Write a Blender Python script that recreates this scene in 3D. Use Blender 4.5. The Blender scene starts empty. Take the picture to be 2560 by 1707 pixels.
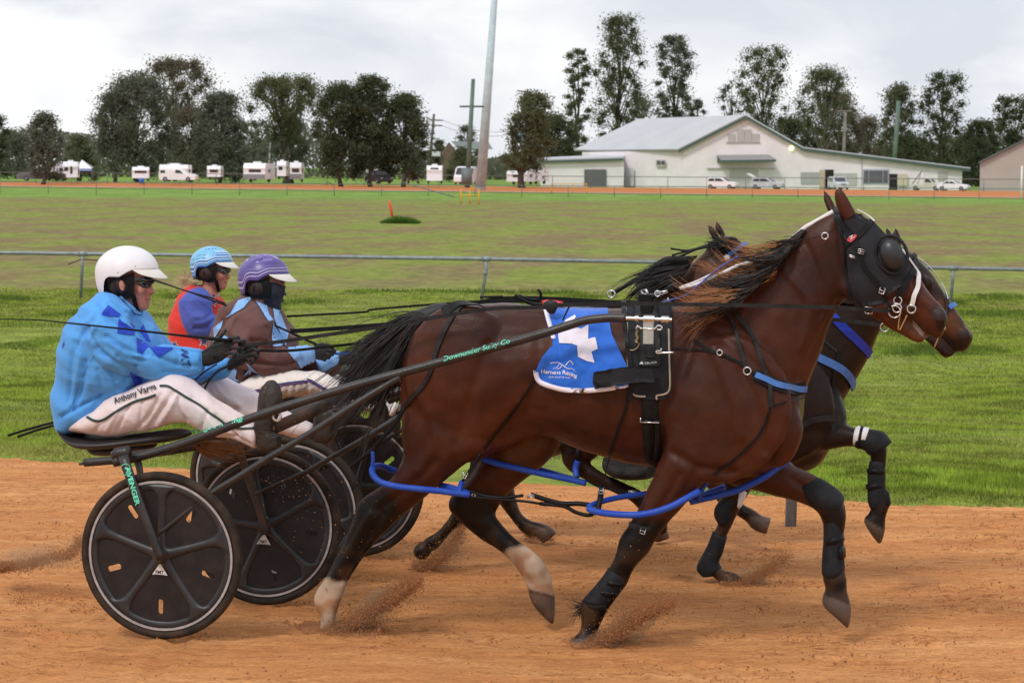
import bpy, math, random
import numpy as np
from mathutils import Vector, Matrix, noise as mnoise
from mathutils.bvhtree import BVHTree
from mathutils.geometry import delaunay_2d_cdt
R = math.radians
sc = bpy.context.scene
rnd = random.Random(7)
# ---------------------------------------------------------------- camera
F = 6803.0; CH = 2.1; CAMY = -12.22
cam_d = bpy.data.cameras.new('camera'); cam = bpy.data.objects.new('camera', cam_d)
sc.collection.objects.link(cam); sc.camera = cam
cam_d.sensor_width = 36; cam_d.lens = 36 * F / 2560
cam_d.clip_start = 0.1; cam_d.clip_end = 6000
pitch = math.atan((853.5 - 419) / F)
cam.matrix_world = Matrix.Translation((0, CAMY, CH)) @ (Matrix.Rotation(R(90) - pitch, 4, 'X') @ Matrix.Rotation(R(0.42), 4, 'Z'))
cam_d.dof.use_dof = True; cam_d.dof.focus_distance = 12.4; cam_d.dof.aperture_fstop = 13
CM = cam.matrix_world.to_3x3(); CO = cam.matrix_world.translation.copy()
# ---------------------------------------------------------------- light
SUN_EL, SUN_AZ = 48, 215     # azimuth clockwise from +Y
w = bpy.data.worlds.new('World'); sc.world = w; w.use_nodes = True
nt = w.node_tree; nt.nodes.clear()
def wn(t, **k):
    n = nt.nodes.new(t)
    for a, b in k.items(): setattr(n, a, b)
    return n
wo = wn('ShaderNodeOutputWorld'); bg = wn('ShaderNodeBackground')
sky = wn('ShaderNodeTexSky', sky_type='NISHITA', sun_disc=False)
sky.sun_elevation = R(SUN_EL); sky.sun_rotation = R(SUN_AZ)
tc = wn('ShaderNodeTexCoord'); mp = wn('ShaderNodeMapping')
mp.inputs['Scale'].default_value = (1.0, 1.0, 2.6); mp.inputs['Location'].default_value = (0.35, 0.2, 0.1)
n1 = wn('ShaderNodeTexNoise'); n1.inputs['Scale'].default_value = 7.5; n1.inputs['Detail'].default_value = 6; n1.inputs['Roughness'].default_value = 0.52
n1.inputs['Distortion'].default_value = 0.6
cr = wn('ShaderNodeValToRGB')
cr.color_ramp.elements[0].position = 0.36; cr.color_ramp.elements[0].color = (7.6, 8.0, 8.8, 1)
cr.color_ramp.elements[1].position = 0.62; cr.color_ramp.elements[1].color = (11.2, 11.2, 11.3, 1)
mx = wn('ShaderNodeMix', data_type='RGBA'); mx.inputs[0].default_value = 0.93
L = nt.links
L.new(tc.outputs['Generated'], mp.inputs[0]); L.new(mp.outputs[0], n1.inputs[0]); L.new(n1.outputs[0], cr.inputs[0])
L.new(sky.outputs[0], mx.inputs[6]); L.new(cr.outputs[0], mx.inputs[7]); L.new(mx.outputs[2], bg.inputs[0])
bg.inputs[1].default_value = 0.088; L.new(bg.outputs[0], wo.inputs[0])
sd = bpy.data.lights.new('sun', 'SUN'); sun = bpy.data.objects.new('sun', sd); sc.collection.objects.link(sun)
sd.energy = 1.5; sd.angle = R(12); sd.color = (1.0, 0.95, 0.88)
_a = R(SUN_AZ); _e = R(SUN_EL)
sdir = Vector((math.sin(_a) * math.cos(_e), math.cos(_a) * math.cos(_e), math.sin(_e)))
sun.rotation_euler = sdir.to_track_quat('Z', 'Y').to_euler()
sc.view_settings.view_transform = 'Standard'; sc.view_settings.look = 'None'
sc.view_settings.exposure = 0.16; sc.view_settings.gamma = 1.0
# ---------------------------------------------------------------- spaces: measured views of the place -> rays
SP = {'D': (0, 0, .91875), 'S': (0, 0, 1), 'R1': (100, 580, 2.904), 'R2': (160, 1050, 2.6133), 'R3': (1700, 440, 2.904),
      'R4': (1200, 700, 2.6133), 'R5': (700, 1050, 2.614), 'R6': (1360, 1050, 2.489), 'R8': (800, 650, 2.851),
      'A1': (440, 960, 3.564), 'A2': (1740, 520, 5.6), 'A3': (1480, 540, 5.6), 'A4': (2040, 560, 4.355),
      'A5': (420, 780, 3.459), 'A6': (230, 600, 7.841), 'A7': (450, 600, 7.126), 'E2': (587.1, 622.5, 9.578, 9.16), 'E3': (469.3, 605.5, 11.57), 'A8': (1480, 700, 5.225),
      'B1': (0, 80, 2.735), 'B2': (800, 80, 2.735), 'B3': (1700, 80, 2.735), 'B4': (1280, 260, 1.8375), 'B5': (0, 360, 2.735), 'B6': (700, 360, 2.735)}
TH = R(13); H = Vector((math.cos(TH), -math.sin(TH), 0)); N = Vector((math.sin(TH), math.cos(TH), 0)); Z = Vector((0, 0, 1))
def S(sp, x, y):
    a = SP[sp]; return a[0] + x / a[2], a[1] + y / a[-1]
def ray(sp, x, y):
    x, y = S(sp, x, y)
    return (CM @ Vector(((x - 1280) / F, -(y - 853.5) / F, -1.0)))
def P(sp, x, y, v):
    d = ray(sp, x, y); t = (v - N.dot(CO)) / N.dot(d); return CO + d * t
def terr(y):
    if y < 2: return 0.0
    if y < 26: 
        t = (y - 2) / 24.0; return -0.7 * t * t * (3 - 2 * t)
    return -0.7
def G(sp, x, y):                    # ground point seen there
    d = ray(sp, x, y)
    z = 0.0
    for _ in range(12):
        t = (z - CO.z) / d.z; p = CO + d * t; z = z * .4 + .6 * terr(p.y)
    return p
def up_to(base, sp, x, y):          # height of a thing that stands on base and reaches that row
    d = ray(sp, x, y); t = (base.y - CO.y) / d.y; return CO + d * t
# ---------------------------------------------------------------- objects
COL = sc.collection
def tag(o, label=None, cat=None, group=None, kind=None):
    if label: o['label'] = label
    if cat: o['category'] = cat
    if group: o['group'] = group
    if kind: o['kind'] = kind
    return o
def empty(name, loc=(0, 0, 0), **k):
    o = bpy.data.objects.new(name, None); o.location = loc; o.empty_display_size = .2; COL.objects.link(o)
    return tag(o, **k)
class MB:
    def __init__(s): s.v = []; s.f = []; s.m = []
    def add(s, v, f, m=0):
        o = len(s.v); s.v += [tuple(a) for a in v]; s.f += [tuple(i + o for i in q) for q in f]; s.m += [m] * len(f); return s
    def box(s, c, sz, rot=None, m=0):
        a, b, d = sz[0] / 2, sz[1] / 2, sz[2] / 2
        vs = [Vector((x, y, z)) for x in (-a, a) for y in (-b, b) for z in (-d, d)]
        if rot is not None: vs = [rot @ q for q in vs]
        vs = [q + Vector(c) for q in vs]
        return s.add(vs, [(0, 1, 3, 2), (4, 6, 7, 5), (0, 4, 5, 1), (2, 3, 7, 6), (0, 2, 6, 4), (1, 5, 7, 3)], m)
    def prism(s, pts, dirv, m=0):    # closed polygon of 3d points extruded along dirv
        n = len(pts); p2 = [Vector(p) + Vector(dirv) for p in pts]
        return s.add([Vector(p) for p in pts] + p2, [tuple(range(n))[::-1], tuple(range(n, 2 * n))] + [(i, (i + 1) % n, n + (i + 1) % n, n + i) for i in range(n)], m)
    def tube(s, pts, r, n=10, m=0, cap=True, flat=1.0, up=None):
        pts = [Vector(p) for p in pts]
        if not hasattr(r, '__len__'): r = [r] * len(pts)
        k = len(pts); vs = []; fs = []; prev = None
        for i, p in enumerate(pts):
            t = (pts[min(i + 1, k - 1)] - pts[max(i - 1, 0)])
            if t.length < 1e-9: t = Vector((0, 0, 1))
            t.normalize()
            if prev is None:
                a = Vector(up) if up is not None else (Z if abs(t.z) < .9 else N)
                prev = a
            x = prev - t * prev.dot(t)
            if x.length < 1e-6: x = t.orthogonal()
            x.normalize(); prev = x; y = t.cross(x)
            for j in range(n):
                q = 2 * math.pi * j / n
                vs.append(p + (x * math.cos(q) + y * math.sin(q) * flat) * r[i])
        for i in range(k - 1):
            for j in range(n):
                fs.append((i * n + j, i * n + (j + 1) % n, (i + 1) * n + (j + 1) % n, (i + 1) * n + j))
        if cap:
            fs.append(tuple(range(n))[::-1]); fs.append(tuple((k - 1) * n + j for j in range(n)))
        return s.add(vs, fs, m)
    def ell(s, c, rx, ry, rz, rot=None, n=16, k=10, m=0):
        vs = []; fs = []
        for i in range(k + 1):
            a = math.pi * i / k
            for j in range(n):
                b = 2 * math.pi * j / n
                q = Vector((rx * math.sin(a) * math.cos(b), ry * math.sin(a) * math.sin(b), rz * math.cos(a)))
                if rot is not None: q = rot @ q
                vs.append(q + Vector(c))
        for i in range(k):
            for j in range(n):
                fs.append((i * n + j, (i + 1) * n + j, (i + 1) * n + (j + 1) % n, i * n + (j + 1) % n))
        return s.add(vs, fs, m)
    def split(s, name, mats, parent=None, smooth=True, auto=None):
        """one object per separate piece (pieces that touch stay together)"""
        n = len(s.v); par = list(range(n))
        def fd(a):
            while par[a] != a: par[a] = par[par[a]]; a = par[a]
            return a
        for f in s.f:
            for q in f[1:]: par[fd(q)] = fd(f[0])
        gr = {}
        for i in range(n): gr.setdefault(fd(i), []).append(i)
        bs = []
        for g in gr.values():
            c = [s.v[i] for i in g]; bs.append([[min(q[k] for q in c) - .002 for k in range(3)], [max(q[k] for q in c) + .002 for k in range(3)], set(g)])
        ch = True
        while ch:
            ch = False
            for i in range(len(bs)):
                for j in range(i + 1, len(bs)):
                    a, b = bs[i], bs[j]
                    if all(a[0][k] < b[1][k] and b[0][k] < a[1][k] for k in range(3)):
                        bs[i] = [[min(a[0][k], b[0][k]) for k in range(3)], [max(a[1][k], b[1][k]) for k in range(3)], a[2] | b[2]]; del bs[j]; ch = True; break
                if ch: break
        for _, _, g in bs:
            ix = {o: i for i, o in enumerate(sorted(g))}; q = MB(); q.v = [s.v[i] for i in sorted(g)]
            q.f = [tuple(ix[i] for i in f) for f in s.f if f[0] in g]; q.m = [0] * len(q.f); o = q.build(name, mats, parent, smooth, auto)
        return o
    def build(s, name, mats, parent=None, smooth=True, auto=None):
        me = bpy.data.meshes.new(name); me.from_pydata(s.v, [], s.f)
        if not isinstance(mats, (list, tuple)): mats = [mats]
        for m_ in mats: me.materials.append(m_)
        if len(mats) > 1: me.polygons.foreach_set('material_index', s.m)
        if smooth: me.polygons.foreach_set('use_smooth', [True] * len(me.polygons))
        me.validate(); me.update()
        if auto is not None:
            try: me.set_sharp_from_angle(angle=R(auto))
            except Exception: pass
        o = bpy.data.objects.new(name, me); COL.objects.link(o)
        if parent is not None:
            o.parent = parent
            o.matrix_parent_inverse = Matrix.Translation(-Vector(parent.location)) if parent.parent is None and parent.type == 'EMPTY' else Matrix.Identity(4)
        return o
RT = Matrix((H, N, Z)).transposed()      # local (along, lateral, up) -> world
def cat(pts, k=4):
    """Catmull-Rom through numeric rows"""
    a = np.array(pts, float); n = len(a); out = []
    for i in range(n - 1):
        p0 = a[max(i - 1, 0)]; p1 = a[i]; p2 = a[i + 1]; p3 = a[min(i + 2, n - 1)]
        for j in range(k):
            t = j / k
            out.append(.5 * ((2 * p1) + (-p0 + p2) * t + (2 * p0 - 5 * p1 + 4 * p2 - p3) * t * t + (-p0 + 3 * p1 - 3 * p2 + p3) * t ** 3))
    out.append(a[-1]); return np.array(out)
def line(sp, pts, v=0.0, k=5):
    """rows (x, y[, v]) of a view -> smooth 3d polyline"""
    rows = [(p[0], p[1], p[2] if len(p) > 2 else v) for p in pts]
    rows = cat(rows, k) if len(rows) > 2 else rows
    return [P(sp, a, b, c) for a, b, c in rows]
def loft(mb, sp, secs, v, n=24, k=4, e=2.2, m=0):
    """closed tube of elliptical sections; sec = (ax, ay, bx, by, half width[, v])"""
    rows = cat([(s_[0], s_[1], s_[2], s_[3], s_[4], s_[5] if len(s_) > 5 else v) for s_ in secs], k)
    vs = []; fs = []; cs = []
    for ax, ay, bx, by, wd, vv in rows:
        A = P(sp, ax, ay, vv); B = P(sp, bx, by, vv); c = (A + B) / 2; h = (A - B) / 2; cs.append(c)
        for j in range(n):
            q = 2 * math.pi * j / n; cc, ss = math.cos(q), math.sin(q)
            cc = math.copysign(abs(cc) ** (2 / e), cc); ss = math.copysign(abs(ss) ** (2 / e), ss)
            vs.append(c + h * cc + N * (max(wd, .002) * ss))
    r = len(rows)
    for i in range(r - 1):
        for j in range(n):
            fs.append((i * n + j, i * n + (j + 1) % n, (i + 1) * n + (j + 1) % n, (i + 1) * n + j))
    d0 = (cs[0] - cs[1]); d1 = (cs[-1] - cs[-2])
    vs.append(cs[0] + d0 * .5); vs.append(cs[-1] + d1 * .5); a = len(vs) - 2; b = a + 1
    for j in range(n):
        fs.append((a, (j + 1) % n, j)); fs.append((b, (r - 1) * n + j, (r - 1) * n + (j + 1) % n))
    mb.add(vs, fs, m); return mb
def fuse(mb, voxel, smooth=3, disp=None):
    """one continuous surface out of overlapping closed shapes -> MB"""
    me = bpy.data.meshes.new('tmp'); me.from_pydata(mb.v, [], mb.f); me.update()
    o = bpy.data.objects.new('tmp', me); COL.objects.link(o)
    md = o.modifiers.new('r', 'REMESH'); md.mode = 'VOXEL'; md.voxel_size = voxel; md.adaptivity = 0
    if smooth:
        sm = o.modifiers.new('s', 'SMOOTH'); sm.factor = .5; sm.iterations = smooth
    dg = bpy.context.evaluated_depsgraph_get(); e = o.evaluated_get(dg); m2 = e.to_mesh()
    nv = len(m2.vertices); co = np.empty(nv * 3); m2.vertices.foreach_get('co', co); co = co.reshape(-1, 3)
    no = np.empty(nv * 3); m2.vertex_normals.foreach_get('vector', no); no = no.reshape(-1, 3)
    fs = [tuple(p.vertices) for p in m2.polygons]
    e.to_mesh_clear(); bpy.data.objects.remove(o); bpy.data.meshes.remove(me)
    if disp is not None: co = co + no * np.array([disp(Vector(c), Vector(nn)) for c, nn in zip(co, no)])[:, None]
    out = MB(); out.v = [tuple(c) for c in co]; out.f = fs; out.m = [0] * len(fs); return out
def bvh_of(mb): return BVHTree.FromPolygons(mb.v, mb.f)
def hit(bv, sp, x, y):
    d = ray(sp, x, y).normalized(); h = bv.ray_cast(CO, d)
    if h[0] is None: return None
    n = h[1]
    if n.dot(d) > 0: n = -n
    return h[0], n
def strap(mb, bv, sp, pts, wd, off=.006, th=.004, k=6, m=0, vfall=None, taper=False):
    """band lying on a surface along a traced line"""
    rows = cat([(p[0], p[1]) for p in pts], k); c = []; nn = []
    for x, y in rows:
        h = hit(bv, sp, x, y)
        if h is None:
            if vfall is not None: h = (P(sp, x, y, vfall), -N)
            else:
                q = bv.find_nearest(P(sp, x, y, c_v(c)))
                h = (q[0], q[1])
        c.append(h[0] + h[1] * off); nn.append(h[1])
    # smooth normals and points a little
    for _ in range(3):
        nn = [(nn[max(i - 1, 0)] + nn[i] * 2 + nn[min(i + 1, len(nn) - 1)]).normalized() for i in range(len(nn))]
        c = [c[0]] + [(c[i - 1] + c[i] * 2 + c[i + 1]) / 4 for i in range(1, len(c) - 1)] + [c[-1]]
    vs = []; fs = []; k2 = len(c)
    for i in range(k2):
        t = (c[min(i + 1, k2 - 1)] - c[max(i - 1, 0)]).normalized(); s_ = t.cross(nn[i]).normalized() * (wd / 2) * (1 if not taper else (1 - .7 * i / k2)); u = nn[i] * th
        vs += [c[i] - s_, c[i] + s_, c[i] + s_ + u, c[i] - s_ + u]
    for i in range(k2 - 1):
        a = i * 4; b = a + 4
        fs += [(a, b, b + 1, a + 1), (a + 1, b + 1, b + 2, a + 2), (a + 2, b + 2, b + 3, a + 3), (a + 3, b + 3, b, a)]
    fs += [(0, 1, 2, 3), (k2 * 4 - 1, k2 * 4 - 2, k2 * 4 - 3, k2 * 4 - 4)]
    mb.add(vs, fs, m); return mb
def c_v(c): return N.dot(c[-1]) if c else 0.0
def ribbon(mb, pts, wd, th=.004, side=None, m=0):
    """flat free band; side = its width direction (default up)"""
    k = len(pts); vs = []; fs = []
    for i in range(k):
        t = (pts[min(i + 1, k - 1)] - pts[max(i - 1, 0)]).normalized()
        s_ = Vector(side) if side is not None else Z
        s_ = (s_ - t * s_.dot(t)).normalized(); u = t.cross(s_) * (th / 2); s_ = s_ * (wd / 2)
        vs += [pts[i] - s_ - u, pts[i] + s_ - u, pts[i] + s_ + u, pts[i] - s_ + u]
    for i in range(k - 1):
        a = i * 4; b = a + 4
        fs += [(a, b, b + 1, a + 1), (a + 1, b + 1, b + 2, a + 2), (a + 2, b + 2, b + 3, a + 3), (a + 3, b + 3, b, a)]
    fs += [(0, 1, 2, 3), (k * 4 - 1, k * 4 - 2, k * 4 - 3, k * 4 - 4)]
    mb.add(vs, fs, m); return mb
def patch(mb, bv, sp, poly, off=.003, m=0, step=None, vfall=None, thick=.0):
    """polygon laid on a surface"""
    xs = [p[0] for p in poly]; ys = [p[1] for p in poly]
    if step is None: step = max((max(xs) - min(xs)), (max(ys) - min(ys))) / 14
    pts = []; n = len(poly)
    for i in range(n):
        a = Vector(poly[i]); b = Vector(poly[(i + 1) % n]); q = max(1, int((b - a).length / step))
        for j in range(q): pts.append(a.lerp(b, j / q))
    nb = len(pts)
    x = min(xs) + step / 2
    while x < max(xs):
        y = min(ys) + step / 2
        while y < max(ys):
            if _inside(x, y, poly): pts.append(Vector((x + rnd.uniform(-.1, .1) * step, y)))
            y += step
        x += step
    r = delaunay_2d_cdt(pts, [], [list(range(nb))], 1, 1e-5)
    V2, Fc = r[0], r[2]; vs = []; nn = []
    for p in V2:
        h = hit(bv, sp, p.x, p.y)
        if h is None:
            if vfall is None:
                cands = [h2 for h2 in nn[-1:]]
                g = P(sp, p.x, p.y, N.dot(vs[-1]) if vs else 0); q = bv.find_nearest(g)
                h = (q[0], -N)
            else: h = (P(sp, p.x, p.y, vfall), -N)
        vs.append(h[0] + h[1] * off); nn.append(h[1])
    if thick:
        k = len(vs); top = [v_ + n_ * thick for v_, n_ in zip(vs, nn)]
        fs = [tuple(f) for f in Fc] + [tuple(i + k for i in f)[::-1] for f in Fc]
        ed = {}
        for f in Fc:
            for i in range(len(f)):
                a, b = f[i], f[(i + 1) % len(f)]; ed[(a, b)] = ed.get((a, b), 0) + 1
        for (a, b) in list(ed):
            if (b, a) not in ed: fs.append((a, b, b + k, a + k))
        mb.add(vs + top, fs, m)
    else: mb.add(vs, [tuple(f) for f in Fc], m)
    return mb
def _inside(x, y, poly):
    c = False; n = len(poly); j = n - 1
    for i in range(n):
        xi, yi = poly[i]; xj, yj = poly[j]
        if (yi > y) != (yj > y) and x < (xj - xi) * (y - yi) / (yj - yi) + xi: c = not c
        j = i
    return c
def text2d(s, bold=0.0, shear=0.0):
    """glyph mesh of a line of writing, unit height, origin at left baseline"""
    c = bpy.data.curves.new('t', 'FONT'); c.body = s; c.size = 1.0; c.offset = bold; c.shear = shear; c.resolution_u = 3
    o = bpy.data.objects.new('t', c); COL.objects.link(o)
    dg = bpy.context.evaluated_depsgraph_get(); me = bpy.data.meshes.new_from_object(o.evaluated_get(dg))
    vs = [(v_.co.x, v_.co.y) for v_ in me.vertices]; fs = [tuple(p.vertices) for p in me.polygons]
    bpy.data.objects.remove(o); bpy.data.curves.remove(c); bpy.data.meshes.remove(me); return vs, fs
def write(mb, bv, sp, s, p0, p1, hgt, off=.004, m=0, bold=0.0, shear=0.0, path=None, vfall=None):
    """write s from p0 to p1 (baseline) with letter height hgt in view units"""
    vs, fs = text2d(s, bold, shear); wmax = max(a for a, b in vs)
    out = []
    for a, b in vs:
        t = a / wmax
        if path is not None:
            q = t * (len(path) - 1); i = min(int(q), len(path) - 2); A = Vector(path[i]); B = Vector(path[i + 1]); o_ = A.lerp(B, q - i); d = (B - A).normalized()
        else:
            A = Vector(p0); B = Vector(p1); o_ = A.lerp(B, t); d = (B - A).normalized()
        u = Vector((d.y, -d.x)); q = o_ + u * (b * hgt / .72)
        h = hit(bv, sp, q.x, q.y) if bv is not None else None
        if h is None: h = (P(sp, q.x, q.y, vfall if vfall is not None else 0), -N)
        out.append(h[0] + h[1] * off)
    mb.add(out, fs, m); return mb
# ---------------------------------------------------------------- materials
def M(name, col, rough=.6, var=.12, scale=18, bump=0., bscale=60, metal=0., attr=None, spec=.5, coat=0., sheen=0., col2=None, stretch=None, detail=4, trans=0.):
    m = bpy.data.materials.new(name); m.use_nodes = True; t = m.node_tree; b = t.nodes['Principled BSDF']
    b.inputs['Roughness'].default_value = rough; b.inputs['Metallic'].default_value = metal
    b.inputs['Specular IOR Level'].default_value = spec; b.inputs['Coat Weight'].default_value = coat
    b.inputs['Sheen Weight'].default_value = sheen
    tcn = t.nodes.new('ShaderNodeTexCoord'); mpn = t.nodes.new('ShaderNodeMapping')
    if stretch: mpn.inputs['Scale'].default_value = stretch
    t.links.new(tcn.outputs['Object'], mpn.inputs[0])
    nz = t.nodes.new('ShaderNodeTexNoise'); nz.inputs['Scale'].default_value = scale; nz.inputs['Detail'].default_value = detail
    t.links.new(mpn.outputs[0], nz.inputs[0])
    mxn = t.nodes.new('ShaderNodeMix'); mxn.data_type = 'RGBA'
    rg = t.nodes.new('ShaderNodeMapRange'); rg.inputs[1].default_value = .3; rg.inputs[2].default_value = .7
    t.links.new(nz.outputs[0], rg.inputs[0]); t.links.new(rg.outputs[0], mxn.inputs[0])
    c = Vector(col[:3])
    if attr:
        at = t.nodes.new('ShaderNodeAttribute'); at.attribute_name = attr
        ml = t.nodes.new('ShaderNodeMix'); ml.data_type = 'RGBA'; ml.blend_type = 'MULTIPLY'; ml.inputs[0].default_value = 1
        t.links.new(at.outputs[0], ml.inputs[6]); t.links.new(mxn.outputs[2], ml.inputs[7]); t.links.new(ml.outputs[2], b.inputs['Base Color'])
        mxn.inputs[6].default_value = (1 - var,) * 3 + (1,); mxn.inputs[7].default_value = (1 + var,) * 3 + (1,)
    else:
        c2 = Vector(col2) if col2 is not None else c * (1 + var)
        c1 = c if col2 is not None else c * (1 - var)
        mxn.inputs[6].default_value = (*c1, 1); mxn.inputs[7].default_value = (*c2, 1); t.links.new(mxn.outputs[2], b.inputs['Base Color'])
    if bump:
        n2 = t.nodes.new('ShaderNodeTexNoise'); n2.inputs['Scale'].default_value = bscale; n2.inputs['Detail'].default_value = 3
        t.links.new(mpn.outputs[0], n2.inputs[0]); bp = t.nodes.new('ShaderNodeBump'); bp.inputs['Strength'].default_value = bump; bp.inputs['Distance'].default_value = .01
        t.links.new(n2.outputs[0], bp.inputs['Height']); t.links.new(bp.outputs[0], b.inputs['Normal'])
    if trans:      # thin leaves: part of the light passes through
        tl = t.nodes.new('ShaderNodeBsdfTranslucent'); ms = t.nodes.new('ShaderNodeMixShader'); ms.inputs[0].default_value = trans
        t.links.new(b.inputs['Base Color'].links[0].from_socket, tl.inputs[0]); t.links.new(b.outputs[0], ms.inputs[1]); t.links.new(tl.outputs[0], ms.inputs[2])
        t.links.new(ms.outputs[0], [n for n in t.nodes if n.type == 'OUTPUT_MATERIAL'][0].inputs[0])
    return m
def srgb(r, g, b):
    return tuple(((c / 255) / 12.92 if c / 255 <= .04045 else ((c / 255 + .055) / 1.055) ** 2.4) for c in (r, g, b))
def setcol(o, cols, name='Col'):
    at = o.data.color_attributes.new(name, 'FLOAT_COLOR', 'POINT')
    a = np.ones((len(cols), 4), np.float32); a[:, :3] = cols; at.data.foreach_set('color', a.ravel())
def proj(pv):
    """world points -> S pixels (used to lay colour patterns measured on the photo into vertex colours)"""
    pv = np.array(pv) - np.array(CO); m = np.array(CM); q = pv @ m
    return 1280 + F * q[:, 0] / -q[:, 2], 853.5 - F * q[:, 1] / -q[:, 2]
K = {}
K['leather'] = M('black_leather', (.009, .009, .010), .45, .3, 30, .15, 90, spec=.15)
K['leather_dusty'] = M('dusty_black_leather', (.018, .018, .019), .5, .4, 20, .2, 70, spec=.2)
K['rubber'] = M('neoprene', (.012, .013, .016), .6, .3, 25, .2, 120, col2=(.020, .021, .025), spec=.15)
K['white_strap'] = M('white_strap', (.72, .7, .7), .5, .08)
K['steel'] = M('steel', (.62, .62, .64), .28, .1, 40, metal=1)
K['brass'] = M('tan_leather', (.4, .22, .08), .5, .2)
K['blue_strap'] = M('blue_strap', srgb(26, 64, 172), .5, .2, 12, spec=.3, col2=srgb(44, 84, 180))
K['blue_pad'] = M('blue_pad', srgb(62, 108, 178), .5, .15, 30)
K['blue_band'] = M('blue_band', srgb(10, 45, 165), .5, .1)
K['red'] = M('red_enamel', (.55, .02, .03), .35, .1)
K['black_paint'] = M('black_painted_steel', (.012, .013, .016), .38, .4, 14, .1, 80, col2=(.034, .028, .026))
K['black_dusty'] = M('dusty_black_plastic', (.012, .012, .015), .5, .4, 9, .1, 60, col2=(.030, .026, .025))
K['rust'] = M('dirt_caked_steel', (.085, .045, .026), .7, .3, 14, .3, 50, col2=(.018, .018, .018))
K['tyre'] = M('tyre_rubber', (.014, .013, .012), .8, .3, 12, .3, 60, col2=(.060, .040, .028), spec=.2)
K['disc'] = M('wheel_disc', (.010, .009, .012), .5, .3, 16, 0, 60, col2=(.022, .017, .017), spec=.35)
K['disc_raised'] = M('wheel_disc_raised', (.016, .018, .023), .42, .2, 10, 0, 60, col2=(.030, .028, .030))
K['rimline'] = M('rim_line', (.36, .33, .33), .5, .2, 30)
K['label_white'] = M('sticker_white', (.6, .57, .57), .5, .05)
K['label_dark'] = M('sticker_print', (.03, .03, .03), .5, .05)
K['mint'] = M('mint_lettering', srgb(96, 214, 178), .5, .15, 60)
K['hoof'] = M('hoof_horn', (.10, .075, .06), .6, .35, 30, .3, 80, col2=(.2, .15, .12))
K['glove'] = M('black_glove', (.008, .008, .010), .6, .3, 40, .4, 110)
K['skin'] = M('skin', srgb(196, 136, 118), .5, .10, 40, .08, 150, col2=srgb(170, 105, 90))
K['lens'] = M('dark_lens', (.006, .006, .008), .08, .1, spec=.8)
K['shell_white'] = M('helmet_white', (.76, .75, .80), .45, .03, 20)
K['visor'] = M('visor_white', (.75, .74, .7), .35, .05)
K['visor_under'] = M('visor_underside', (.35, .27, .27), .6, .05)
K['boot'] = M('boot_leather', (.010, .009, .008), .5, .4, 9, .4, 60, col2=(.045, .028, .016))
K['sole'] = M('boot_sole', (.022, .019, .017), .8, .4, 25, .8, 50, col2=(.055, .045, .04))
K['hair_black'] = M('horse_hair_dark', (.009, .007, .007), .5, .4, 50)
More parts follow.
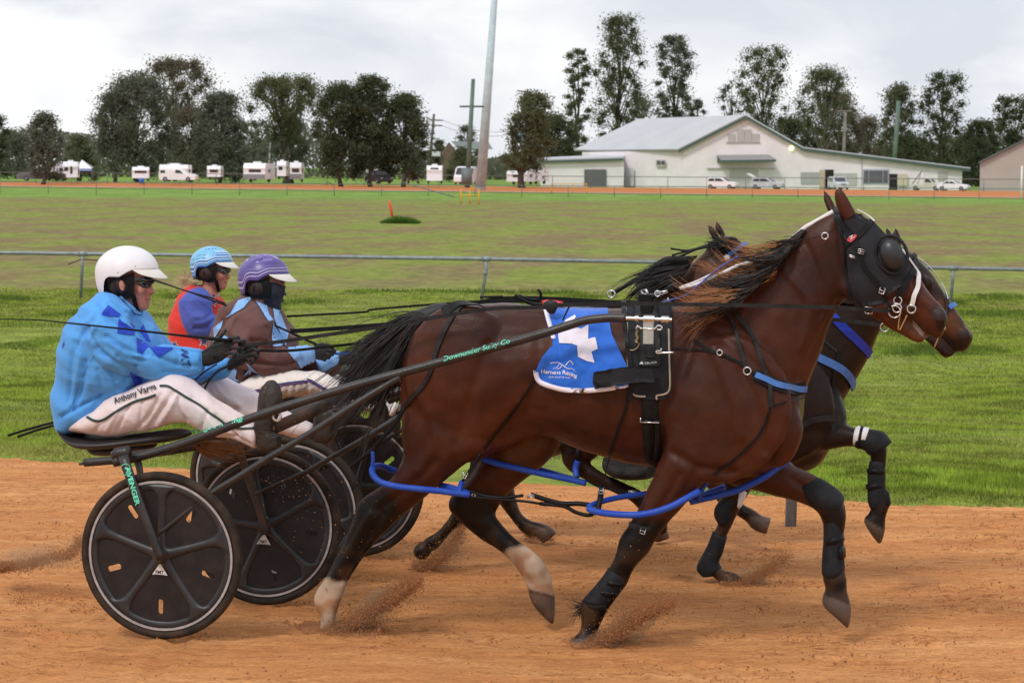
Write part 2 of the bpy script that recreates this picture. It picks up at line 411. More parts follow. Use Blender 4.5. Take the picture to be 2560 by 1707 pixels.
# ================================================================ ground, track, grass
def interp_line(pts):
    g = sorted([(G(sp, x, y).x, G(sp, x, y).y) for sp, x, y in pts])
    def f(x):
        if x <= g[0][0]: a, b = g[0], g[1]
        elif x >= g[-1][0]: a, b = g[-2], g[-1]
        else:
            for a, b in zip(g, g[1:]):
                if a[0] <= x <= b[0]: break
        return a[1] + (b[1] - a[1]) * (x - a[0]) / (b[0] - a[0])
    return f
edge = interp_line([('D', 0, 1050), ('D', 450, 1078), ('D', 900, 1098), ('D', 1250, 1112), ('D', 1700, 1135), ('D', 2050, 1158), ('D', 2352, 1166)])
def mat_ground():
    m = bpy.data.materials.new('paddock_grass'); m.use_nodes = True; t = m.node_tree; b = t.nodes['Principled BSDF']; b.inputs['Roughness'].default_value = .95
    b.inputs['Specular IOR Level'].default_value = .1
    N_ = t.nodes.new; lk = t.links.new
    tcn = N_('ShaderNodeTexCoord'); sx = N_('ShaderNodeSeparateXYZ'); lk(tcn.outputs['Object'], sx.inputs[0])
    def noise(scale, st=(1, 1, 1), det=5, rough=.6):
        mpn = N_('ShaderNodeMapping'); mpn.inputs['Scale'].default_value = st; mpn.inputs['Rotation'].default_value = (0, 0, R(6)); lk(tcn.outputs['Object'], mpn.inputs[0])
        nz = N_('ShaderNodeTexNoise'); nz.inputs['Scale'].default_value = scale; nz.inputs['Detail'].default_value = det; nz.inputs['Roughness'].default_value = rough; lk(mpn.outputs[0], nz.inputs[0]); return nz.outputs[0]
    def ramp(inp, els):
        r = N_('ShaderNodeValToRGB'); r.color_ramp.elements[0].position = els[0][0]; r.color_ramp.elements[0].color = (*els[0][1], 1)
        r.color_ramp.elements[1].position = els[1][0]; r.color_ramp.elements[1].color = (*els[1][1], 1)
        for p, c in els[2:]:
            e = r.color_ramp.elements.new(p); e.color = (*c, 1)
        lk(inp, r.inputs[0]); return r.outputs[0]
    def mix(f, a, c):
        x = N_('ShaderNodeMix'); x.data_type = 'RGBA'; lk(f, x.inputs[0]); lk(a, x.inputs[6]); lk(c, x.inputs[7]); return x.outputs[2]
    def mr(inp, a, c, lo=0, hi=1):
        x = N_('ShaderNodeMapRange'); x.inputs[1].default_value = a; x.inputs[2].default_value = c; x.inputs[3].default_value = lo; x.inputs[4].default_value = hi; lk(inp, x.inputs[0]); return x.outputs[0]
    lush = ramp(noise(1.3, (1, 1, 1), 6), [(.3, (.15, .20, .035)), (.7, (.26, .30, .06))])
    dry = ramp(noise(.32, (1, .36, 1), 7, .68), [(.45, (.21, .165, .078)), (.60, (.195, .245, .045)), (.5, (.215, .22, .062))])
    fine = ramp(noise(2.2, (1, .5, 1), 6, .75), [(.34, (.62, .64, .60)), (.66, (1.32, 1.30, 1.28))])
    far = ramp(noise(.25, (1, .3, 1), 6, .65), [(.35, (.13, .24, .04)), (.65, (.23, .33, .075))])
    wob = mr(noise(.05, (.5, 1, 1)), 0, 1, -30, 30)
    ad = N_('ShaderNodeMath'); ad.operation = 'ADD'; lk(sx.outputs[1], ad.inputs[0]); lk(wob, ad.inputs[1])
    c = mix(mr(ad.outputs[0], 28, 62), lush, dry); c = mix(mr(ad.outputs[0], 205, 235), c, far)
    ml = N_('ShaderNodeMix'); ml.data_type = 'RGBA'; ml.blend_type = 'MULTIPLY'; ml.inputs[0].default_value = 1; lk(c, ml.inputs[6]); lk(fine, ml.inputs[7])
    lk(ml.outputs[2], b.inputs['Base Color'])
    bp = N_('ShaderNodeBump'); bp.inputs['Strength'].default_value = .6; bp.inputs['Distance'].default_value = .06; lk(noise(4, (.6, 1, 1), 6, .7), bp.inputs['Height']); lk(bp.outputs[0], b.inputs['Normal'])
    return m
def mat_dirt(name, c0, c1, c2, s=1.0, bump=.5):
    m = bpy.data.materials.new(name); m.use_nodes = True; t = m.node_tree; b = t.nodes['Principled BSDF']; b.inputs['Roughness'].default_value = .95; b.inputs['Specular IOR Level'].default_value = .15
    N_ = t.nodes.new; lk = t.links.new; tcn = N_('ShaderNodeTexCoord')
    def noise(scale, st, det=5, rough=.6):
        mpn = N_('ShaderNodeMapping'); mpn.inputs['Scale'].default_value = st; mpn.inputs['Rotation'].default_value = (0, 0, R(13)); lk(tcn.outputs['Object'], mpn.inputs[0])
        nz = N_('ShaderNodeTexNoise'); nz.inputs['Scale'].default_value = scale * s; nz.inputs['Detail'].default_value = det; nz.inputs['Roughness'].default_value = rough; lk(mpn.outputs[0], nz.inputs[0]); return nz.outputs[0]
    def ramp(inp, els):
        r = N_('ShaderNodeValToRGB'); r.color_ramp.elements[0].position = els[0][0]; r.color_ramp.elements[0].color = (*els[0][1], 1)
        r.color_ramp.elements[1].position = els[1][0]; r.color_ramp.elements[1].color = (*els[1][1], 1)
        for p, c in els[2:]:
            e = r.color_ramp.elements.new(p); e.color = (*c, 1)
        lk(inp, r.inputs[0]); return r.outputs[0]
    big = ramp(noise(1.5, (.42, 1.8, 1), 8, .7), [(.3, c1), (.7, c2), (.5, c0)])
    st = ramp(noise(11, (.5, 1.5, 1), 8, .8), [(.36, (.70, .62, .56)), (.60, (1.13, 1.13, 1.14)), (.46, (.96, .95, .94))])
    gr = ramp(noise(70, (.8, 1, 1), 6, .8), [(.32, (.68, .64, .60)), (.66, (1.2, 1.2, 1.2))])
    spk = ramp(noise(34, (.6, 1, 1), 3, .6), [(.54, (1, 1, 1)), (.66, (.60, .50, .44))]); msk = ramp(noise(1.7, (.5, 1.6, 1), 4, .6), [(.46, (0, 0, 0)), (.6, (1, 1, 1))])
    m0 = N_('ShaderNodeMix'); m0.data_type = 'RGBA'; m0.blend_type = 'MULTIPLY'; lk(msk, m0.inputs[0]); lk(big, m0.inputs[6]); lk(spk, m0.inputs[7]); big = m0.outputs[2]
    ml = N_('ShaderNodeMix'); ml.data_type = 'RGBA'; ml.blend_type = 'MULTIPLY'; ml.inputs[0].default_value = 1; lk(big, ml.inputs[6]); lk(st, ml.inputs[7])
    m2 = N_('ShaderNodeMix'); m2.data_type = 'RGBA'; m2.blend_type = 'MULTIPLY'; m2.inputs[0].default_value = 1; lk(ml.outputs[2], m2.inputs[6]); lk(gr, m2.inputs[7])
    lk(m2.outputs[2], b.inputs['Base Color'])
    bp = N_('ShaderNodeBump'); bp.inputs['Strength'].default_value = bump; bp.inputs['Distance'].default_value = .02; lk(noise(24, (.6, 1.2, 1), 7, .78), bp.inputs['Height'])
    b2 = N_('ShaderNodeBump'); b2.inputs['Strength'].default_value = bump * .7; b2.inputs['Distance'].default_value = .004; lk(noise(120, (.8, 1, 1), 4, .75), b2.inputs['Height']); lk(bp.outputs[0], b2.inputs['Normal']); lk(b2.outputs[0], b.inputs['Normal'])
    return m
MG = mat_ground(); MD = mat_dirt('red_dirt', (.56, .25, .092), (.46, .18, .062), (.69, .345, .145))
MDF = mat_dirt('far_red_dirt', (.50, .19, .065), (.43, .15, .05), (.60, .26, .10), .2, .2)
def grid(name, xs, ys, zf, mat, smooth=True):
    nx, ny = len(xs), len(ys); v = []; 
    for j in range(ny):
        for i in range(nx):
            q = zf(xs[i], ys[j]); v.append(q)
    f = [(j * nx + i, j * nx + i + 1, (j + 1) * nx + i + 1, (j + 1) * nx + i) for j in range(ny - 1) for i in range(nx - 1)]
    mb = MB(); mb.v = v; mb.f = f; mb.m = [0] * len(f); return mb.build(name, mat, None, smooth)
ys = [-40, -20, -10, 0] + [2 + i for i in range(0, 28, 1)] + [32, 40, 55, 80, 120, 180, 260, 360, 500, 800, 1500, 3000, 4500]
g = grid('ground', [-3000, -1200, -500, -200, -80, -40] + list(range(-24, 26, 4)) + [40, 80, 200, 500, 1200, 3000], ys,
         lambda x, y: (x, y, terr(y) - .03 + (.05 * mnoise.noise(Vector((x * .2, y * .2, 0))) if 6 < y < 60 else 0)), MG)
tag(g, kind='structure')
xs = [-30, -15, -8, -5] + list(np.arange(-3.9, 4.2, .030)) + [5, 8, 15, 30]
ts = [0, .3, .5] + list(np.linspace(.6, 1, 230))
_pr = random.Random(23); PRN = [(_pr.uniform(-3.6, 4.0), _pr.uniform(-1.0, 5.5), _pr.uniform(.035, .06), _pr.uniform(.5, 1.1)) for _ in range(190)]
def trk(x, t):
    ye = edge(x) + .16 * mnoise.noise(Vector((x * 2.2, 3, 0))) + .07 * mnoise.noise(Vector((x * 9, 5, 0)))
    y = -11 + (ye + 11) * t
    u = x * H.x + y * H.y; v = x * N.x + y * N.y
    z = .010 * mnoise.noise(Vector((u * 1.1, v * 3.5, 0))) + .006 * mnoise.noise(Vector((u * 4, v * 14, 4))) + .008 * mnoise.noise(Vector((u * 15, v * 22, 8)))
    z += .006 * max(0, mnoise.noise(Vector((u * 9, v * 13, 2))) - .25) * 4
    for pu, pv, pr_, pk in PRN:
        du = u - pu; dv = v - pv
        if abs(du) < .16 and abs(dv) < .16:
            d_ = math.hypot(du * .8, dv) / pr_; z += pk * (-.017 * math.exp(-d_ ** 4) + .009 * math.exp(-((d_ - 1.35) / .35) ** 2) * (1 + .6 * mnoise.noise(Vector((u * 30, v * 30, 1)))))
    for vr, uw in ((-.585, -1.45), (.47, -1.25)):
        if u < uw: d_ = v - vr - .01 * math.sin(u * 3); z += -.012 * math.exp(-(d_ / .022) ** 2) + .008 * math.exp(-((abs(d_) - .045) / .018) ** 2)
    return (x, y, z - .004 + terr(y))
tag(grid('track', xs, ts, trk, MD), kind='structure')
# far leg of the track
def strip(name, near, far, mat, dz, ext=400):
    a0, a1 = near; b0, b1 = far
    da = (a1 - a0).normalized(); db = (b1 - b0).normalized()
    rows = [[a0 - da * ext, a0, a1, a1 + da * ext], [b0 - db * ext, b0, b1, b1 + db * ext]]
    v = [Vector((p.x, p.y, terr(p.y) + dz)) for r in rows for p in r]
    mb = MB(); mb.add(v, [(0, 1, 5, 4), (1, 2, 6, 5), (2, 3, 7, 6)]); return mb.build(name, mat, None, False)
tag(strip('far_track', (G('S', 0, 466), G('S', 2560, 495)), (G('S', 0, 455.5), G('S', 2560, 479)), MDF, .03), kind='structure')
tag(strip('track_kerb', (G('S', 0, 467.2), G('S', 2560, 496.2)), (G('S', 0, 466.3), G('S', 2560, 495.3)), M('pale_kerb', (.45, .45, .42)), .05), kind='structure')
# clods on the track
def scatter_clods(n, fn, s0, s1, seed):
    r = random.Random(seed); mb = MB()
    O = [(1, 0, 0), (-1, 0, 0), (0, 1, 0), (0, -1, 0), (0, 0, 1), (0, 0, -1)]; Fq = [(0, 2, 4), (2, 1, 4), (1, 3, 4), (3, 0, 4), (2, 0, 5), (1, 2, 5), (3, 1, 5), (0, 3, 5)]
    vs = []; fs = []
    for i in range(n):
        c, sc_ = fn(r); s_ = r.uniform(s0, s1) * sc_ * (1 if r.random() < .93 else 1.8); b = len(vs)
        for o in O: vs.append((c[0] + o[0] * s_ * r.uniform(.5, 1.2), c[1] + o[1] * s_ * r.uniform(.5, 1.2), c[2] + o[2] * s_ * r.uniform(.5, 1.1)))
        fs += [(a + b, c_ + b, d + b) for a, c_, d in Fq]
    mb.v = vs; mb.f = fs; mb.m = [0] * len(fs); return mb
def trk_pt(r):
    x = r.uniform(-3.7, 4.0); y = -1.2 + (edge(x) + 1.2) * r.random() ** 1.2
    u = x * H.x + y * H.y; v = x * N.x + y * N.y
    k = mnoise.noise(Vector((u * .8, v * 3, 9)))
    if r.random() < .45:
        pu, pv, pr_, pk = PRN[r.randrange(len(PRN))]; a = r.uniform(0, 6.28); q = pr_ * r.uniform(1.1, 2.6); u = pu + q * math.cos(a); v = pv + q * math.sin(a); x = u * H.x + v * N.x; y = u * H.y + v * N.y
        if y < edge(x): return (x, y, .004 + terr(y)), 1
    zt = terr(y)
    if k < .02 and r.random() < .75: return trk_pt(r)
    return (x, y, .002 + zt), 1
tag(scatter_clods(8500, trk_pt, .0015, .0062, 3).build('dirt_clods', M('clod_dirt', (.34, .145, .06), .95, .4, 30), None, False), kind='stuff')
# grass blades as one mass
def blades(n, seed):
    g_ = np.random.default_rng(seed); out_v = []; cols = []
    d = 13.5 * (62 / 13.5) ** (g_.random(n) ** 1.05); x = (g_.random(n) * 2 - 1) * (.2 * d + .8); y = CAMY + d
    ex = np.array([edge(a) for a in np.linspace(-20, 20, 400)]); ey = np.interp(x, np.linspace(-20, 20, 400), ex)
    inside = y - ey
    keep = (inside > -.15) & (g_.random(n) < np.clip(.18 + inside * .8, .0, 1)); d, x, y, inside = d[keep], x[keep], y[keep], inside[keep]
    tt = np.clip((y - 2) / 24, 0, 1); z = np.where(y < 2, 0, -.7 * tt * tt * (3 - 2 * tt)) - .03
    n = len(d); th = g_.random(n) * 6.283
    cl = np.array([mnoise.noise(Vector((a * 1.3, b * 1.1, 0))) for a, b in zip(x, y)]); c2 = np.array([mnoise.noise(Vector((a * .5, b * .35, 7))) for a, b in zip(x, y)])
    wd = (.0035 + .00028 * (d - 12)) * (.6 + .8 * g_.random(n)); h = (.022 + .034 * g_.random(n)) * np.clip(.8 + .6 * cl + .25 * c2, .3, 1.8) * np.clip(.45 + inside * .5, .3, 1.0)
    bush = np.clip((c2 - .12) * 4, 0, 1) * ((d > 30) & (d < 62)); h = h * (1 + 1.2 * bush)
    lx = (g_.random(n) - .5) * .05; ly = (g_.random(n) - .5) * .09
    b = np.stack([x, y, z], 1); s_ = np.stack([np.cos(th) * wd, np.sin(th) * wd, 0 * wd], 1)
    v = np.stack([b - s_, b + s_, b + np.stack([lx * 1.0, ly, h], 1)], 1).reshape(-1, 3)
    c = np.array([.22, .30, .038])[None] * (1 + .5 * (g_.random(n)[:, None] - .5)) * (1 + .55 * cl[:, None])
    yel = np.clip(g_.random(n) * 1.2 - .5 + (inside < 1.4) * .4 - c2 * .9, 0, 1)[:, None]
    c = c * (1 + .35 * np.sin(cl * 9))[:, None] ; c = c * (1 - yel) + np.array([.36, .34, .10]) * yel * (.8 + .4 * g_.random(n)[:, None])
    dk = bush[:, None] * .6; c = c * (1 - dk) + np.array([.07, .12, .03]) * dk
    me = bpy.data.meshes.new('grass'); k = len(v); me.vertices.add(k); me.vertices.foreach_set('co', v.ravel().astype(np.float32))
    me.loops.add(k); me.loops.foreach_set('vertex_index', np.arange(k)); me.polygons.add(n)
    me.polygons.foreach_set('loop_start', np.arange(0, k, 3)); me.update(calc_edges=True)
    o = bpy.data.objects.new('grass', me); COL.objects.link(o); me.materials.append(M('grass_blades', (1, 1, 1), .75, .05, 2, attr='Col', spec=.1, trans=.4))
    setcol(o, np.repeat(c, 3, axis=0)); return o
tag(blades(620000, 5), kind='stuff')
# ================================================================ near rail
K['galv'] = M('galvanised_pipe', (.22, .25, .27), .45, .25, 8, .1, 40, metal=.3)
K['galv_light'] = M('galvanised_mast', (.46, .54, .60), .7, .14, 1.2, 0, 40)
def rail_fence():
    root = empty('rail_fence', G('D', 1105, 690), label='grey steel pipe running rail in the grass just behind the three drivers', cat='fence')
    tops = [('D', 190, 583, 185, 682), ('D', 1117, 595, 1104, 690), ('D', 2190, 616, 2183, 697)]
    mb = MB(); pp = []
    for i, (sp, tx, ty, bx, by) in enumerate(tops):
        b = G(sp, bx, by); t = up_to(b, sp, tx, ty); pp.append(t)
        q = MB(); mid = b.lerp(t, .72) + Vector((.03 if i == 1 else 0, 0, 0)); q.tube([b - Z * .1, mid, t], .034, 12)
        if i == 1: q.tube([b.lerp(t, .62), b.lerp(t, .70) + Vector((.03, 0, 0))], .042, 12)
        q.build('post', K['galv'], root)
        mb.tube([t + (pp[0] - t) * 0 - Vector((.09, 0, 0)), t + Vector((.09, 0, 0))], .055, 12)
    d0 = (pp[1] - pp[0]); d1 = (pp[2] - pp[1])
    L0 = pp[0] - d0 * 1.5; L1 = pp[2] + d1 * 1.5
    for k in (1,):
        for base, sg, d in ((pp[0], -1, d0), (pp[2], 1, d1)):
            t = base + d * sg; q = MB(); q.tube([Vector((t.x, t.y, -.8)), t], .034, 12); q.build('post', K['galv'], root)
    pts = cat([tuple(L0), tuple(pp[0]), tuple(pp[1]), tuple(pp[2]), tuple(L1)], 6)
    mb.tube([Vector(p) for p in pts], .040, 14); mb.build('rail', K['galv'], root)
rail_fence()
def marker_post():
    b = G('D', 1815, 1206); t = up_to(b, 'D', 1822, 1040); s_ = .045
    root = empty('marker_post', b, label='weathered grey timber marker post with white painted top, beside the raised foreleg', cat='post')
    m1 = b.lerp(t, .76)
    mb = MB(); mb.tube([b - Z * .1, m1], [.043, .043], 4, up=(1, 1, 0)); mb.build('post', M('grey_timber', (.13, .12, .11), .8, .4, 6, .5, 30, stretch=(6, 6, 1)), root, False)
    mb = MB(); mb.tube([m1, t], [.046, .046], 4, up=(1, 1, 0)); mb.build('painted_top', M('white_paint_old', (.6, .52, .48), .7, .1), root, False)
marker_post()
def tuft(base, rad, hgt, n, seed, col, mat):
    g_ = np.random.default_rng(seed); r = rad * np.sqrt(g_.random(n)); a = g_.random(n) * 6.283
    x = base.x + r * np.cos(a); y = base.y + r * np.sin(a) * .7; h = hgt * (1 - (r / rad) ** 2 * .85) * (.6 + .5 * g_.random(n))
    th = g_.random(n) * 6.283; wd = rad * .03; out = rad * .25
    b = np.stack([x, y, np.full(n, base.z - .02)], 1); s_ = np.stack([np.cos(th) * wd, np.sin(th) * wd, 0 * th], 1)
    v = np.stack([b - s_, b + s_, b + np.stack([np.cos(a) * out * g_.random(n), np.sin(a) * out * g_.random(n), h], 1)], 1).reshape(-1, 3)
    mb = MB(); mb.v = [tuple(q) for q in v]; mb.f = [(3 * i, 3 * i + 1, 3 * i + 2) for i in range(n)]; mb.m = [0] * n; return mb
b = G('D', 920, 512)
tag(tuft(b, .95, .42, 2600, 4, None, None).build('grass_tuft', M('tuft_green', (.10, .20, .03), .7, .5, 6, spec=.2), None, False), 'low mound of long dark green grass around the orange marker in the paddock', 'grass tuft')
b2 = G('D', 903, 502); t2 = up_to(b2, 'D', 894, 462)
mo = MB(); mo.tube([b2 - Z * .1, b2.lerp(t2, .9), t2], [.075, .075, .045], 12)
tag(mo.build('marker_peg', M('orange_plastic', srgb(235, 88, 48), .5, .12)), 'leaning orange plastic marker peg stuck in the dark grass mound', 'marker')
# ================================================================ horses
COAT = {1: ((.036, .0105, .0064), (.094, .0265, .0118)), 2: ((.014, .008, .007), (.034, .015, .010)), 3: ((.055, .020, .011), (.085, .032, .016))}
K['coat'] = M('horse_coat', (1, 1, 1), .36, .24, 9, .2, 200, attr='Col', spec=.2)
ROT = RT
def horse_body_1():
    mb = MB()
    # trunk: back point, belly point, half width
    loft(mb, 'D', [(936, 800, 932, 930, .09), (960, 742, 938, 1000, .17), (1005, 716, 975, 1055, .225), (1080, 700, 1080, 1062, .265), (1165, 695, 1165, 1030, .28),
                   (1250, 702, 1250, 1000, .30), (1350, 710, 1350, 1035, .315), (1450, 706, 1450, 1062, .31), (1530, 698, 1530, 1078, .28),
                   (1600, 690, 1600, 1095, .25), (1680, 690, 1690, 1098, .235), (1750, 730, 1755, 1092, .22), (1812, 830, 1795, 1066, .17), (1846, 895, 1830, 1000, .10)], 0, 32)
    # neck
    loft(mb, 'D', [(1530, 702, 1700, 1040, .17), (1590, 690, 1812, 985, .175), (1650, 660, 1856, 890, .15), (1712, 622, 1882, 820, .125), (1770, 580, 1900, 760, .105),
                   (1830, 536, 1920, 715, .092), (1885, 497, 1940, 690, .085), (1925, 482, 1962, 680, .08)], 0, 28)
    # skull and muzzle
    loft(mb, 'D', [(1905, 500, 1925, 640, .05), (1935, 482, 1950, 688, .078), (1972, 487, 1976, 712, .092), (2012, 513, 2006, 728, .10), (2048, 550, 2032, 742, .098), (2082, 596, 2058, 748, .078),
                   (2110, 636, 2080, 742, .064), (2138, 676, 2104, 752, .055), (2162, 702, 2130, 768, .053), (2176, 725, 2150, 778, .045), (2176, 742, 2162, 774, .03)], 0, 28, e=2.0)
    loft(mb, 'D', [(2020, 690, 2035, 748, .06), (2055, 705, 2062, 764, .05), (2082, 728, 2084, 778, .042), (2104, 748, 2104, 788, .036), (2124, 768, 2120, 787, .028)], 0, 20, e=2.0)
    # jowl, eye, nostril rims, lips
    mb.ell(P('D', 1985, 650, -.055), .115, .04, .10, ROT); mb.ell(P('D', 1985, 650, .055), .115, .04, .10, ROT)
    for s_ in (-1, 1):
        mb.ell(P('D', 2043, 598, s_ * .085), .05, .03, .038, ROT)
        mb.ell(P('D', 2155, 728, s_ * .042), .035, .02, .04, ROT)
        # shoulder, breast, quarters
        mb.ell(P('D', 1660, 940, s_ * .20), .30, .07, .33, ROT @ Matrix.Rotation(R(25), 3, 'Y'))
        mb.ell(P('D', 1780, 985, s_ * .10), .12, .075, .17, ROT)
        mb.ell(P('D', 1060, 860, s_ * .19), .27, .10, .32, ROT)
    # ears
    loft(mb, 'R3', [(1125, 90, 1165, 75, .004, -.075), (1115, 130, 1200, 125, .012, -.075), (1122, 190, 1245, 200, .02, -.07), (1150, 260, 1290, 275, .026, -.062), (1195, 330, 1318, 345, .03, -.055), (1230, 400, 1320, 400, .03, -.05)], -.07, 16, k=3)
    loft(mb, 'R3', [(1036, 110, 1058, 110, .004, .07), (1036, 150, 1096, 152, .012, .07), (1052, 210, 1125, 205, .02, .065), (1075, 260, 1150, 250, .024, .06), (1100, 310, 1190, 310, .026, .05)], .07, 14, k=3)
    # near foreleg (planted)
    v = -.15
    loft(mb, 'D', [(1500, 960, 1700, 1010, .11, -.15), (1510, 1030, 1672, 1060, .105, v), (1505, 1080, 1638, 1085, .095, v), (1488, 1120, 1605, 1122, .082, v), (1470, 1160, 1568, 1160, .068, v), (1448, 1200, 1532, 1204, .056, v),
                   (1425, 1238, 1508, 1240, .055, v), (1416, 1272, 1488, 1272, .052, v), (1397, 1305, 1458, 1300, .042, v), (1371, 1337, 1437, 1342, .038, v), (1350, 1362, 1420, 1366, .036, v), (1332, 1385, 1405, 1390, .042, v),
                   (1330, 1410, 1394, 1410, .042, v), (1332, 1432, 1380, 1436, .036, v), (1328, 1450, 1374, 1455, .04, v), (1310, 1468, 1374, 1470, .05, v), (1304, 1484, 1374, 1484, .055, v)], v, 20)
    # far foreleg (raised)
    v = .13
    loft(mb, 'D', [(1700, 960, 1650, 1100, .10, v), (1770, 1010, 1690, 1120, .095, v), (1825, 1066, 1740, 1128, .08, v), (1870, 1090, 1795, 1142, .064, v), (1908, 1116, 1845, 1156, .056, v), (1932, 1146, 1876, 1172, .054, v), (1941, 1182, 1888, 1192, .05, v),
                   (1938, 1225, 1895, 1225, .038, v), (1936, 1262, 1896, 1262, .034, v), (1940, 1300, 1892, 1300, .036, v), (1944, 1330, 1890, 1328, .042, v), (1944, 1350, 1898, 1352, .036, v),
                   (1950, 1374, 1892, 1368, .042, v), (1955, 1395, 1893, 1390, .052, v), (1953, 1420, 1920, 1415, .045, v), (1950, 1443, 1940, 1435, .02, v)], v, 20)
    # near hind leg (pushing off)
    v = -.13
    loft(mb, 'D', [(940, 880, 1130, 960, .12, v), (924, 980, 1140, 1020, .125, v), (924, 1048, 1080, 1056, .11, v), (896, 1098, 1020, 1106, .09, v), (850, 1132, 975, 1142, .073, v), (824, 1156, 938, 1170, .062, v), (812, 1186, 905, 1204, .055, v),
                   (797, 1220, 874, 1232, .045, v), (780, 1258, 848, 1264, .038, v), (762, 1295, 822, 1300, .036, v), (747, 1326, 800, 1335, .038, v), (724, 1358, 788, 1365, .044, v), (722, 1385, 778, 1390, .042, v),
                   (735, 1412, 770, 1416, .036, v), (735, 1440, 768, 1444, .038, v), (728, 1462, 776, 1464, .05, v), (724, 1482, 782, 1482, .055, v)], v, 20)
    # far hind leg (swinging forward)
    v = .13
    loft(mb, 'D', [(1120, 930, 1260, 940, .11, v), (1115, 1000, 1290, 1010, .11, v), (1098, 1060, 1262, 1056, .10, v), (1068, 1108, 1200, 1104, .082, v), (1040, 1134, 1160, 1140, .066, v), (1030, 1165, 1140, 1178, .056, v), (1052, 1194, 1148, 1196, .048, v),
                   (1088, 1226, 1164, 1214, .038, v), (1130, 1256, 1188, 1236, .036, v), (1168, 1284, 1218, 1258, .038, v), (1190, 1312, 1248, 1288, .044, v), (1204, 1336, 1264, 1320, .042, v),
                   (1213, 1358, 1270, 1345, .04, v), (1217, 1372, 1276, 1366, .05, v), (1232, 1398, 1277, 1385, .05, v), (1256, 1422, 1275, 1412, .03, v), (1267, 1434, 1272, 1430, .012, v)], v, 20)
    return mb
def seglist(lines, v0):
    out = []
    for l_ in lines:
        w_, dep_ = l_[0], l_[1]; p = cat(l_[2:], 3); out.append((p, w_, dep_))
    return out
GRV = []
def muscle_fn(lines, k=(1, 0, 0)):
    segs = seglist(lines, 0)
    def fn(c, n):
        s_ = .008 * mnoise.noise(c * 4.5) + .0035 * mnoise.noise(c * 11) + .0012 * mnoise.noise(Vector((c.x * 34, c.y * 34, c.z * 20)))
        return s_
    return fn
def carve(mb, lines, v0=0.0, k=1.0, ox=0.0, oy=0.0):
    """press soft grooves (and raise ridges) along lines measured on the side of the animal"""
    V_ = np.array(mb.v); x, y = proj(V_); x = x * .91875; y = y * .91875
    me = bpy.data.meshes.new('t'); me.from_pydata(mb.v, [], mb.f); me.update(); no = np.empty(len(V_) * 3); me.vertex_normals.foreach_get('vector', no); no = no.reshape(-1, 3); bpy.data.meshes.remove(me)
    acc = np.zeros(len(V_))
    for l_ in lines:
        p = cat([(a * k + ox, b * k + oy) for a, b in l_[2:]], 5); d2 = np.full(len(V_), 1e9)
        for i in range(len(p) - 1):
            a, b = p[i], p[i + 1]; ab = b - a; t = np.clip(((x - a[0]) * ab[0] + (y - a[1]) * ab[1]) / (ab @ ab), 0, 1); d2 = np.minimum(d2, (x - a[0] - t * ab[0]) ** 2 + (y - a[1] - t * ab[1]) ** 2)
        acc += 1.55 * l_[1] * np.exp(-d2 / (l_[0] ** 2))
    side = np.abs(no @ np.array(N)) ** .7
    mb.v = [tuple(q) for q in V_ + no * (acc * side)[:, None]]; return mb
muscle = muscle_fn([])
GROOVES = [(14, -.010, (1600, 745), (1565, 850), (1530, 950), (1510, 1050)), (16, -.009, (1580, 715), (1680, 790), (1780, 880)), (12, -.010, (1190, 950), (1150, 1005), (1130, 1060)), (13, -.007, (1120, 790), (1085, 900), (1050, 1020)),
           (18, -.008, (1240, 750), (1235, 880), (1190, 970)), (11, -.009, (1545, 1040), (1610, 1075), (1690, 1085)), (12, -.012, (1925, 520), (1938, 610), (1960, 700)), (12, -.009, (1925, 700), (1885, 780), (1840, 870)),
           (9, -.006, (1560, 1090), (1520, 1160), (1480, 1215)), (9, -.005, (1600, 1080), (1565, 1140)), (14, .008, (1640, 800), (1680, 900), (1700, 1000)), (12, -.008, (1700, 850), (1750, 960), (1770, 1060)), (12, .006, (960, 900), (1000, 1000), (960, 1080)),
           (10, -.006, (1000, 1060), (940, 1120), (870, 1170)), (7, .006, (850, 1180), (800, 1270), (760, 1330)), (7, -.005, (880, 1180), (825, 1270), (785, 1335)), (8, -.005, (1120, 1150), (1180, 1230), (1220, 1280)),
           (9, .004, (1300, 800), (1310, 900), (1330, 990)), (9, .004, (1345, 800), (1355, 900), (1375, 1000)), (9, .004, (1390, 820), (1400, 920), (1420, 1020)), (10, -.007, (2000, 690), (2050, 690), (2090, 700)), (7, .006, (2060, 600), (2100, 670), (2140, 710)),
           (8, -.005, (1820, 1100), (1870, 1130)), (8, .005, (1760, 1050), (1850, 1105)), (10, .006, (1800, 620), (1860, 700), (1840, 800)), (10, -.006, (1850, 560), (1880, 640), (1890, 720))]
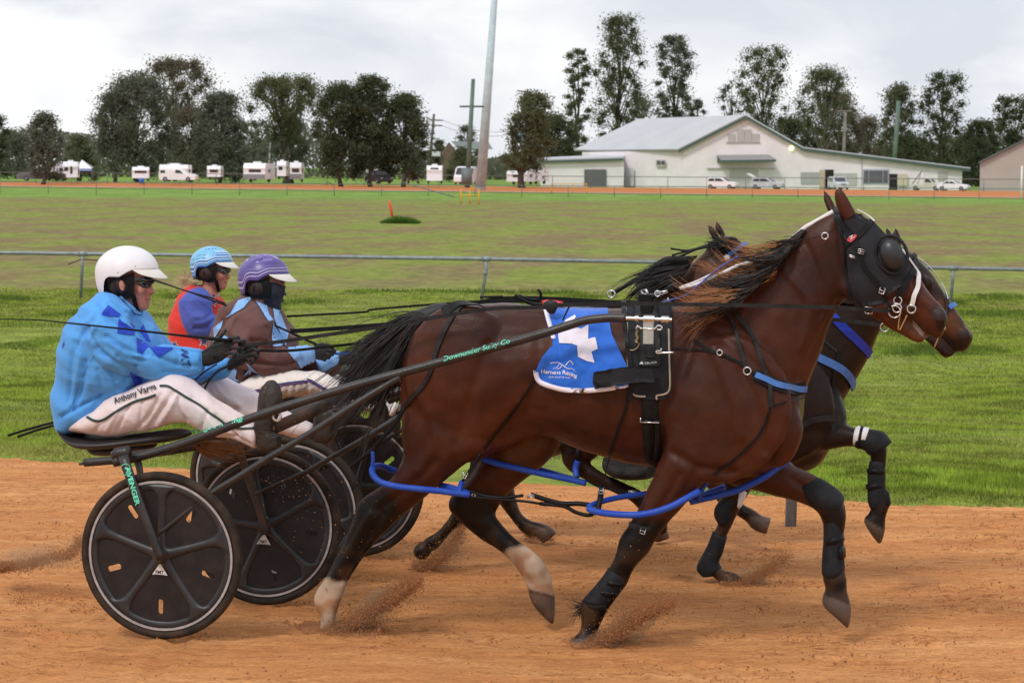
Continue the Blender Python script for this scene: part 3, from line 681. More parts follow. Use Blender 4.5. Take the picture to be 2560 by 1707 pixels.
def coat_colors(mb, pair, black, white, hoofs, tan=(), seed=0):
    """bay coat with black points; regions measured as polygons on the side of the animal"""
    v = np.array(mb.v); x, y = proj(v); c = np.zeros((len(v), 3)); A = np.array(pair[0]); B = np.array(pair[1])
    def m(poly):
        sp = poly[0]; q = [S(sp, a, b) for a, b in poly[1:]]
        return np.array([_inside(a, b, q) for a, b in zip(x, y)])
    nz = np.array([mnoise.noise(Vector(p) * 2.2 + Vector((seed, 0, 0))) for p in v]); k = np.clip(.35 + .6 * nz, 0, 1)[:, None]
    c = A * (1 - k) + B * k
    def soft(mask):
        return mask.astype(float)
    def blend(polys, col, jit):
        nonlocal c
        w_ = np.zeros(len(v))
        for poly in polys:
            sp = poly[0]; q = [S(sp, a, b) for a, b in poly[1:]]
            acc = np.zeros(len(v))
            for dx, dy in ((0, 0), (jit, 0), (-jit, 0), (0, jit), (0, -jit), (jit * .7, jit * .7), (-jit * .7, -jit * .7), (jit * 2, 0), (-jit * 2, 0)):
                acc += np.array([_inside(a + dx, b + dy, q) for a, b in zip(x, y)])
            w_ = np.maximum(w_, acc / 9)
        n2 = np.array([mnoise.noise(Vector(p) * 22) for p in v]); w_ = np.clip(w_ + n2 * .3 * (w_ > .05) * (w_ < .95), 0, 1)
        c = c * (1 - w_[:, None]) + np.array(col) * w_[:, None]
    if tan: blend(tan, (.10, .036, .014), 16)
    blend(black, (.0075, .0055, .005), 12)
    if white:
        blend(white, (.44, .33, .24), 5); zz = np.array([mnoise.noise(Vector(p) * 14) for p in v]); w3 = (np.clip(zz * 2.2, 0, .75) * (c[:, 0] > .35))[:, None]; c = c * (1 - w3) + np.array([.30, .12, .045]) * w3
    blend(hoofs, (.085, .062, .05), 1.5)
    dz = np.clip((.55 - v[:, 2]) / .5, 0, 1) * np.clip(.25 + .9 * np.array([mnoise.noise(Vector(p) * 17) for p in v]), 0, .6) * .35; c = c * (1 - dz[:, None]) + np.array([.30, .135, .06]) * dz[:, None]      # track dirt on the lower legs
    return c
H1 = empty('horse', G('D', 1345, 1480), label='bay horse nearest the camera trotting right, wearing black blinkered hood and blue number 4 cloth', cat='horse')
b1 = carve(fuse(horse_body_1(), .009, 7, muscle), GROOVES)
B1V = bvh_of(b1)
body = b1.build('body', K['coat'], H1)
setcol(body, coat_colors(b1, COAT[1],
    [('D', 1490, 1150, 1560, 1200, 1500, 1330, 1400, 1480, 1280, 1500, 1280, 1370, 1420, 1200)] and
    [('D', (1430, 1180), (1545, 1200), (1510, 1300), (1420, 1500), (1270, 1500), (1290, 1360)), ('D', (1880, 1170), (1960, 1160), (1975, 1460), (1870, 1460)),
     ('D', (800, 1150), (880, 1120), (930, 1175), (890, 1230), (800, 1360), (700, 1360)), ('D', (1020, 1130), (1130, 1120), (1150, 1170), (1240, 1280), (1190, 1310), (1030, 1200)),
     ('D', (2150, 700), (2200, 700), (2190, 760), (2150, 760))],
    [('D', (700, 1338), (735, 1322), (770, 1335), (812, 1336), (790, 1500), (690, 1500)), ('D', (1165, 1262), (1200, 1250), (1222, 1238), (1300, 1330), (1285, 1368), (1210, 1350), (1150, 1290))],
    [('D', (1214, 1360), (1282, 1376), (1290, 1440), (1240, 1440)), ('D', (1885, 1362), (1960, 1392), (1960, 1460), (1880, 1400)), ('D', (1290, 1466), (1390, 1466), (1390, 1500), (1290, 1500)), ('D', (700, 1450), (800, 1450), (800, 1500), (700, 1500))],
    tan=[('D', (1145, 1020), (1200, 985), (1290, 1000), (1230, 1080), (1160, 1090)), ('D', (2060, 745), (2130, 760), (2130, 800), (2060, 790)), ('D', (1290, 1010), (1500, 1075), (1500, 1090), (1280, 1030))]))
# ---- hair
def hair(mb, roots, n, length, r0=.004, sag=.0, spread=.04, curl=.03, seed=1, segs=6, m=None, wave=1.0, start=0.0, clumps=0):
    """roots: list of (p0, p1, p2, p3) guide curves; strands are blended between neighbouring guides"""
    r = random.Random(seed); cl = [(r.random(), Vector((r.gauss(0, 1), r.gauss(0, 1), r.gauss(0, 1))), Vector((r.gauss(0, 1), r.gauss(0, 1), r.gauss(0, 1))), r.uniform(0, 6.28), r.uniform(.75, 1.1)) for _ in range(max(clumps, 1))]
    for i in range(n):
        c_ = cl[i % len(cl)]
        t = (r.random() if not clumps else min(.9999, max(0, c_[0] + r.gauss(0, .018)))) * (len(roots) - 1); k = min(int(t), len(roots) - 2); f = t - k
        L_ = r.uniform(length[0], length[1]); off = Vector((r.gauss(0, 1), r.gauss(0, 1), r.gauss(0, 1))) * spread
        ph = r.uniform(0, 6.28); pts = []; A = roots[k]; B = roots[k + 1]; g = len(A)
        cv = Vector((r.gauss(0, 1), r.gauss(0, 1), r.gauss(0, 1))) * curl
        if clumps: off = off * .3 + c_[1] * spread * .9; cv = cv * .25 + c_[2] * curl; ph = c_[3] + r.gauss(0, .25); L_ = min(length[1], L_ * c_[4])
        for j in range(segs + 1):
            s_ = (start + (1 - start) * j / segs) * L_; q = s_ * (g - 1); a = min(int(q), g - 2); e = q - a
            p = A[a].lerp(A[a + 1], e).lerp(B[a].lerp(B[a + 1], e), f)
            pts.append(p + off * (s_ ** .8) + cv * s_ * s_ + Vector((math.sin(ph + s_ * 5), math.cos(ph + s_ * 4), math.sin(ph * 2 + s_ * 6))) * (.012 * s_ * wave))
        rad = r0 * r.uniform(.6, 1.3)
        mb.tube(pts, [rad * (1 - .7 * j / segs) for j in range(segs + 1)], 3, m=0 if m is None else m(r), cap=False)
    return mb
def guides(sp, curves, v): return [line(sp, c, v, 3) for c in curves]
tail = MB()
TG = [[(770, 385, 0), (600, 400, -.02), (440, 520, -.05), (260, 700, -.05), (70, 940, -.04)],
      [(770, 400, -.03), (620, 440, -.06), (450, 600, -.08), (310, 790, -.08), (130, 1010, -.08)],
      [(780, 410, -.05), (660, 480, -.09), (560, 640, -.10), (450, 830, -.10), (330, 1050, -.1)],
      [(790, 420, .03), (700, 520, 0), (640, 680, 0), (590, 850, 0), (540, 1060, 0)]]
TGl = [[(a, b, v - .02) for a, b, v in c] for c in TG]
tg = guides('R8', TGl, 0)
hair(tail, tg, 1900, (.68, 1.06), .0030, spread=.026, curl=.06, wave=2.4, clumps=46, seed=2, segs=8, m=lambda r: 0 if r.random() < .8 else 1)
hair(tail, tg[:2], 60, (.8, 1.25), .0022, spread=.04, curl=.12, seed=5, segs=8)
hair(tail, tg[2:], 90, (.7, 1.12), .0022, spread=.04, curl=.08, seed=6, segs=8)
K['hair_brown'] = M('horse_hair_brown', (.035, .016, .009), .45, .3, 30); K['hair_ginger'] = M('horse_hair_ginger', (.30, .115, .036), .5, .25, 20)
tcv = [line('R8', c, 0, 3) for c in ([(790, 385, 0), (640, 450, -.04), (500, 600, -.06), (400, 760, -.06), (320, 900, -.05)],)][0]
tail.tube(tcv, [.045 + .035 * math.sin(math.pi * i / (len(tcv) - 1)) - .03 * (i / (len(tcv) - 1)) for i in range(len(tcv))], 14, flat=.45, up=H)
tail.build('tail', [K['hair_black'], K['hair_brown']], H1)
td = MB(); td.tube(line('R8', [(900, 385), (800, 385), (690, 425)], 0, 4), [.05, .05, .048, .045, .042, .04, .04, .038, .03], 12); td.build('tail_dock', K['hair_black'], H1)
mane = MB()
MGd = [[(1500, 330, -.06), (1380, 420, -.09), (1260, 480, -.10), (1080, 560, -.10), (880, 600, -.08), (700, 600, -.06)],
       [(1440, 430, -.08), (1300, 560, -.125), (1120, 640, -.13), (900, 690, -.12), (700, 690, -.1), (520, 640, -.08)],
       [(1330, 560, -.09), (1180, 720, -.15), (980, 830, -.16), (760, 900, -.15), (540, 900, -.13), (330, 860, -.1)],
       [(1180, 720, -.10), (1000, 900, -.175), (800, 1030, -.19), (600, 1080, -.18), (400, 1100, -.15), (250, 1000, -.12)],
       [(980, 880, -.11), (820, 1080, -.2), (640, 1180, -.22), (420, 1230, -.2), (200, 1240, -.17), (-60, 1190, -.14)],
       [(760, 1040, -.12), (640, 1230, -.225), (480, 1300, -.24), (250, 1330, -.23), (50, 1400, -.2), (-150, 1380, -.18)],
       [(620, 1150, -.14), (540, 1300, -.24), (400, 1400, -.26), (200, 1480, -.25), (50, 1600, -.24), (-120, 1680, -.22)]]
mg = guides('A2', MGd, 0)
hair(mane, mg, 1100, (.45, .95), .0034, spread=.03, curl=.03, wave=2, clumps=44, seed=3, segs=8, m=lambda r: 0 if r.random() < .85 else 1)
patch(mane, B1V, 'A2', [(1500, 330), (1560, 330), (1440, 520), (1250, 760), (1050, 980), (800, 1200), (620, 1320), (500, 1330), (560, 1150), (760, 980), (960, 780), (1200, 560), (1380, 420)], .006, thick=.010, step=60)
mane.build('mane', [K['hair_black'], K['hair_brown']], H1)
m2 = MB(); hair(m2, mg, 560, (.82, 1.1), .0017, spread=.035, curl=.04, seed=4, segs=8, wave=1.8, start=.55, clumps=40)
# the sunburnt ends only: drop the root half of those strands
m2.build('mane_ends', K['hair_ginger'], H1)
ft = MB(); hair(ft, guides('R6', [[(245, 1130, -.15), (215, 1140, -.15), (185, 1100, -.15)], [(240, 1190, -.15), (205, 1220, -.15), (190, 1290, -.15)]], 0), 60, (.5, 1), .002, spread=.02, seed=9)
ft.build('fetlock_hair', K['hair_black'], H1)
# ---- nostril and mouth
no = MB(); patch(no, B1V, 'R3', [(1828, 990), (1850, 970), (1890, 968), (1925, 995), (1930, 1030), (1905, 1052), (1865, 1045), (1838, 1025)], .0015, step=12)
no.build('nostril', M('nostril_dark', (.02, .008, .008), .6, .1), H1)
mo = MB(); strap(mo, B1V, 'R3', [(1660, 1000), (1710, 1050), (1760, 1110), (1800, 1165)], .008, .0005, .001); mo.build('mouth', M('mouth_dark', (.015, .007, .007), .6), H1)
lp = MB(); patch(lp, B1V, 'R3', [(1690, 1040), (1760, 1120), (1805, 1175), (1790, 1195), (1740, 1150), (1690, 1090)], .001, step=14); lp.build('lip', M('lip_pink_grey', (.16, .11, .10), .5, .4, 40), H1)
# ---- hood
K['hood'] = M('hood_fabric', (.012, .012, .016), .6, .2, 10, .15, 300, col2=(.021, .021, .027), spec=.25)
hd = MB()
patch(hd, B1V, 'R3', [(1120, 300), (1180, 330), (1290, 268), (1340, 285), (1400, 340), (1500, 445), (1580, 530), (1640, 610), (1690, 690), (1660, 730), (1600, 800), (1520, 850), (1470, 930), (1300, 940), (1240, 900), (1215, 700), (1210, 500), (1160, 400)], .004, thick=.003, step=36)
hd.build('hood', K['hood'], H1)
cup = MB(); cc = P('R3', 1535, 570, -.118); rr = ROT @ Matrix.Rotation(R(-20), 3, 'Y')
cup.ell(cc, .050, .034, .066, rr, 28, 16); cup.build('blinker_cup', M('blinker_plastic', (.018, .020, .024), .38, .15, 8), H1)
cr_ = MB(); cr_.tube([cc + rr @ Vector((.066 * math.cos(a), .012, .084 * math.sin(a))) for a in np.linspace(0, 6.28, 33)], .008, 6, cap=False); cr_.build('blinker_rim', K['hood'], H1)
# ---- bridle
def S1(name, mat, sp, pts, wd, off=.007, th=.004, **k):
    mb = MB(); strap(mb, B1V, sp, pts, wd, off, th, **k); return mb.build(name, mat, H1, True, 40)
br = MB()
for sp, pts, wd in [('R3', [(1120, 235), (1150, 300), (1190, 370), (1240, 440), (1285, 530), (1345, 675)], .020), ('R3', [(1140, 250), (1250, 420), (1300, 520)], .016), ('R3', [(1120, 290), (1160, 370), (1210, 500)], .016),
                    ('R3', [(1210, 500), (1260, 460), (1330, 400), (1400, 320)], .026), ('R3', [(1345, 675), (1420, 760), (1465, 820)], .018),
                    ('R3', [(1690, 690), (1640, 770), (1590, 850), (1560, 850)], .024), ('R3', [(1590, 850), (1575, 885)], .018), ('R3', [(1465, 830), (1500, 900), (1530, 960)], .012)]:
    strap(br, B1V, sp, pts, wd, .011, .004)
br.build('bridle', K['leather'], H1, True, 40)
S1('nose_strap', K['white_strap'], 'R3', [(1600, 540), (1690, 665), (1715, 720), (1715, 800), (1700, 880), (1690, 945)], .020, .014, .005)
S1('head_check', K['white_strap'], 'R3', [(1285, 252), (1340, 290), (1400, 345)], .012, .012, .004)
def ring(mb, c, r, t=.0035, tilt=0, nrm=None):
    a_ = ROT @ Matrix.Rotation(tilt, 3, 'Z')
    mb.tube([c + a_ @ Vector((r * math.cos(a), 0, r * math.sin(a))) for a in np.linspace(0, 6.2832, 21)], t, 6, cap=False)
rg = MB()
for x, y, r in [(1580, 905, .017), (1575, 958, .019), (1557, 985, .026), (1680, 965, .018)]: ring(rg, P('R3', x, y, -.085), r)
rg.split('bit_ring', K['steel'], H1)
bk = MB()
def buckle(mb, c, w_, h_, t=.003, ang=0):
    a_ = ROT @ Matrix.Rotation(ang, 3, 'Y'); q = [c + a_ @ Vector((x, 0, z)) for x, z in ((-w_, -h_), (w_, -h_), (w_, h_), (-w_, h_), (-w_, -h_))]
    mb.tube(q, t, 5); mb.tube([(q[0] + q[3]) / 2, (q[1] + q[2]) / 2], t * .8, 5)
for x, y, w_, h_, a in [(1467, 832, .011, .013, .3), (1370, 975, .016, .014, 0), (1315, 548, .013, .009, .2), (1250, 585, .013, .004, .3)]: buckle(bk, P('R3', x, y, -.118), w_, h_, ang=a)
bk.split('buckle', K['steel'], H1)
bdg = MB(); patch(bdg, B1V, 'R3', [(1232, 475), (1228, 458), (1250, 438), (1280, 432), (1286, 448), (1272, 468), (1250, 484)], .02, thick=.004, step=8); bo = bdg.build('badge', K['red'], H1)
bw = MB(); write(bw, B1V, 'R3', 'Z', (1246, 466), (1270, 452), 20, .027, bold=.04); bw.build('badge_mark', K['label_white'], bo)
tn = MB(); tn.tube(line('R3', [(1605, 985), (1590, 1050), (1585, 1118)], -.075, 3), .007, 6, flat=.4); tn.tube(line('R3', [(1648, 1010), (1620, 1070), (1595, 1120)], -.07, 3), .009, 6, flat=.4); tn.split('chin_strap', K['brass'], H1)
S1('throat_strap', K['leather'], 'R3', [(1210, 510), (1215, 650), (1225, 800), (1240, 900)], .012, .010)
nk = MB(); ring(nk, P('R3', 1052, 436, -.115), .014, .0035); nk.build('neck_ring', K['steel'], H1)
ck = MB(); ck.tube(line('R3', [(1135, 365), (1060, 430), (900, 460), (760, 495), (600, 530)], -.115, 4), .002, 5); ck.build('cord', K['leather'], H1)
ov = MB(); ribbon(ov, line('R3', [(1112, 258), (1040, 300), (960, 345), (910, 372), (850, 425), (770, 488)], -.03, 4), .019, .006); ov.build('overcheck_strap', K['white_strap'], H1)
ov = MB(); ribbon(ov, line('A3', [(2300, 615), (2050, 690), (1870, 775), (1700, 850), (1450, 960), (1230, 1015)], -.16, 4), .014, .006); ribbon(ov, line('A3', [(1700, 800), (1600, 850), (1450, 920), (1225, 1000)], -.16, 4), .009, .005)
ov.build('overcheck_strap', K['white_strap'], H1)
ln = MB(); ln.tube(line('A3', [(2050, 560), (1850, 680), (1700, 790), (1500, 960), (1350, 1080), (1250, 1135), (1100, 1175), (1000, 1210)], -.17, 4), .0035, 6); ln.build('pull_cord', M('blue_cord', srgb(70, 85, 170), .5), H1)
# ---- saddle pad and tackle
sp_ = MB()
patch(sp_, B1V, 'R4', [(965, 200), (1000, 185), (1060, 175), (1160, 160), (1250, 140), (1253, 300), (1248, 500), (1246, 690), (1225, 750), (1180, 775), (1020, 768), (985, 740), (972, 600), (968, 400)], .008, thick=.014, step=32)
sp_.build('saddle_pad', K['rubber'], H1)
pp = MB(); strap(pp, B1V, 'R4', [(1232, 150), (1232, 400), (1230, 660), (1215, 725), (1180, 745), (1152, 750), (1155, 775)], .008, .024, .003, m=0)
strap(pp, B1V, 'R4', [(966, 300), (968, 500), (975, 690), (1000, 742), (1040, 752), (1080, 752)], .008, .024, .003)
pp.build('pad_piping', M('cream_piping', (.38, .30, .22), .6, .1), H1)
sk = MB(); patch(sk, B1V, 'R4', [(1010, 190), (1160, 180), (1175, 300), (1180, 568), (1040, 570), (1030, 400)], .024, thick=.008, step=30)
patch(sk, B1V, 'R4', [(1020, 210), (1060, 205), (1060, 300), (1010, 290)], .034, thick=.006, step=20)
patch(sk, B1V, 'R4', [(1085, 400), (1130, 400), (1135, 515), (1080, 515)], .034, thick=.010, step=20)
sk.split('saddle_flap', K['leather_dusty'], H1)
sg = MB(); strap(sg, B1V, 'R4', [(1105, 560), (1110, 750), (1115, 920), (1125, 1100), (1150, 1200)], .075, .012, .006)
strap(sg, B1V, 'R4', [(1090, 900), (1095, 1010), (1105, 1150)], .03, .022, .005); strap(sg, B1V, 'R4', [(1150, 900), (1150, 1010), (1145, 1150)], .03, .022, .005)
sg.build('girth', K['leather'], H1)
gb = MB(); hh = hit(B1V, 'R4', 1118, 925)[0] - N * .035; gb.tube([hh - H * .042, hh + H * .042], .0035, 6); gb.tube([hh - H * .042, hh - H * .04 + Z * .02], .003, 6)
gb.build('girth_buckle', K['steel'], H1)
fl = MB(); patch(fl, B1V, 'R4', [(735, 640), (760, 610), (900, 590), (1000, 580), (1125, 580), (1128, 655), (1000, 665), (880, 690), (750, 712)], .062, thick=.012, step=32)
fl.build('cloth_holder', K['rubber'], H1)
tr = MB(); a0 = P('R4', 1095, 140, -.05)
tr.tube([P('R4', 1060, 150, -.1), P('R4', 1062, 110, -.08), P('R4', 1080, 95, -.06), P('R4', 1105, 110, -.06), P('R4', 1110, 150, -.1)], .008, 8)
tr.tube([P('R4', 1075, 100, -.05), P('R4', 1050, 70, -.05), P('R4', 1085, 62, -.05), P('R4', 1100, 100, -.05)], .0055, 8)
tr.tube([P('R4', 1125, 130, -.08), P('R4', 1150, 95, -.1), P('R4', 1180, 80, -.12), P('R4', 1230, 70, -.13)], .005, 8); tr.tube([P('R4', 1120, 120, -.08), P('R4', 1170, 105, -.1), P('R4', 1230, 75, -.13)], .004, 8)
ring(tr, P('R4', 1160, 90, -.12), .012, .004); ring(tr, P('R4', 858, 92, .05), .016, .004)
tr.split('saddle_tree', K['steel'], H1)
st_ = MB(); st_.box((P('R4', 1092, 135, -.06)), (.06, .1, .06), ROT); st_.box(P('R4', 1090, 205, -.16), (.05, .05, .07), ROT); st_.tube([P('R4', 1240, 62, -.13), P('R4', 1300, 40, -.15)], .02, 10); st_.split('saddle_block', K['leather'], H1, True, 30)
lk_ = MB(); lk_.box(P('R4', 1102, 340, -.405), (.045, .02, .10), ROT); lk_.build('tug_plate', K['steel'], H1, False)
lc = MB()
lc.tube(line('R4', [(1020, 320, -.41), (1030, 300, -.41), (1050, 315, -.41), (1090, 318, -.42), (1140, 318, -.42), (1160, 298, -.41), (1188, 305, -.41), (1180, 325, -.41), (1155, 322, -.41)], 0, 3), .0045, 6)
lc.build('lynch_pin', K['steel'], H1)
sn = MB(); sn.tube(line('R4', [(1030, 325), (1022, 355), (1030, 380), (1018, 400), (1030, 410)], -.4, 3), .006, 6); sn.tube(line('R4', [(1040, 410), (1030, 440), (1000, 458), (980, 455)], -.39, 3), .003, 6); sn.build('snap_hook', M('dull_brass', (.3, .24, .13), .45, metal=.6), H1)
s2 = MB(); s2.tube(line('R4', [(1265, 473), (1200, 475), (1160, 478), (1152, 465), (1180, 462), (1185, 445)], -.345, 3), .005, 6); s2.build('snap_hook', K['steel'], H1)
wl = MB(); write(wl, B1V, 'R4', 'ZILCO', (1075, 556), (1150, 550), 12, .035, bold=.02); patch(wl, B1V, 'R4', [(1040, 556), (1055, 536), (1070, 556)], .035, step=6); wl.build('saddle_badge', K['label_white'], H1)
# back straps over the rump, breeching, crupper, quarter straps
S1('crupper', K['leather'], 'R8', [(880, 380), (960, 335), (1050, 300), (1120, 285), (1200, 290)], .05, .008, .006)
ct = MB(); ct.tube(line('R8', [(690, 500), (720, 440), (800, 390), (900, 350), (1000, 320)], -.05, 4), [.018] * 17, 10); ct.build('crupper_dock', K['leather_dusty'], H1)
S1('hip_strap', K['leather_dusty'], 'R8', [(1100, 290), (1020, 330), (960, 385), (900, 490), (850, 600), (815, 710), (790, 800), (740, 890), (680, 960), (600, 1050)], .018, .007, .003)
q = MB(); q.tube(line('R8', [(600, 1050), (560, 1120), (520, 1180), (450, 1260), (390, 1330)], -.25, 4), [.010] * 17, 6, flat=.5); q.build('hopple_hanger', K['leather'], H1)
S1('hopple_hanger', K['leather'], 'R4', [(365, 640), (300, 740), (200, 880), (100, 1000), (20, 1110)], .010, .006, .003)
q = MB(); q.tube(line('R5', [(1310, 215), (1270, 280), (1225, 350), (1195, 400)], -.2, 3), .007, 6, flat=.5); q.build('hopple_hanger', K['leather'], H1)
S1('hopple_hanger', K['leather'], 'R4', [(980, 700), (950, 850), (900, 980), (850, 1130)], .012, .006, .003)
q = MB(); q.tube(line('R4', [(850, 1130), (825, 1240), (800, 1350)], -.2, 3), .007, 6, flat=.5); q.build('hopple_hanger', K['leather'], H1)
S1('back_strap', K['leather'], 'R4', [(940, 160), (950, 300), (965, 430), (985, 560), (985, 690), (975, 780)], .020, .03, .004)
# breast collar and neck straps
S1('breast_collar', K['leather'], 'R4', [(1790, 620), (1880, 665), (1980, 700), (2060, 715), (2112, 700)], .052, .006, .008)
S1('collar_pad', K['blue_pad'], 'R4', [(1795, 625), (1880, 662), (1980, 697), (2060, 712), (2112, 705)], .026, .016, .006)
S1('collar_strap', K['leather'], 'R4', [(1400, 395), (1480, 450), (1560, 480), (1650, 520), (1740, 565), (1790, 620)], .012, .008, .004)
S1('collar_strap', K['leather'], 'R4', [(1260, 450), (1380, 455), (1500, 465), (1560, 480)], .006, .008, .003)
S1('neck_strap', K['leather_dusty'], 'R4', [(1560, 120), (1630, 240), (1680, 370), (1720, 520), (1745, 600)], .015, .012, .004)
S1('neck_strap', K['leather_dusty'], 'R4', [(1660, 190), (1740, 320), (1810, 450), (1860, 580), (1890, 700), (1895, 830)], .018, .016, .004)
S1('neck_strap', K['leather'], 'R4', [(1895, 830), (1860, 950), (1780, 1060), (1650, 1180), (1520, 1270)], .010, .007, .003)
S1('neck_strap', K['leather'], 'R4', [(1895, 830), (1980, 800), (2110, 765)], .008, .007, .003)
rg = MB(); 
for x, y, r in ((1750, 592, .016), (1570, 472, .012)):
    ring(rg, hit(B1V, 'R4', x, y)[0] - N * .02, r)
rg.split('collar_ring', K['steel'], H1)
# hopples: plastic loops
def loop(name, mat, sp, pts, r, H_, **k):
    mb = MB(); mb.tube(line(sp, pts, 0, 5), r, 12, **k); return mb.build(name, mat, H_)
loop('hopple', K['blue_strap'], 'R5', [(755, 335, -.02), (690, 308, -.06), (635, 298, -.14), (605, 318, -.20), (610, 360, -.24), (660, 405, -.26), (760, 432, -.265), (900, 448, -.26), (1040, 462, -.24), (1150, 476, -.22), (1240, 487, -.2)], .0145, H1)
loop('hopple_hanger', K['blue_strap'], 'R5', [(605, 205, -.2), (608, 260, -.2), (600, 310, -.2)], .009, H1)
loop('hopple', K['blue_strap'], 'R5', [(1045, 425, -.10), (1120, 440, -.16), (1200, 470, -.19), (1240, 485, -.2)], .014, H1)
loop('hopple', K['blue_strap'], 'R5', [(1300, 232, .02), (1340, 258, .015), (1450, 292, .01), (1600, 325, .005), (1750, 358, 0), (1900, 388, 0), (2000, 412, 0)], .0145, H1)
loop('hopple', K['blue_strap'], 'R5', [(1660, 310, .22), (1800, 350, .2), (1900, 378, .1), (1960, 400, .02)], .012, H1)
loop('hopple', K['blue_strap'], 'R4', [(710, 1490, -.22), (760, 1512, -.24), (900, 1530, -.27), (1060, 1530, -.28), (1220, 1490, -.27), (1340, 1430, -.25), (1430, 1380, -.2)], .0152, H1)
loop('hopple', K['blue_strap'], 'R4', [(710, 1480, -.22), (780, 1450, -.16), (900, 1420, -.08), (1040, 1400, -.02), (1150, 1385, .02)], .0130, H1)
loop('hopple', K['blue_strap'], 'R4', [(1370, 1448, -.06), (1450, 1430, -.05), (1560, 1405, -.05), (1700, 1365, -.06), (1850, 1290, -.06), (1940, 1225, -.03), (2005, 1185, .02)], .0152, H1)
loop('hopple', K['blue_strap'], 'R4', [(1380, 1440, .1), (1460, 1400, .2), (1600, 1350, .26)], .0130, H1)
loop('hopple_hanger', K['blue_strap'], 'R4', [(1995, 1190, .02), (2020, 1150, .02), (2030, 1120, .02)], .010, H1)
loop('hopple_hanger', K['leather'], 'R4', [(2020, 1130, .02), (2040, 1080, .02), (2030, 1030, .0)], .007, H1)
loop('hopple_hanger', K['blue_strap'], 'R5', [(1165, 490, -.21), (1180, 430, -.2), (1195, 400, -.2)], .013, H1)
loop('hopple_hanger', K['leather'], 'R4', [(770, 1500, -.23), (785, 1430, -.21), (795, 1360, -.2)], .013, H1)
loop('hopple_hanger', K['blue_strap'], 'R4', [(1430, 1440, -.1), (1440, 1390, -.12), (1470, 1340, -.12), (1500, 1300, -.13)], .010, H1)
hc = MB()
hc.tube(line('R5', [(1240, 465, -.2), (1330, 492, -.2), (1450, 505, -.2), (1590, 492, -.2)], 0, 4), .007, 6); hc.tube(line('R5', [(1240, 500, -.2), (1420, 515, -.2), (1600, 530, -.2), (1700, 545, -.2)], 0, 4), .006, 6)
hc.tube(line('R5', [(1640, 485, -.2), (1740, 520, -.2), (1850, 545, -.2), (1960, 545, -.2), (2050, 560, -.2)], 0, 4), .011, 8); hc.tube(line('R5', [(1700, 545, -.2), (1850, 560, -.2), (1930, 600, -.2), (2010, 620, -.2), (2060, 605, -.2)], 0, 4), .009, 8)
hc.tube(line('R4', [(690, 1300, 0), (760, 1340, 0), (870, 1370, 0), (1000, 1400, 0)], 0, 4), .006, 6)
hc.split('hopple_strap', K['leather'], H1)
hb = MB(); buckle(hb, P('R5', 1207, 358, -.215), .010, .014, .003, .4); buckle(hb, P('R4', 790, 1375, -.225), .011, .013, .003, 0); buckle(hb, P('R5', 1640, 495, -.215), .016, .006, .003, -.2); ring(hb, P('R5', 1265, 492, -.2), .008); buckle(hb, P('R6', 615, 688, -.225), .011, .013, .003, 0.2); buckle(hb, P('R4', 1000, 1385, -.02), .02, .005)
hb.split('hopple_buckle', K['steel'], H1)
# leg boots
def boot_on(name, mat, sp, secs, v, parent=H1, n=20, e=2.0):
    mb = MB(); loft(mb, sp, secs, v, n, 3, e); return mb.build(name, mat, parent)
boot_on('knee_boot', K['rubber'], 'R6', [(1642, 352, 1590, 470, .055), (1700, 352, 1625, 510, .066), (1780, 395, 1690, 558, .07), (1850, 450, 1760, 588, .068), (1868, 500, 1830, 580, .055)], .13)
boot_on('tendon_boot', K['rubber'], 'R6', [(1868, 560, 1742, 600, .047), (1862, 640, 1738, 640, .05), (1866, 760, 1738, 750, .048), (1868, 850, 1730, 850, .05), (1872, 930, 1728, 950, .055), (1850, 975, 1745, 968, .05)], .13)
bs = MB(); loft(bs, 'R6', [(1866, 710, 1742, 745, .055), (1872, 745, 1742, 775, .055)], .13, 18, 1, 2.0); loft(bs, 'R6', [(1876, 800, 1830, 780, .055), (1878, 850, 1832, 850, .055)], .13, 18, 1, 2.0); bs.split('boot_strap', K['leather'], H1)
boot_on('tendon_boot', K['rubber'], 'R6', [(402, 915, 512, 975, .045), (372, 960, 505, 1010, .052), (325, 1020, 480, 1065, .052), (280, 1070, 440, 1105, .052), (238, 1118, 402, 1150, .055)], -.15)
bs = MB(); loft(bs, 'R6', [(372, 985, 512, 1005, .058), (366, 1008, 508, 1028, .058)], -.15, 18, 1, 2.0); loft(bs, 'R6', [(340, 1040, 470, 1070, .058), (330, 1060, 462, 1095, .058)], -.15, 18, 1, 2.0); bs.split('boot_strap', K['leather'], H1)
boot_on('fetlock_band', K['leather_dusty'], 'R6', [(250, 1130, 410, 1145, .052), (262, 1150, 395, 1175, .05)], -.15)
boot_on('hobble_band', K['leather_dusty'], 'R6', [(530, 630, 720, 668, .064), (524, 665, 702, 700, .063)], -.15)
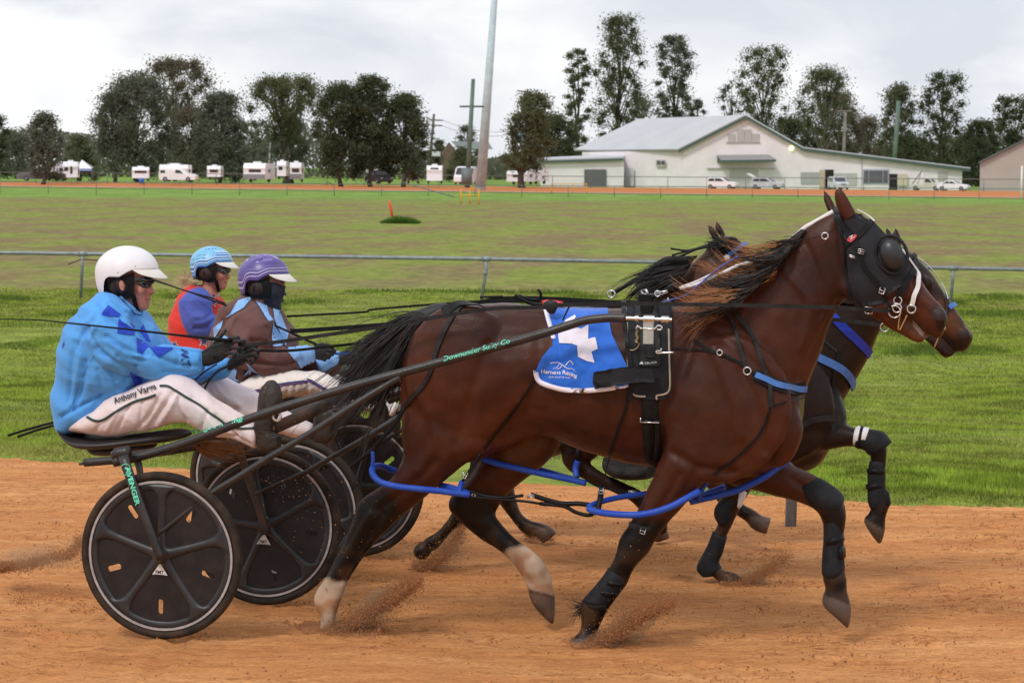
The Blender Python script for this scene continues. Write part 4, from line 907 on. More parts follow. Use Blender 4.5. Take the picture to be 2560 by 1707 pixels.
# ---- number cloth
CL = [(425, 195), (520, 170), (700, 185), (840, 178), (845, 280), (870, 370), (910, 450), (960, 540), (985, 600), (978, 680), (860, 705), (700, 722), (560, 718), (450, 690), (385, 660), (362, 600), (385, 545), (440, 480), (482, 430), (470, 350), (440, 270)]
K['cloth_blue'] = M('cloth_blue', srgb(14, 98, 205), .7, .07, 8, .2, 200, sheen=.2)
K['cloth_white'] = M('cloth_white', srgb(228, 222, 236), .7, .05, 8, .2, 200)
def cloth():
    base = MB(); patch(base, B1V, 'R4', CL, .012, step=16)
    # folds: push the sheet outwards in the way the cloth creases
    x, y = proj(base.v); out = []
    for p, a, b in zip(base.v, x, y):
        q = Vector(p); u = (a - 1200) * 2.6133; w_ = (b - 700) * 2.6133
        k = .016 * math.sin((u - w_ * .35) / 34.0) * math.exp(-((w_ - 420) / 260) ** 2) * math.exp(-((u - 500) / 160) ** 2)
        k += .012 * math.sin((u + w_ * .8) / 45.0) * (w_ < 330) + .010 * math.sin(u / 60 + w_ / 120) + .006 * mnoise.noise(Vector((u / 40, w_ / 40, 0)))
        out.append(tuple(q - N * (.018 + k)))
    base.v = out; bv = bvh_of(base)
    # close it into a sheet with thickness
    bb = MB(); nv = len(base.v); bb.v = base.v + [tuple(Vector(p) + N * .003) for p in base.v]; bb.f = base.f + [tuple(i + nv for i in f)[::-1] for f in base.f]; bb.m = [0] * len(bb.f)
    strap(bb, bv, 'R4', CL[8:16] + [(362, 600)], .022, .002, .002, m=1); strap(bb, bv, 'R4', [(430, 198), (445, 260), (470, 345), (480, 385)], .020, .002, .002, m=1)
    patch(bb, bv, 'R4', [(560, 262), (620, 230), (628, 240), (600, 285), (545, 290)], .003, m=1, step=16)
    patch(bb, bv, 'R4', [(512, 350), (540, 300), (620, 310), (660, 320), (708, 295), (706, 385), (752, 374), (770, 450), (728, 470), (748, 540), (700, 530), (640, 500), (636, 430), (600, 415), (520, 412)], .003, m=1, step=16)
    write(bb, bv, 'R4', 'Harness Racing', (400, 612), (635, 640), 27, .004, m=1, path=[(400, 606), (480, 615), (560, 616), (632, 638)], bold=.012)
    write(bb, bv, 'R4', 'NEW SOUTH WALES', (452, 638), (590, 642), 11, .004, m=1)
    for l_ in ([(460, 545), (490, 540), (520, 545), (505, 570), (480, 582)], [(520, 545), (545, 560), (575, 580), (600, 578), (622, 595)], [(560, 560), (585, 530), (600, 535), (612, 550), (600, 552)], [(535, 560), (520, 578), (500, 580)]):
        strap(bb, bv, 'R4', l_, .004, .003, .001, m=1, taper=True)
    return bb
cl = cloth(); cl.build('number_cloth', [K['cloth_blue'], K['cloth_white']], H1)
rdb = MB(); rdb.tube(line('R4', [(410, 155), (450, 148), (540, 160)], -.1, 3), .014, 8, flat=.5); rdb.build('cloth_clip', K['red'], H1)
bl = MB(); bl.tube(line('R4', [(430, 190), (460, 175), (500, 190)], -.22, 3), [.02, .03, .03, .032, .03, .03, .02], 10, flat=.4); bl.tube(line('R4', [(540, 265), (560, 220), (590, 160)], -.3, 3), .009, 6, flat=.4)
bl.split('cloth_tab', K['leather_dusty'], H1)
# loose strap ends on the croup
le = MB(); ribbon(le, line('R4', [(225, 100), (280, 130), (340, 155), (420, 165)], -.08, 4), .016, .005); ribbon(le, line('R4', [(250, 100), (310, 122), (370, 128), (398, 100), (388, 72), (375, 66)], -.06, 4), .012, .004); ribbon(le, line('R4', [(0, 112), (60, 110), (150, 108)], -.02, 3), .01, .004)
le.split('loose_strap', K['leather'], H1)
# ================================================================ the two horses beyond
def chain(mb, sp, pts, v, n=16):
    rows = cat([(p[0], p[1], p[2], p[3] if len(p) > 3 else v) for p in pts], 4)
    mb.tube([P(sp, a, b, d) for a, b, r_, d in rows], [r_[2] for r_ in rows], n)
TR = [(936, 800, 932, 930, .09), (960, 742, 938, 1000, .17), (1005, 716, 975, 1055, .225), (1080, 700, 1080, 1062, .265), (1165, 695, 1165, 1030, .28), (1250, 702, 1250, 1000, .30), (1350, 710, 1350, 1035, .315),
      (1450, 706, 1450, 1062, .31), (1530, 698, 1530, 1078, .28), (1600, 690, 1600, 1095, .25), (1680, 690, 1690, 1098, .235), (1750, 730, 1755, 1092, .22), (1812, 830, 1795, 1066, .17), (1846, 895, 1830, 1000, .10)]
def trunk2(mb, x0, k, y0, ky, v):
    q = [(x0 + k * (a - 1846), y0 + ky * (b - 697), x0 + k * (c - 1846), y0 + ky * (d - 697), w_) for a, b, c, d, w_ in TR]
    loft(mb, 'D', q, v, 28)
V2 = 1.65; V3 = 3.0
def horse_2():
    mb = MB(); trunk2(mb, 1938, .88, 712, .93, V2)
    loft(mb, 'D', [(1640, 712, 1860, 1010, .16), (1720, 704, 1925, 940, .17), (1800, 684, 1962, 880, .15), (1880, 645, 1992, 822, .125), (1960, 608, 2015, 770, .105), (2030, 576, 2045, 735, .09), (2060, 566, 2070, 715, .08)], V2, 26)
    loft(mb, 'A4', [(860, 240, 800, 880, .06), (940, 240, 880, 960, .085), (1030, 310, 940, 1060, .095), (1110, 385, 1010, 1130, .098), (1200, 470, 1090, 1170, .09), (1300, 600, 1180, 1200, .075),
                    (1395, 745, 1270, 1225, .062), (1480, 880, 1345, 1235, .055), (1570, 1005, 1430, 1290, .053), (1655, 1135, 1510, 1365, .052), (1708, 1190, 1580, 1400, .045), (1718, 1245, 1640, 1375, .03)], V2, 26, e=2.0)
    loft(mb, 'A4', [(1130, 1080, 1150, 1230, .06), (1210, 1150, 1230, 1300, .05), (1290, 1200, 1320, 1385, .045), (1370, 1250, 1385, 1458, .04), (1440, 1330, 1440, 1460, .036), (1510, 1400, 1485, 1445, .025)], V2, 18, e=2.0)
    for s_ in (-1, 1):
        mb.ell(P('A4', 1180, 640, V2 + s_ * .085), .045, .028, .035, ROT); mb.ell(P('A4', 1610, 1210, V2 + s_ * .042), .035, .02, .04, ROT)
        mb.ell(P('D', 1790, 930, V2 + s_ * .2), .28, .07, .3, ROT); mb.ell(P('D', 1890, 960, V2 + s_ * .1), .12, .09, .16, ROT); mb.ell(P('D', 1240, 860, V2 + s_ * .19), .25, .1, .3, ROT)
    loft(mb, 'A4', [(865, 30, 885, 32, .004), (830, 100, 905, 95, .015), (815, 170, 930, 170, .022), (840, 230, 925, 250, .024), (870, 310, 920, 320, .02)], V2 - .07, 14, 3)
    loft(mb, 'A4', [(755, 25, 775, 28, .004), (750, 70, 812, 75, .014), (770, 140, 840, 140, .02), (800, 230, 860, 230, .02)], V2 + .07, 14, 3)
    # raised near foreleg
    v = V2 - .13
    loft(mb, 'D', [(1760, 900, 1740, 1060, .1, v), (1840, 965, 1800, 1070, .09, v), (1895, 966, 1860, 1046, .078, v), (1940, 974, 1925, 1030, .062, v), (1990, 988, 1968, 1026, .055, v), (2028, 998, 1992, 1034, .052, v), (2038, 1032, 1997, 1046, .045, v),
                   (2034, 1070, 2000, 1068, .036, v), (2032, 1110, 1998, 1110, .034, v), (2038, 1140, 1996, 1140, .038, v), (2040, 1162, 2000, 1160, .042, v), (2034, 1180, 1996, 1178, .038, v), (2032, 1200, 1984, 1192, .046, v), (2031, 1222, 1996, 1218, .042, v), (2024, 1248, 2018, 1250, .015, v)], v, 18)
    # planted far foreleg
    v = V2 + .13
    loft(mb, 'R6', [(1080, 200, 1400, 240, .1, v), (1110, 360, 1320, 380, .085, v), (1120, 440, 1280, 450, .07, v), (1072, 545, 1215, 545, .055, v), (1085, 635, 1170, 640, .042, v), (1050, 700, 1135, 725, .036, v), (1015, 790, 1105, 830, .036, v),
                    (965, 880, 1085, 890, .044, v), (965, 930, 1120, 930, .044, v), (1060, 975, 1180, 940, .036, v), (1085, 1010, 1225, 965, .045, v), (1095, 1030, 1260, 985, .05, v)], v, 18)
    v = V2 - .12
    chain(mb, 'R4', [(520, 800, .16), (680, 960, .13), (700, 1070, .085), (600, 1150, .058), (650, 1220, .05), (760, 1285, .036), (900, 1350, .032), (1020, 1410, .034), (1085, 1470, .04), (1130, 1530, .036), (1170, 1600, .046), (1200, 1660, .02)], v)
    chain(mb, 'R5', [(1500, -100, .15, V2 + .12), (1420, 150, .12, V2 + .12), (1330, 360, .085), (1250, 500, .06), (1195, 600, .052), (1120, 690, .036), (1050, 760, .031), (1000, 800, .038), (960, 830, .036), (930, 860, .045), (915, 905, .03)], V2 + .12)
    return mb
def horse_3():
    mb = MB(); trunk2(mb, 1800, .8, 716, .84, V3)
    loft(mb, 'D', [(1380, 712, 1600, 980, .17), (1440, 702, 1680, 900, .16), (1500, 680, 1725, 820, .14), (1550, 640, 1745, 770, .12), (1600, 594, 1755, 730, .105), (1635, 563, 1750, 700, .09)], V3, 24)
    loft(mb, 'D', [(1620, 560, 1690, 680, .06), (1645, 546, 1700, 690, .08), (1668, 541, 1712, 695, .09), (1692, 548, 1728, 700, .095), (1716, 566, 1745, 705, .09), (1745, 602, 1765, 712, .07), (1775, 645, 1785, 725, .055), (1800, 682, 1805, 738, .05), (1815, 705, 1816, 740, .035)], V3, 24)
    loft(mb, 'A3', [(1612, 112, 1640, 110, .004), (1612, 170, 1710, 165, .016), (1640, 240, 1760, 225, .024), (1680, 320, 1800, 300, .026), (1740, 400, 1840, 380, .02)], V3 - .08, 14, 3)
    loft(mb, 'A3', [(1735, 75, 1760, 75, .004), (1710, 130, 1800, 130, .016), (1720, 190, 1850, 210, .022), (1780, 280, 1890, 290, .022)], V3 + .06, 14, 3)
    for s_ in (-1, 1):
        mb.ell(P('D', 1700, 610, V3 + s_ * .085), .045, .028, .035, ROT); mb.ell(P('D', 1640, 900, V3 + s_ * .2), .26, .07, .28, ROT); mb.ell(P('D', 1150, 850, V3 + s_ * .19), .25, .1, .28, ROT)
    chain(mb, 'R5', [(1350, -80, .15), (1400, 150, .12), (1430, 320, .085), (1470, 470, .055), (1510, 570, .04), (1560, 650, .034), (1625, 700, .04), (1690, 712, .04), (1740, 740, .05), (1765, 770, .05)], V3 - .12)
    chain(mb, 'D', [(1120, 880, .14), (1140, 980, .1), (1100, 1040, .06), (1110, 1100, .04), (1080, 1150, .035), (1060, 1180, .04), (1040, 1200, .04)], V3 + .12)
    chain(mb, 'R6', [(800, 100, .12), (950, 250, .09), (1090, 400, .055), (1130, 470, .05), (1190, 530, .035), (1240, 570, .034), (1290, 600, .042), (1330, 640, .05), (1400, 660, .052)], V3 - .12)
    chain(mb, 'D', [(1600, 950, .12), (1570, 1050, .08), (1545, 1110, .055), (1530, 1170, .038), (1515, 1210, .042), (1520, 1240, .05)], V3 + .12)
    return mb
def make_horse(fn, lab, base, pair, black, white, hoofs, tan, seed):
    root = empty('horse', base, label=lab, cat='horse'); mb = fuse(fn(), .012, 5, muscle); bv = bvh_of(mb)
    o = mb.build('body', K['coat'], root); setcol(o, coat_colors(mb, pair, black, white, hoofs, tan, seed)); return root, bv
H2, B2V = make_horse(horse_2, 'black-brown horse just beyond the bay one, its foreleg raised highest at right, blue neck band', Vector((P('D', 1660, 1200, V2).x, P('D', 1660, 1200, V2).y, 0)), COAT[2],
    [('D', (1960, 1030), (2060, 980), (2060, 1260), (1960, 1260)), ('R5', (850, 560), (1250, 560), (1250, 1000), (850, 1000))], [],
    [('R6', (1985, 605), (2125, 690), (2100, 800), (1980, 650))], [('D', (2130, 690), (2190, 690), (2220, 760), (2160, 770))], 5)
H3, B3V = make_horse(horse_3, 'farthest bay horse, only its neck, ears and windblown black mane seen behind the nearest horse', Vector((P('D', 1500, 1200, V3).x, P('D', 1500, 1200, V3).y, 0)), COAT[3],
    [('R5', (1400, 480), (1800, 480), (1800, 820), (1400, 820)), ('R6', (1100, 430), (1300, 430), (1330, 600), (1200, 620)), ('D', (1625, 570), (1648, 500), (1672, 545), (1716, 556), (1700, 600), (1650, 600))], [],
    [('R6', (1280, 600), (1480, 600), (1460, 720), (1270, 700)), ('R5', (1640, 720), (1820, 680), (1800, 800), (1640, 800))], [], 9)
def S2(name, mat, bv, root, sp, pts, wd, off=.007, th=.004):
    mb = MB(); strap(mb, bv, sp, pts, wd, off, th); return mb.build(name, mat, root, True, 40)
S2('neck_band', K['blue_band'], B2V, H2, 'R3', [(1105, 1015), (1200, 1110), (1290, 1195), (1385, 1300)], .042, .006, .006)
S2('breast_collar', K['blue_pad'], B2V, H2, 'R3', [(985, 1305), (1070, 1345), (1160, 1390), (1215, 1440), (1245, 1500), (1255, 1560)], .038, .008, .008)
S2('neck_strap', K['leather_dusty'], B2V, H2, 'R3', [(1030, 1180), (1100, 1240), (1145, 1270)], .014); S2('neck_strap', K['leather'], B2V, H2, 'R3', [(1150, 1260), (1145, 1330), (1120, 1420), (1110, 1540)], .018)
S2('breast_strap', K['leather_dusty'], B2V, H2, 'R4', [(2095, 950), (2160, 915), (2240, 900), (2340, 905)], .028, .010, .012)
br = MB()
for pts, wd in [([(1580, 640), (1640, 620), (1700, 580)], .022), ([(1930, 890), (1935, 960), (1925, 1010)], .014)]: strap(br, B2V, 'R3', pts, wd, .01)
strap(br, B2V, 'A4', [(1080, 330), (1070, 400), (1040, 450)], .018, .01); br.split('bridle', K['leather_dusty'], H2)
S2('head_check', K['steel'], B2V, H2, 'A4', [(1090, 390), (1190, 470), (1290, 585), (1370, 720), (1415, 830)], .008, .014, .004)
S2('nose_band', K['blue_pad'], B2V, H2, 'A4', [(1435, 920), (1460, 900), (1495, 890)], .024, .014, .006)
no = MB(); patch(no, B2V, 'A4', [(1545, 1180), (1580, 1150), (1640, 1160), (1670, 1200), (1640, 1240), (1570, 1245), (1545, 1215)], .0015, step=16); no.build('nostril', bpy.data.materials['nostril_dark'], H2)
mo = MB(); strap(mo, B2V, 'A4', [(1370, 1200), (1430, 1260), (1500, 1330), (1540, 1380)], .010, .001, .001); mo.build('mouth', bpy.data.materials['mouth_dark'], H2)
rg = MB(); ring(rg, P('A4', 1380, 1130, V2 - .08), .012); ring(rg, P('A4', 745, 1125, V2 - .12), .021, .004); rg.split('bit_ring', K['steel'], H2)
c_ = MB(); c_.tube(line('A4', [(1350, 1205), (1320, 1270), (1290, 1340)], V2 - .08, 3), .009, 6, flat=.4); c_.build('chin_strap', K['brass'], H2)
boot_on('knee_boot', K['rubber'], 'D', [(1972, 980, 1965, 1028, .062), (2000, 985, 1985, 1034, .066), (2030, 992, 1994, 1044, .064), (2049, 1015, 2004, 1046, .05)], V2 - .13, H2)
boot_on('tendon_boot', K['rubber'], 'R6', [(2122, 255, 2025, 255, .044), (2125, 340, 2012, 340, .046), (2125, 400, 2014, 400, .046), (2124, 460, 2012, 450, .048), (2118, 520, 2015, 510, .05), (2100, 550, 2030, 548, .04)], V2 - .13, H2)
mb = MB(); loft(mb, 'R6', [(2126, 300, 2008, 300, .05), (2126, 330, 2008, 325, .05)], V2 - .13, 16, 1); loft(mb, 'R6', [(2122, 385, 2000, 400, .05), (2120, 415, 2002, 428, .05)], V2 - .13, 16, 1); loft(mb, 'R6', [(2150, 450, 2100, 460, .03), (2160, 520, 2100, 540, .03)], V2 - .13, 16, 1); mb.split('boot_strap', K['leather'], H2)
mb = MB(); loft(mb, 'R6', [(1950, 35, 1925, 160, .064), (2020, 45, 1998, 165, .066)], V2 - .13, 18, 1); mb.build('arm_band', K['white_strap'], H2)
mb = MB(); loft(mb, 'R6', [(1975, 32, 1950, 180, .067), (1992, 38, 1970, 180, .067)], V2 - .13, 18, 1); mb.build('arm_strap', K['leather'], H2)
boot_on('knee_boot', K['rubber'], 'R6', [(1130, 470, 1250, 480, .062), (1070, 530, 1215, 545, .064), (1058, 590, 1190, 600, .06), (1085, 645, 1165, 645, .05)], V2 + .13, H2)
boot_on('tendon_boot', K['rubber'], 'R6', [(1050, 690, 1140, 725, .042), (1015, 780, 1112, 828, .046), (962, 880, 1090, 880, .052), (950, 930, 1108, 930, .054), (985, 972, 1070, 965, .045)], V2 + .13, H2)
mb = MB(); loft(mb, 'R6', [(1215, 430, 1265, 450, .05), (1205, 530, 1230, 535, .05)], V2 + .1, 14, 2); mb.build('arm_band', K['white_strap'], H2)
loop('hopple', K['blue_strap'], 'R4', [(640, 1180, V2 - .2), (625, 1230, V2 - .2), (630, 1290, V2 - .22)], .016, H2)
loop('hopple_hanger', K['leather'], 'R4', [(640, 1090, V2 - .2), (640, 1180, V2 - .2)], .012, H2)
loop('hopple', K['leather'], 'R4', [(460, 1040, V2 - .2), (560, 1070, V2 - .22), (620, 1090, V2 - .2)], .012, H2)
wl_ = MB(); loft(wl_, 'R4', [(850, 1120, 870, 1250, .25), (920, 1140, 930, 1280, .30), (1020, 1160, 1020, 1292, .31), (1130, 1170, 1130, 1285, .3), (1150, 1180, 1150, 1270, .25)], V2, 20, 3)
wl_.build('girth', M('woolly_girth', (.018, .016, .015), .95, .7, 22, 1, 60), H2)
fg = guides('A3', [[(1470, 560, -.05), (1300, 600, -.12), (1080, 640, -.15), (850, 760, -.15), (600, 890, -.13), (270, 1090, -.12)], [(1400, 640, -.1), (1250, 700, -.16), (1020, 760, -.18), (820, 860, -.18), (700, 980, -.16), (640, 1150, -.14)],
                   [(1330, 760, -.12), (1200, 830, -.2), (1020, 900, -.2), (860, 970, -.2), (720, 1040, -.2), (560, 1190, -.16)], [(1220, 900, -.12), (1080, 960, -.2), (940, 1010, -.2), (820, 1080, -.2), (700, 1160, -.2), (560, 1200, -.16)]], V3)
fg = [[p + N * V3 for p in []] or c for c in guides('A3', [[(a, b, c + V3) for a, b, c in q] for q in [[(1470, 560, -.05), (1300, 600, -.12), (1080, 640, -.15), (850, 760, -.15), (600, 890, -.13), (270, 1090, -.12)], [(1400, 640, -.1), (1250, 700, -.16), (1020, 760, -.18), (820, 860, -.18), (700, 980, -.16), (640, 1150, -.14)],
                   [(1330, 760, -.12), (1200, 830, -.2), (1020, 900, -.2), (860, 970, -.2), (720, 1040, -.2), (560, 1190, -.16)], [(1220, 900, -.12), (1080, 960, -.2), (940, 1010, -.2), (820, 1080, -.2), (700, 1160, -.2), (560, 1200, -.16)]]], 0)]
mn = MB(); hair(mn, fg, 900, (.5, 1.0), .0036, spread=.035, curl=.04, seed=31, segs=8, wave=2, clumps=36); mn.build('mane', K['hair_black'], H3)
fl_ = MB(); hair(fl_, guides('A3', [[(1900, 300, V3 - .09), (1850, 330, V3 - .14), (1780, 360, V3 - .14), (1650, 370, V3 - .1), (1500, 370, V3 - .05)], [(2080, 370, V3 - .1), (1980, 350, V3 - .15), (1850, 390, V3 - .16), (1750, 420, V3 - .13), (1650, 400, V3 - .1)]], 0), 120, (.4, 1), .004, spread=.02, curl=.02, seed=32)
fl_.build('forelock', K['hair_black'], H3)
S2('bridle', K['leather'], B3V, H3, 'A3', [(1660, 420), (1730, 480), (1800, 580), (1850, 650)], .024, .012); S2('bridle', K['leather'], B3V, H3, 'A3', [(1800, 450), (1900, 570)], .016, .012)
S2('brow_band', K['blue_pad'], B3V, H3, 'A3', [(1930, 550), (2040, 470), (2150, 400)], .022, .014, .006)
ro = MB(); ro.ell(hit(B3V, 'A3', 1900, 580)[0] - N * .03, .017, .01, .017, ROT); ro.build('rosette', K['white_strap'], H3)
ti = MB(); ti.tube(line('A3', [(1100, 458), (1300, 485), (1430, 470)], V3 - .05, 4), .006, 5); ti.tube(line('A3', [(1120, 552), (1300, 500), (1430, 465), (1560, 425), (1650, 395)], V3 - .05, 4), .006, 5)
ti.tube(line('A3', [(1650, 430), (1450, 470), (1250, 560), (1050, 640), (700, 850), (280, 1090)], V3 - .1, 4), [.008] * 11 + [.012] * 10, 5); ti.build('overcheck_strap', K['leather'], H3)
tl = MB(); t0 = P('D', 1178, 740, V2); gl = [[t0, t0 - H * .15 + Z * .02, t0 - H * .35 - Z * .1, t0 - H * .5 - Z * .35 + N * k, t0 - H * .55 - Z * .6 + N * k] for k in (-.06, 0, .06)]; hair(tl, gl, 220, (.6, 1), .006, spread=.03, curl=.04, seed=12); tl.build('tail', K['hair_black'], H2)
tl = MB(); t0 = P('D', 1095, 745, V3); gl = [[t0, t0 - H * .15 + Z * .02, t0 - H * .35 - Z * .1, t0 - H * .5 - Z * .35 + N * k, t0 - H * .55 - Z * .6 + N * k] for k in (-.06, 0, .06)]; hair(tl, gl, 220, (.6, 1), .006, spread=.03, curl=.04, seed=13); tl.build('tail', K['hair_black'], H3)
# ================================================================ sulkies
def disc2d(outer, holes, z0, th, bev=0.0):
    """flat plate with holes in the local XZ plane, thickness along Y"""
    c = bpy.data.curves.new('d', 'CURVE'); c.dimensions = '2D'; c.fill_mode = 'BOTH'; c.extrude = th / 2; c.bevel_depth = bev; c.bevel_resolution = 3
    for poly in [outer] + holes:
        s_ = c.splines.new('POLY'); s_.points.add(len(poly) - 1)
        for i, (x, y) in enumerate(poly): s_.points[i].co = (x, y, 0, 1)
        s_.use_cyclic_u = True
    o = bpy.data.objects.new('d', c); COL.objects.link(o); dg = bpy.context.evaluated_depsgraph_get(); me = bpy.data.meshes.new_from_object(o.evaluated_get(dg))
    vs = [Vector((q.co.x, q.co.z + z0, q.co.y)) for q in me.vertices]; fs = [tuple(p.vertices) for p in me.polygons]
    bpy.data.objects.remove(o); bpy.data.curves.remove(c); bpy.data.meshes.remove(me); return vs, fs
def circ(r, n=72): return [(r * math.cos(2 * math.pi * i / n), r * math.sin(2 * math.pi * i / n)) for i in range(n)]
def rotp(pts, a): return [(x * math.cos(a) - y * math.sin(a), x * math.sin(a) + y * math.cos(a)) for x, y in pts]
def rounded(pts, r, n=5):
    out = []; k = len(pts)
    for i in range(k):
        p = Vector(pts[i]); a = Vector(pts[i - 1]); b = Vector(pts[(i + 1) % k]); d1 = (a - p).normalized(); d2 = (b - p).normalized()
        q1 = p + d1 * r; q2 = p + d2 * r
        for j in range(n + 1):
            t = j / n; out.append(tuple((1 - t) ** 2 * q1 + 2 * t * (1 - t) * p + t * t * q2))
    return out
SPK = None
def wheel(root, c, phase, camber, mint=False, side=-1):
    """wheel in the plane (H, Z); outer face towards -N"""
    rot = RT @ Matrix.Rotation(R(camber), 3, 'X'); ph = R(phase); Rw = .366
    def tw(vs): return [rot @ Vector(v_) + c for v_ in vs]
    q = MB(); prof = [(-.008, .338), (-.018, .345), (-.022, .356), (-.018, .370), (-.008, .3755), (.008, .3755), (.018, .370), (.022, .356), (.018, .345), (.008, .338)]
    vs = []; fs = []; n = 96; k = len(prof)
    for i in range(n):
        a = 2 * math.pi * i / n
        for y, r_ in prof: vs.append((r_ * math.cos(a), y, r_ * math.sin(a)))
    for i in range(n):
        for j in range(k): fs.append((i * k + j, i * k + (j + 1) % k, ((i + 1) % n) * k + (j + 1) % k, ((i + 1) % n) * k + j))
    q.add(tw(vs), fs); W_ = q.build('wheel', K['tyre'], root)
    for sgn in (-1, 1):
        q = MB(); v_, f_ = disc2d(circ(.3365, 96), [circ(.326, 96)], 0, .004); q.add(tw([Vector((a.x, a.y + sgn * .016, a.z)) for a in v_]), f_); q.build('rim_line', K['rimline'], W_, False)
    slot = rounded([(.198, -.0125), (.264, -.0125), (.264, .0125), (.198, .0125)], .0115)
    q = MB(); v_, f_ = disc2d(circ(.338, 96), [rotp(slot, ph + R(36 + 72 * i)) for i in range(5)], 0, .012); q.add(tw(v_), f_); q.build('disc', K['disc'], W_, False)
    global SPK
    if SPK is None:       # rounded rim band and five tubular spokes grown together, in the wheel's own frame
        q = MB(); n = 90; prof = [(-.010, .296), (-.015, .306), (-.015, .322), (-.008, .332), (.008, .332), (.015, .322), (.015, .306), (.010, .296)]; k = len(prof); vs = []; fs = []
        for i in range(n):
            a = 2 * math.pi * i / n
            for y, r_ in prof: vs.append((r_ * math.cos(a), y, r_ * math.sin(a)))
        for i in range(n):
            for j in range(k): fs.append((i * k + j, i * k + (j + 1) % k, ((i + 1) % n) * k + (j + 1) % k, ((i + 1) % n) * k + j))
        q.add(vs, fs)
        for i in range(5):
            a = R(72 * i); d = Vector((math.cos(a), 0, math.sin(a))); t_ = Vector((-math.sin(a), 0, math.cos(a)))
            q.tube([d * r_ for r_ in (.02, .06, .14, .22, .262, .285, .30, .312)], [.030, .024, .0205, .0205, .026, .038, .055, .066], 16, flat=.8, up=t_)
            for s_ in (): pass
        q.ell((0, 0, 0), .045, .022, .045)
        q.v = [(x, max(-.021, min(.021, y * 1.0)), z) for x, y, z in q.v]
        SPK = fuse(q, .0052, 5)
    rp = Matrix.Rotation(-ph, 3, 'Y'); q = MB(); q.v = [tuple(rot @ (rp @ Vector(p)) + c) for p in SPK.v]; q.f = SPK.f; q.m = SPK.m; q.build('spokes', K['disc_raised'], W_)
    q = MB(); q.tube(tw([(0, -.05, 0), (0, -.02, 0), (0, .02, 0), (0, .05, 0)]), [.022, .036, .036, .022], 16); q.tube(tw([(0, -.058, 0), (0, -.05, 0)]), [.011, .014], 6); q.build('hub', K['rust'], W_, True, 40)
    # triangular sticker under the hub on the side that faces out
    tri = rotp([(-.045, -.052), (-.075, .0), (-.045, .0)], 0)
    for sgn in (-1, 1):
        A = [(-.036 * 1.0, 0, -.085), (.036, 0, -.085), (0, 0, -.030)]
        ra = Matrix.Rotation(R(-90) - ph * 0 - R(-90), 3, 'Y')
        if sgn < 0: ang = Matrix.Rotation(R(2), 3, 'Y')
        else: ang = Matrix.Rotation(R(200), 3, 'Y')
        y = sgn * .0175
        q = MB(); vs = [ang @ Vector(a) + Vector((0, y, 0)) for a in A]
        if mint or sgn < 0 or True:
            q.add(tw(vs + [v2 + Vector((0, sgn * .001, 0)) for v2 in vs]), [(0, 1, 2), (5, 4, 3), (0, 3, 4, 1), (1, 4, 5, 2), (2, 5, 3, 0)], 0)
            tv, tf = text2d('FMT', .02); q.add(tw([ang @ Vector(((a - 1.0) * .021 * (1 if sgn < 0 else 1), y + sgn * .0022 - (0), -.079 + b * .021)) for a, b in tv]), tf, 1)
            for zz in (-.0835,): q.box(tuple(rot @ (ang @ Vector((0, y + sgn * .002, zz))) + c), ((-.03 - zz) * -.0 + .018 * (zz + .085) / .03 * 0 + .05, .0005, .0018), rot @ ang, 1)
            q.build('sticker', [K['label_white'], K['label_dark']], W_, False)
    return W_
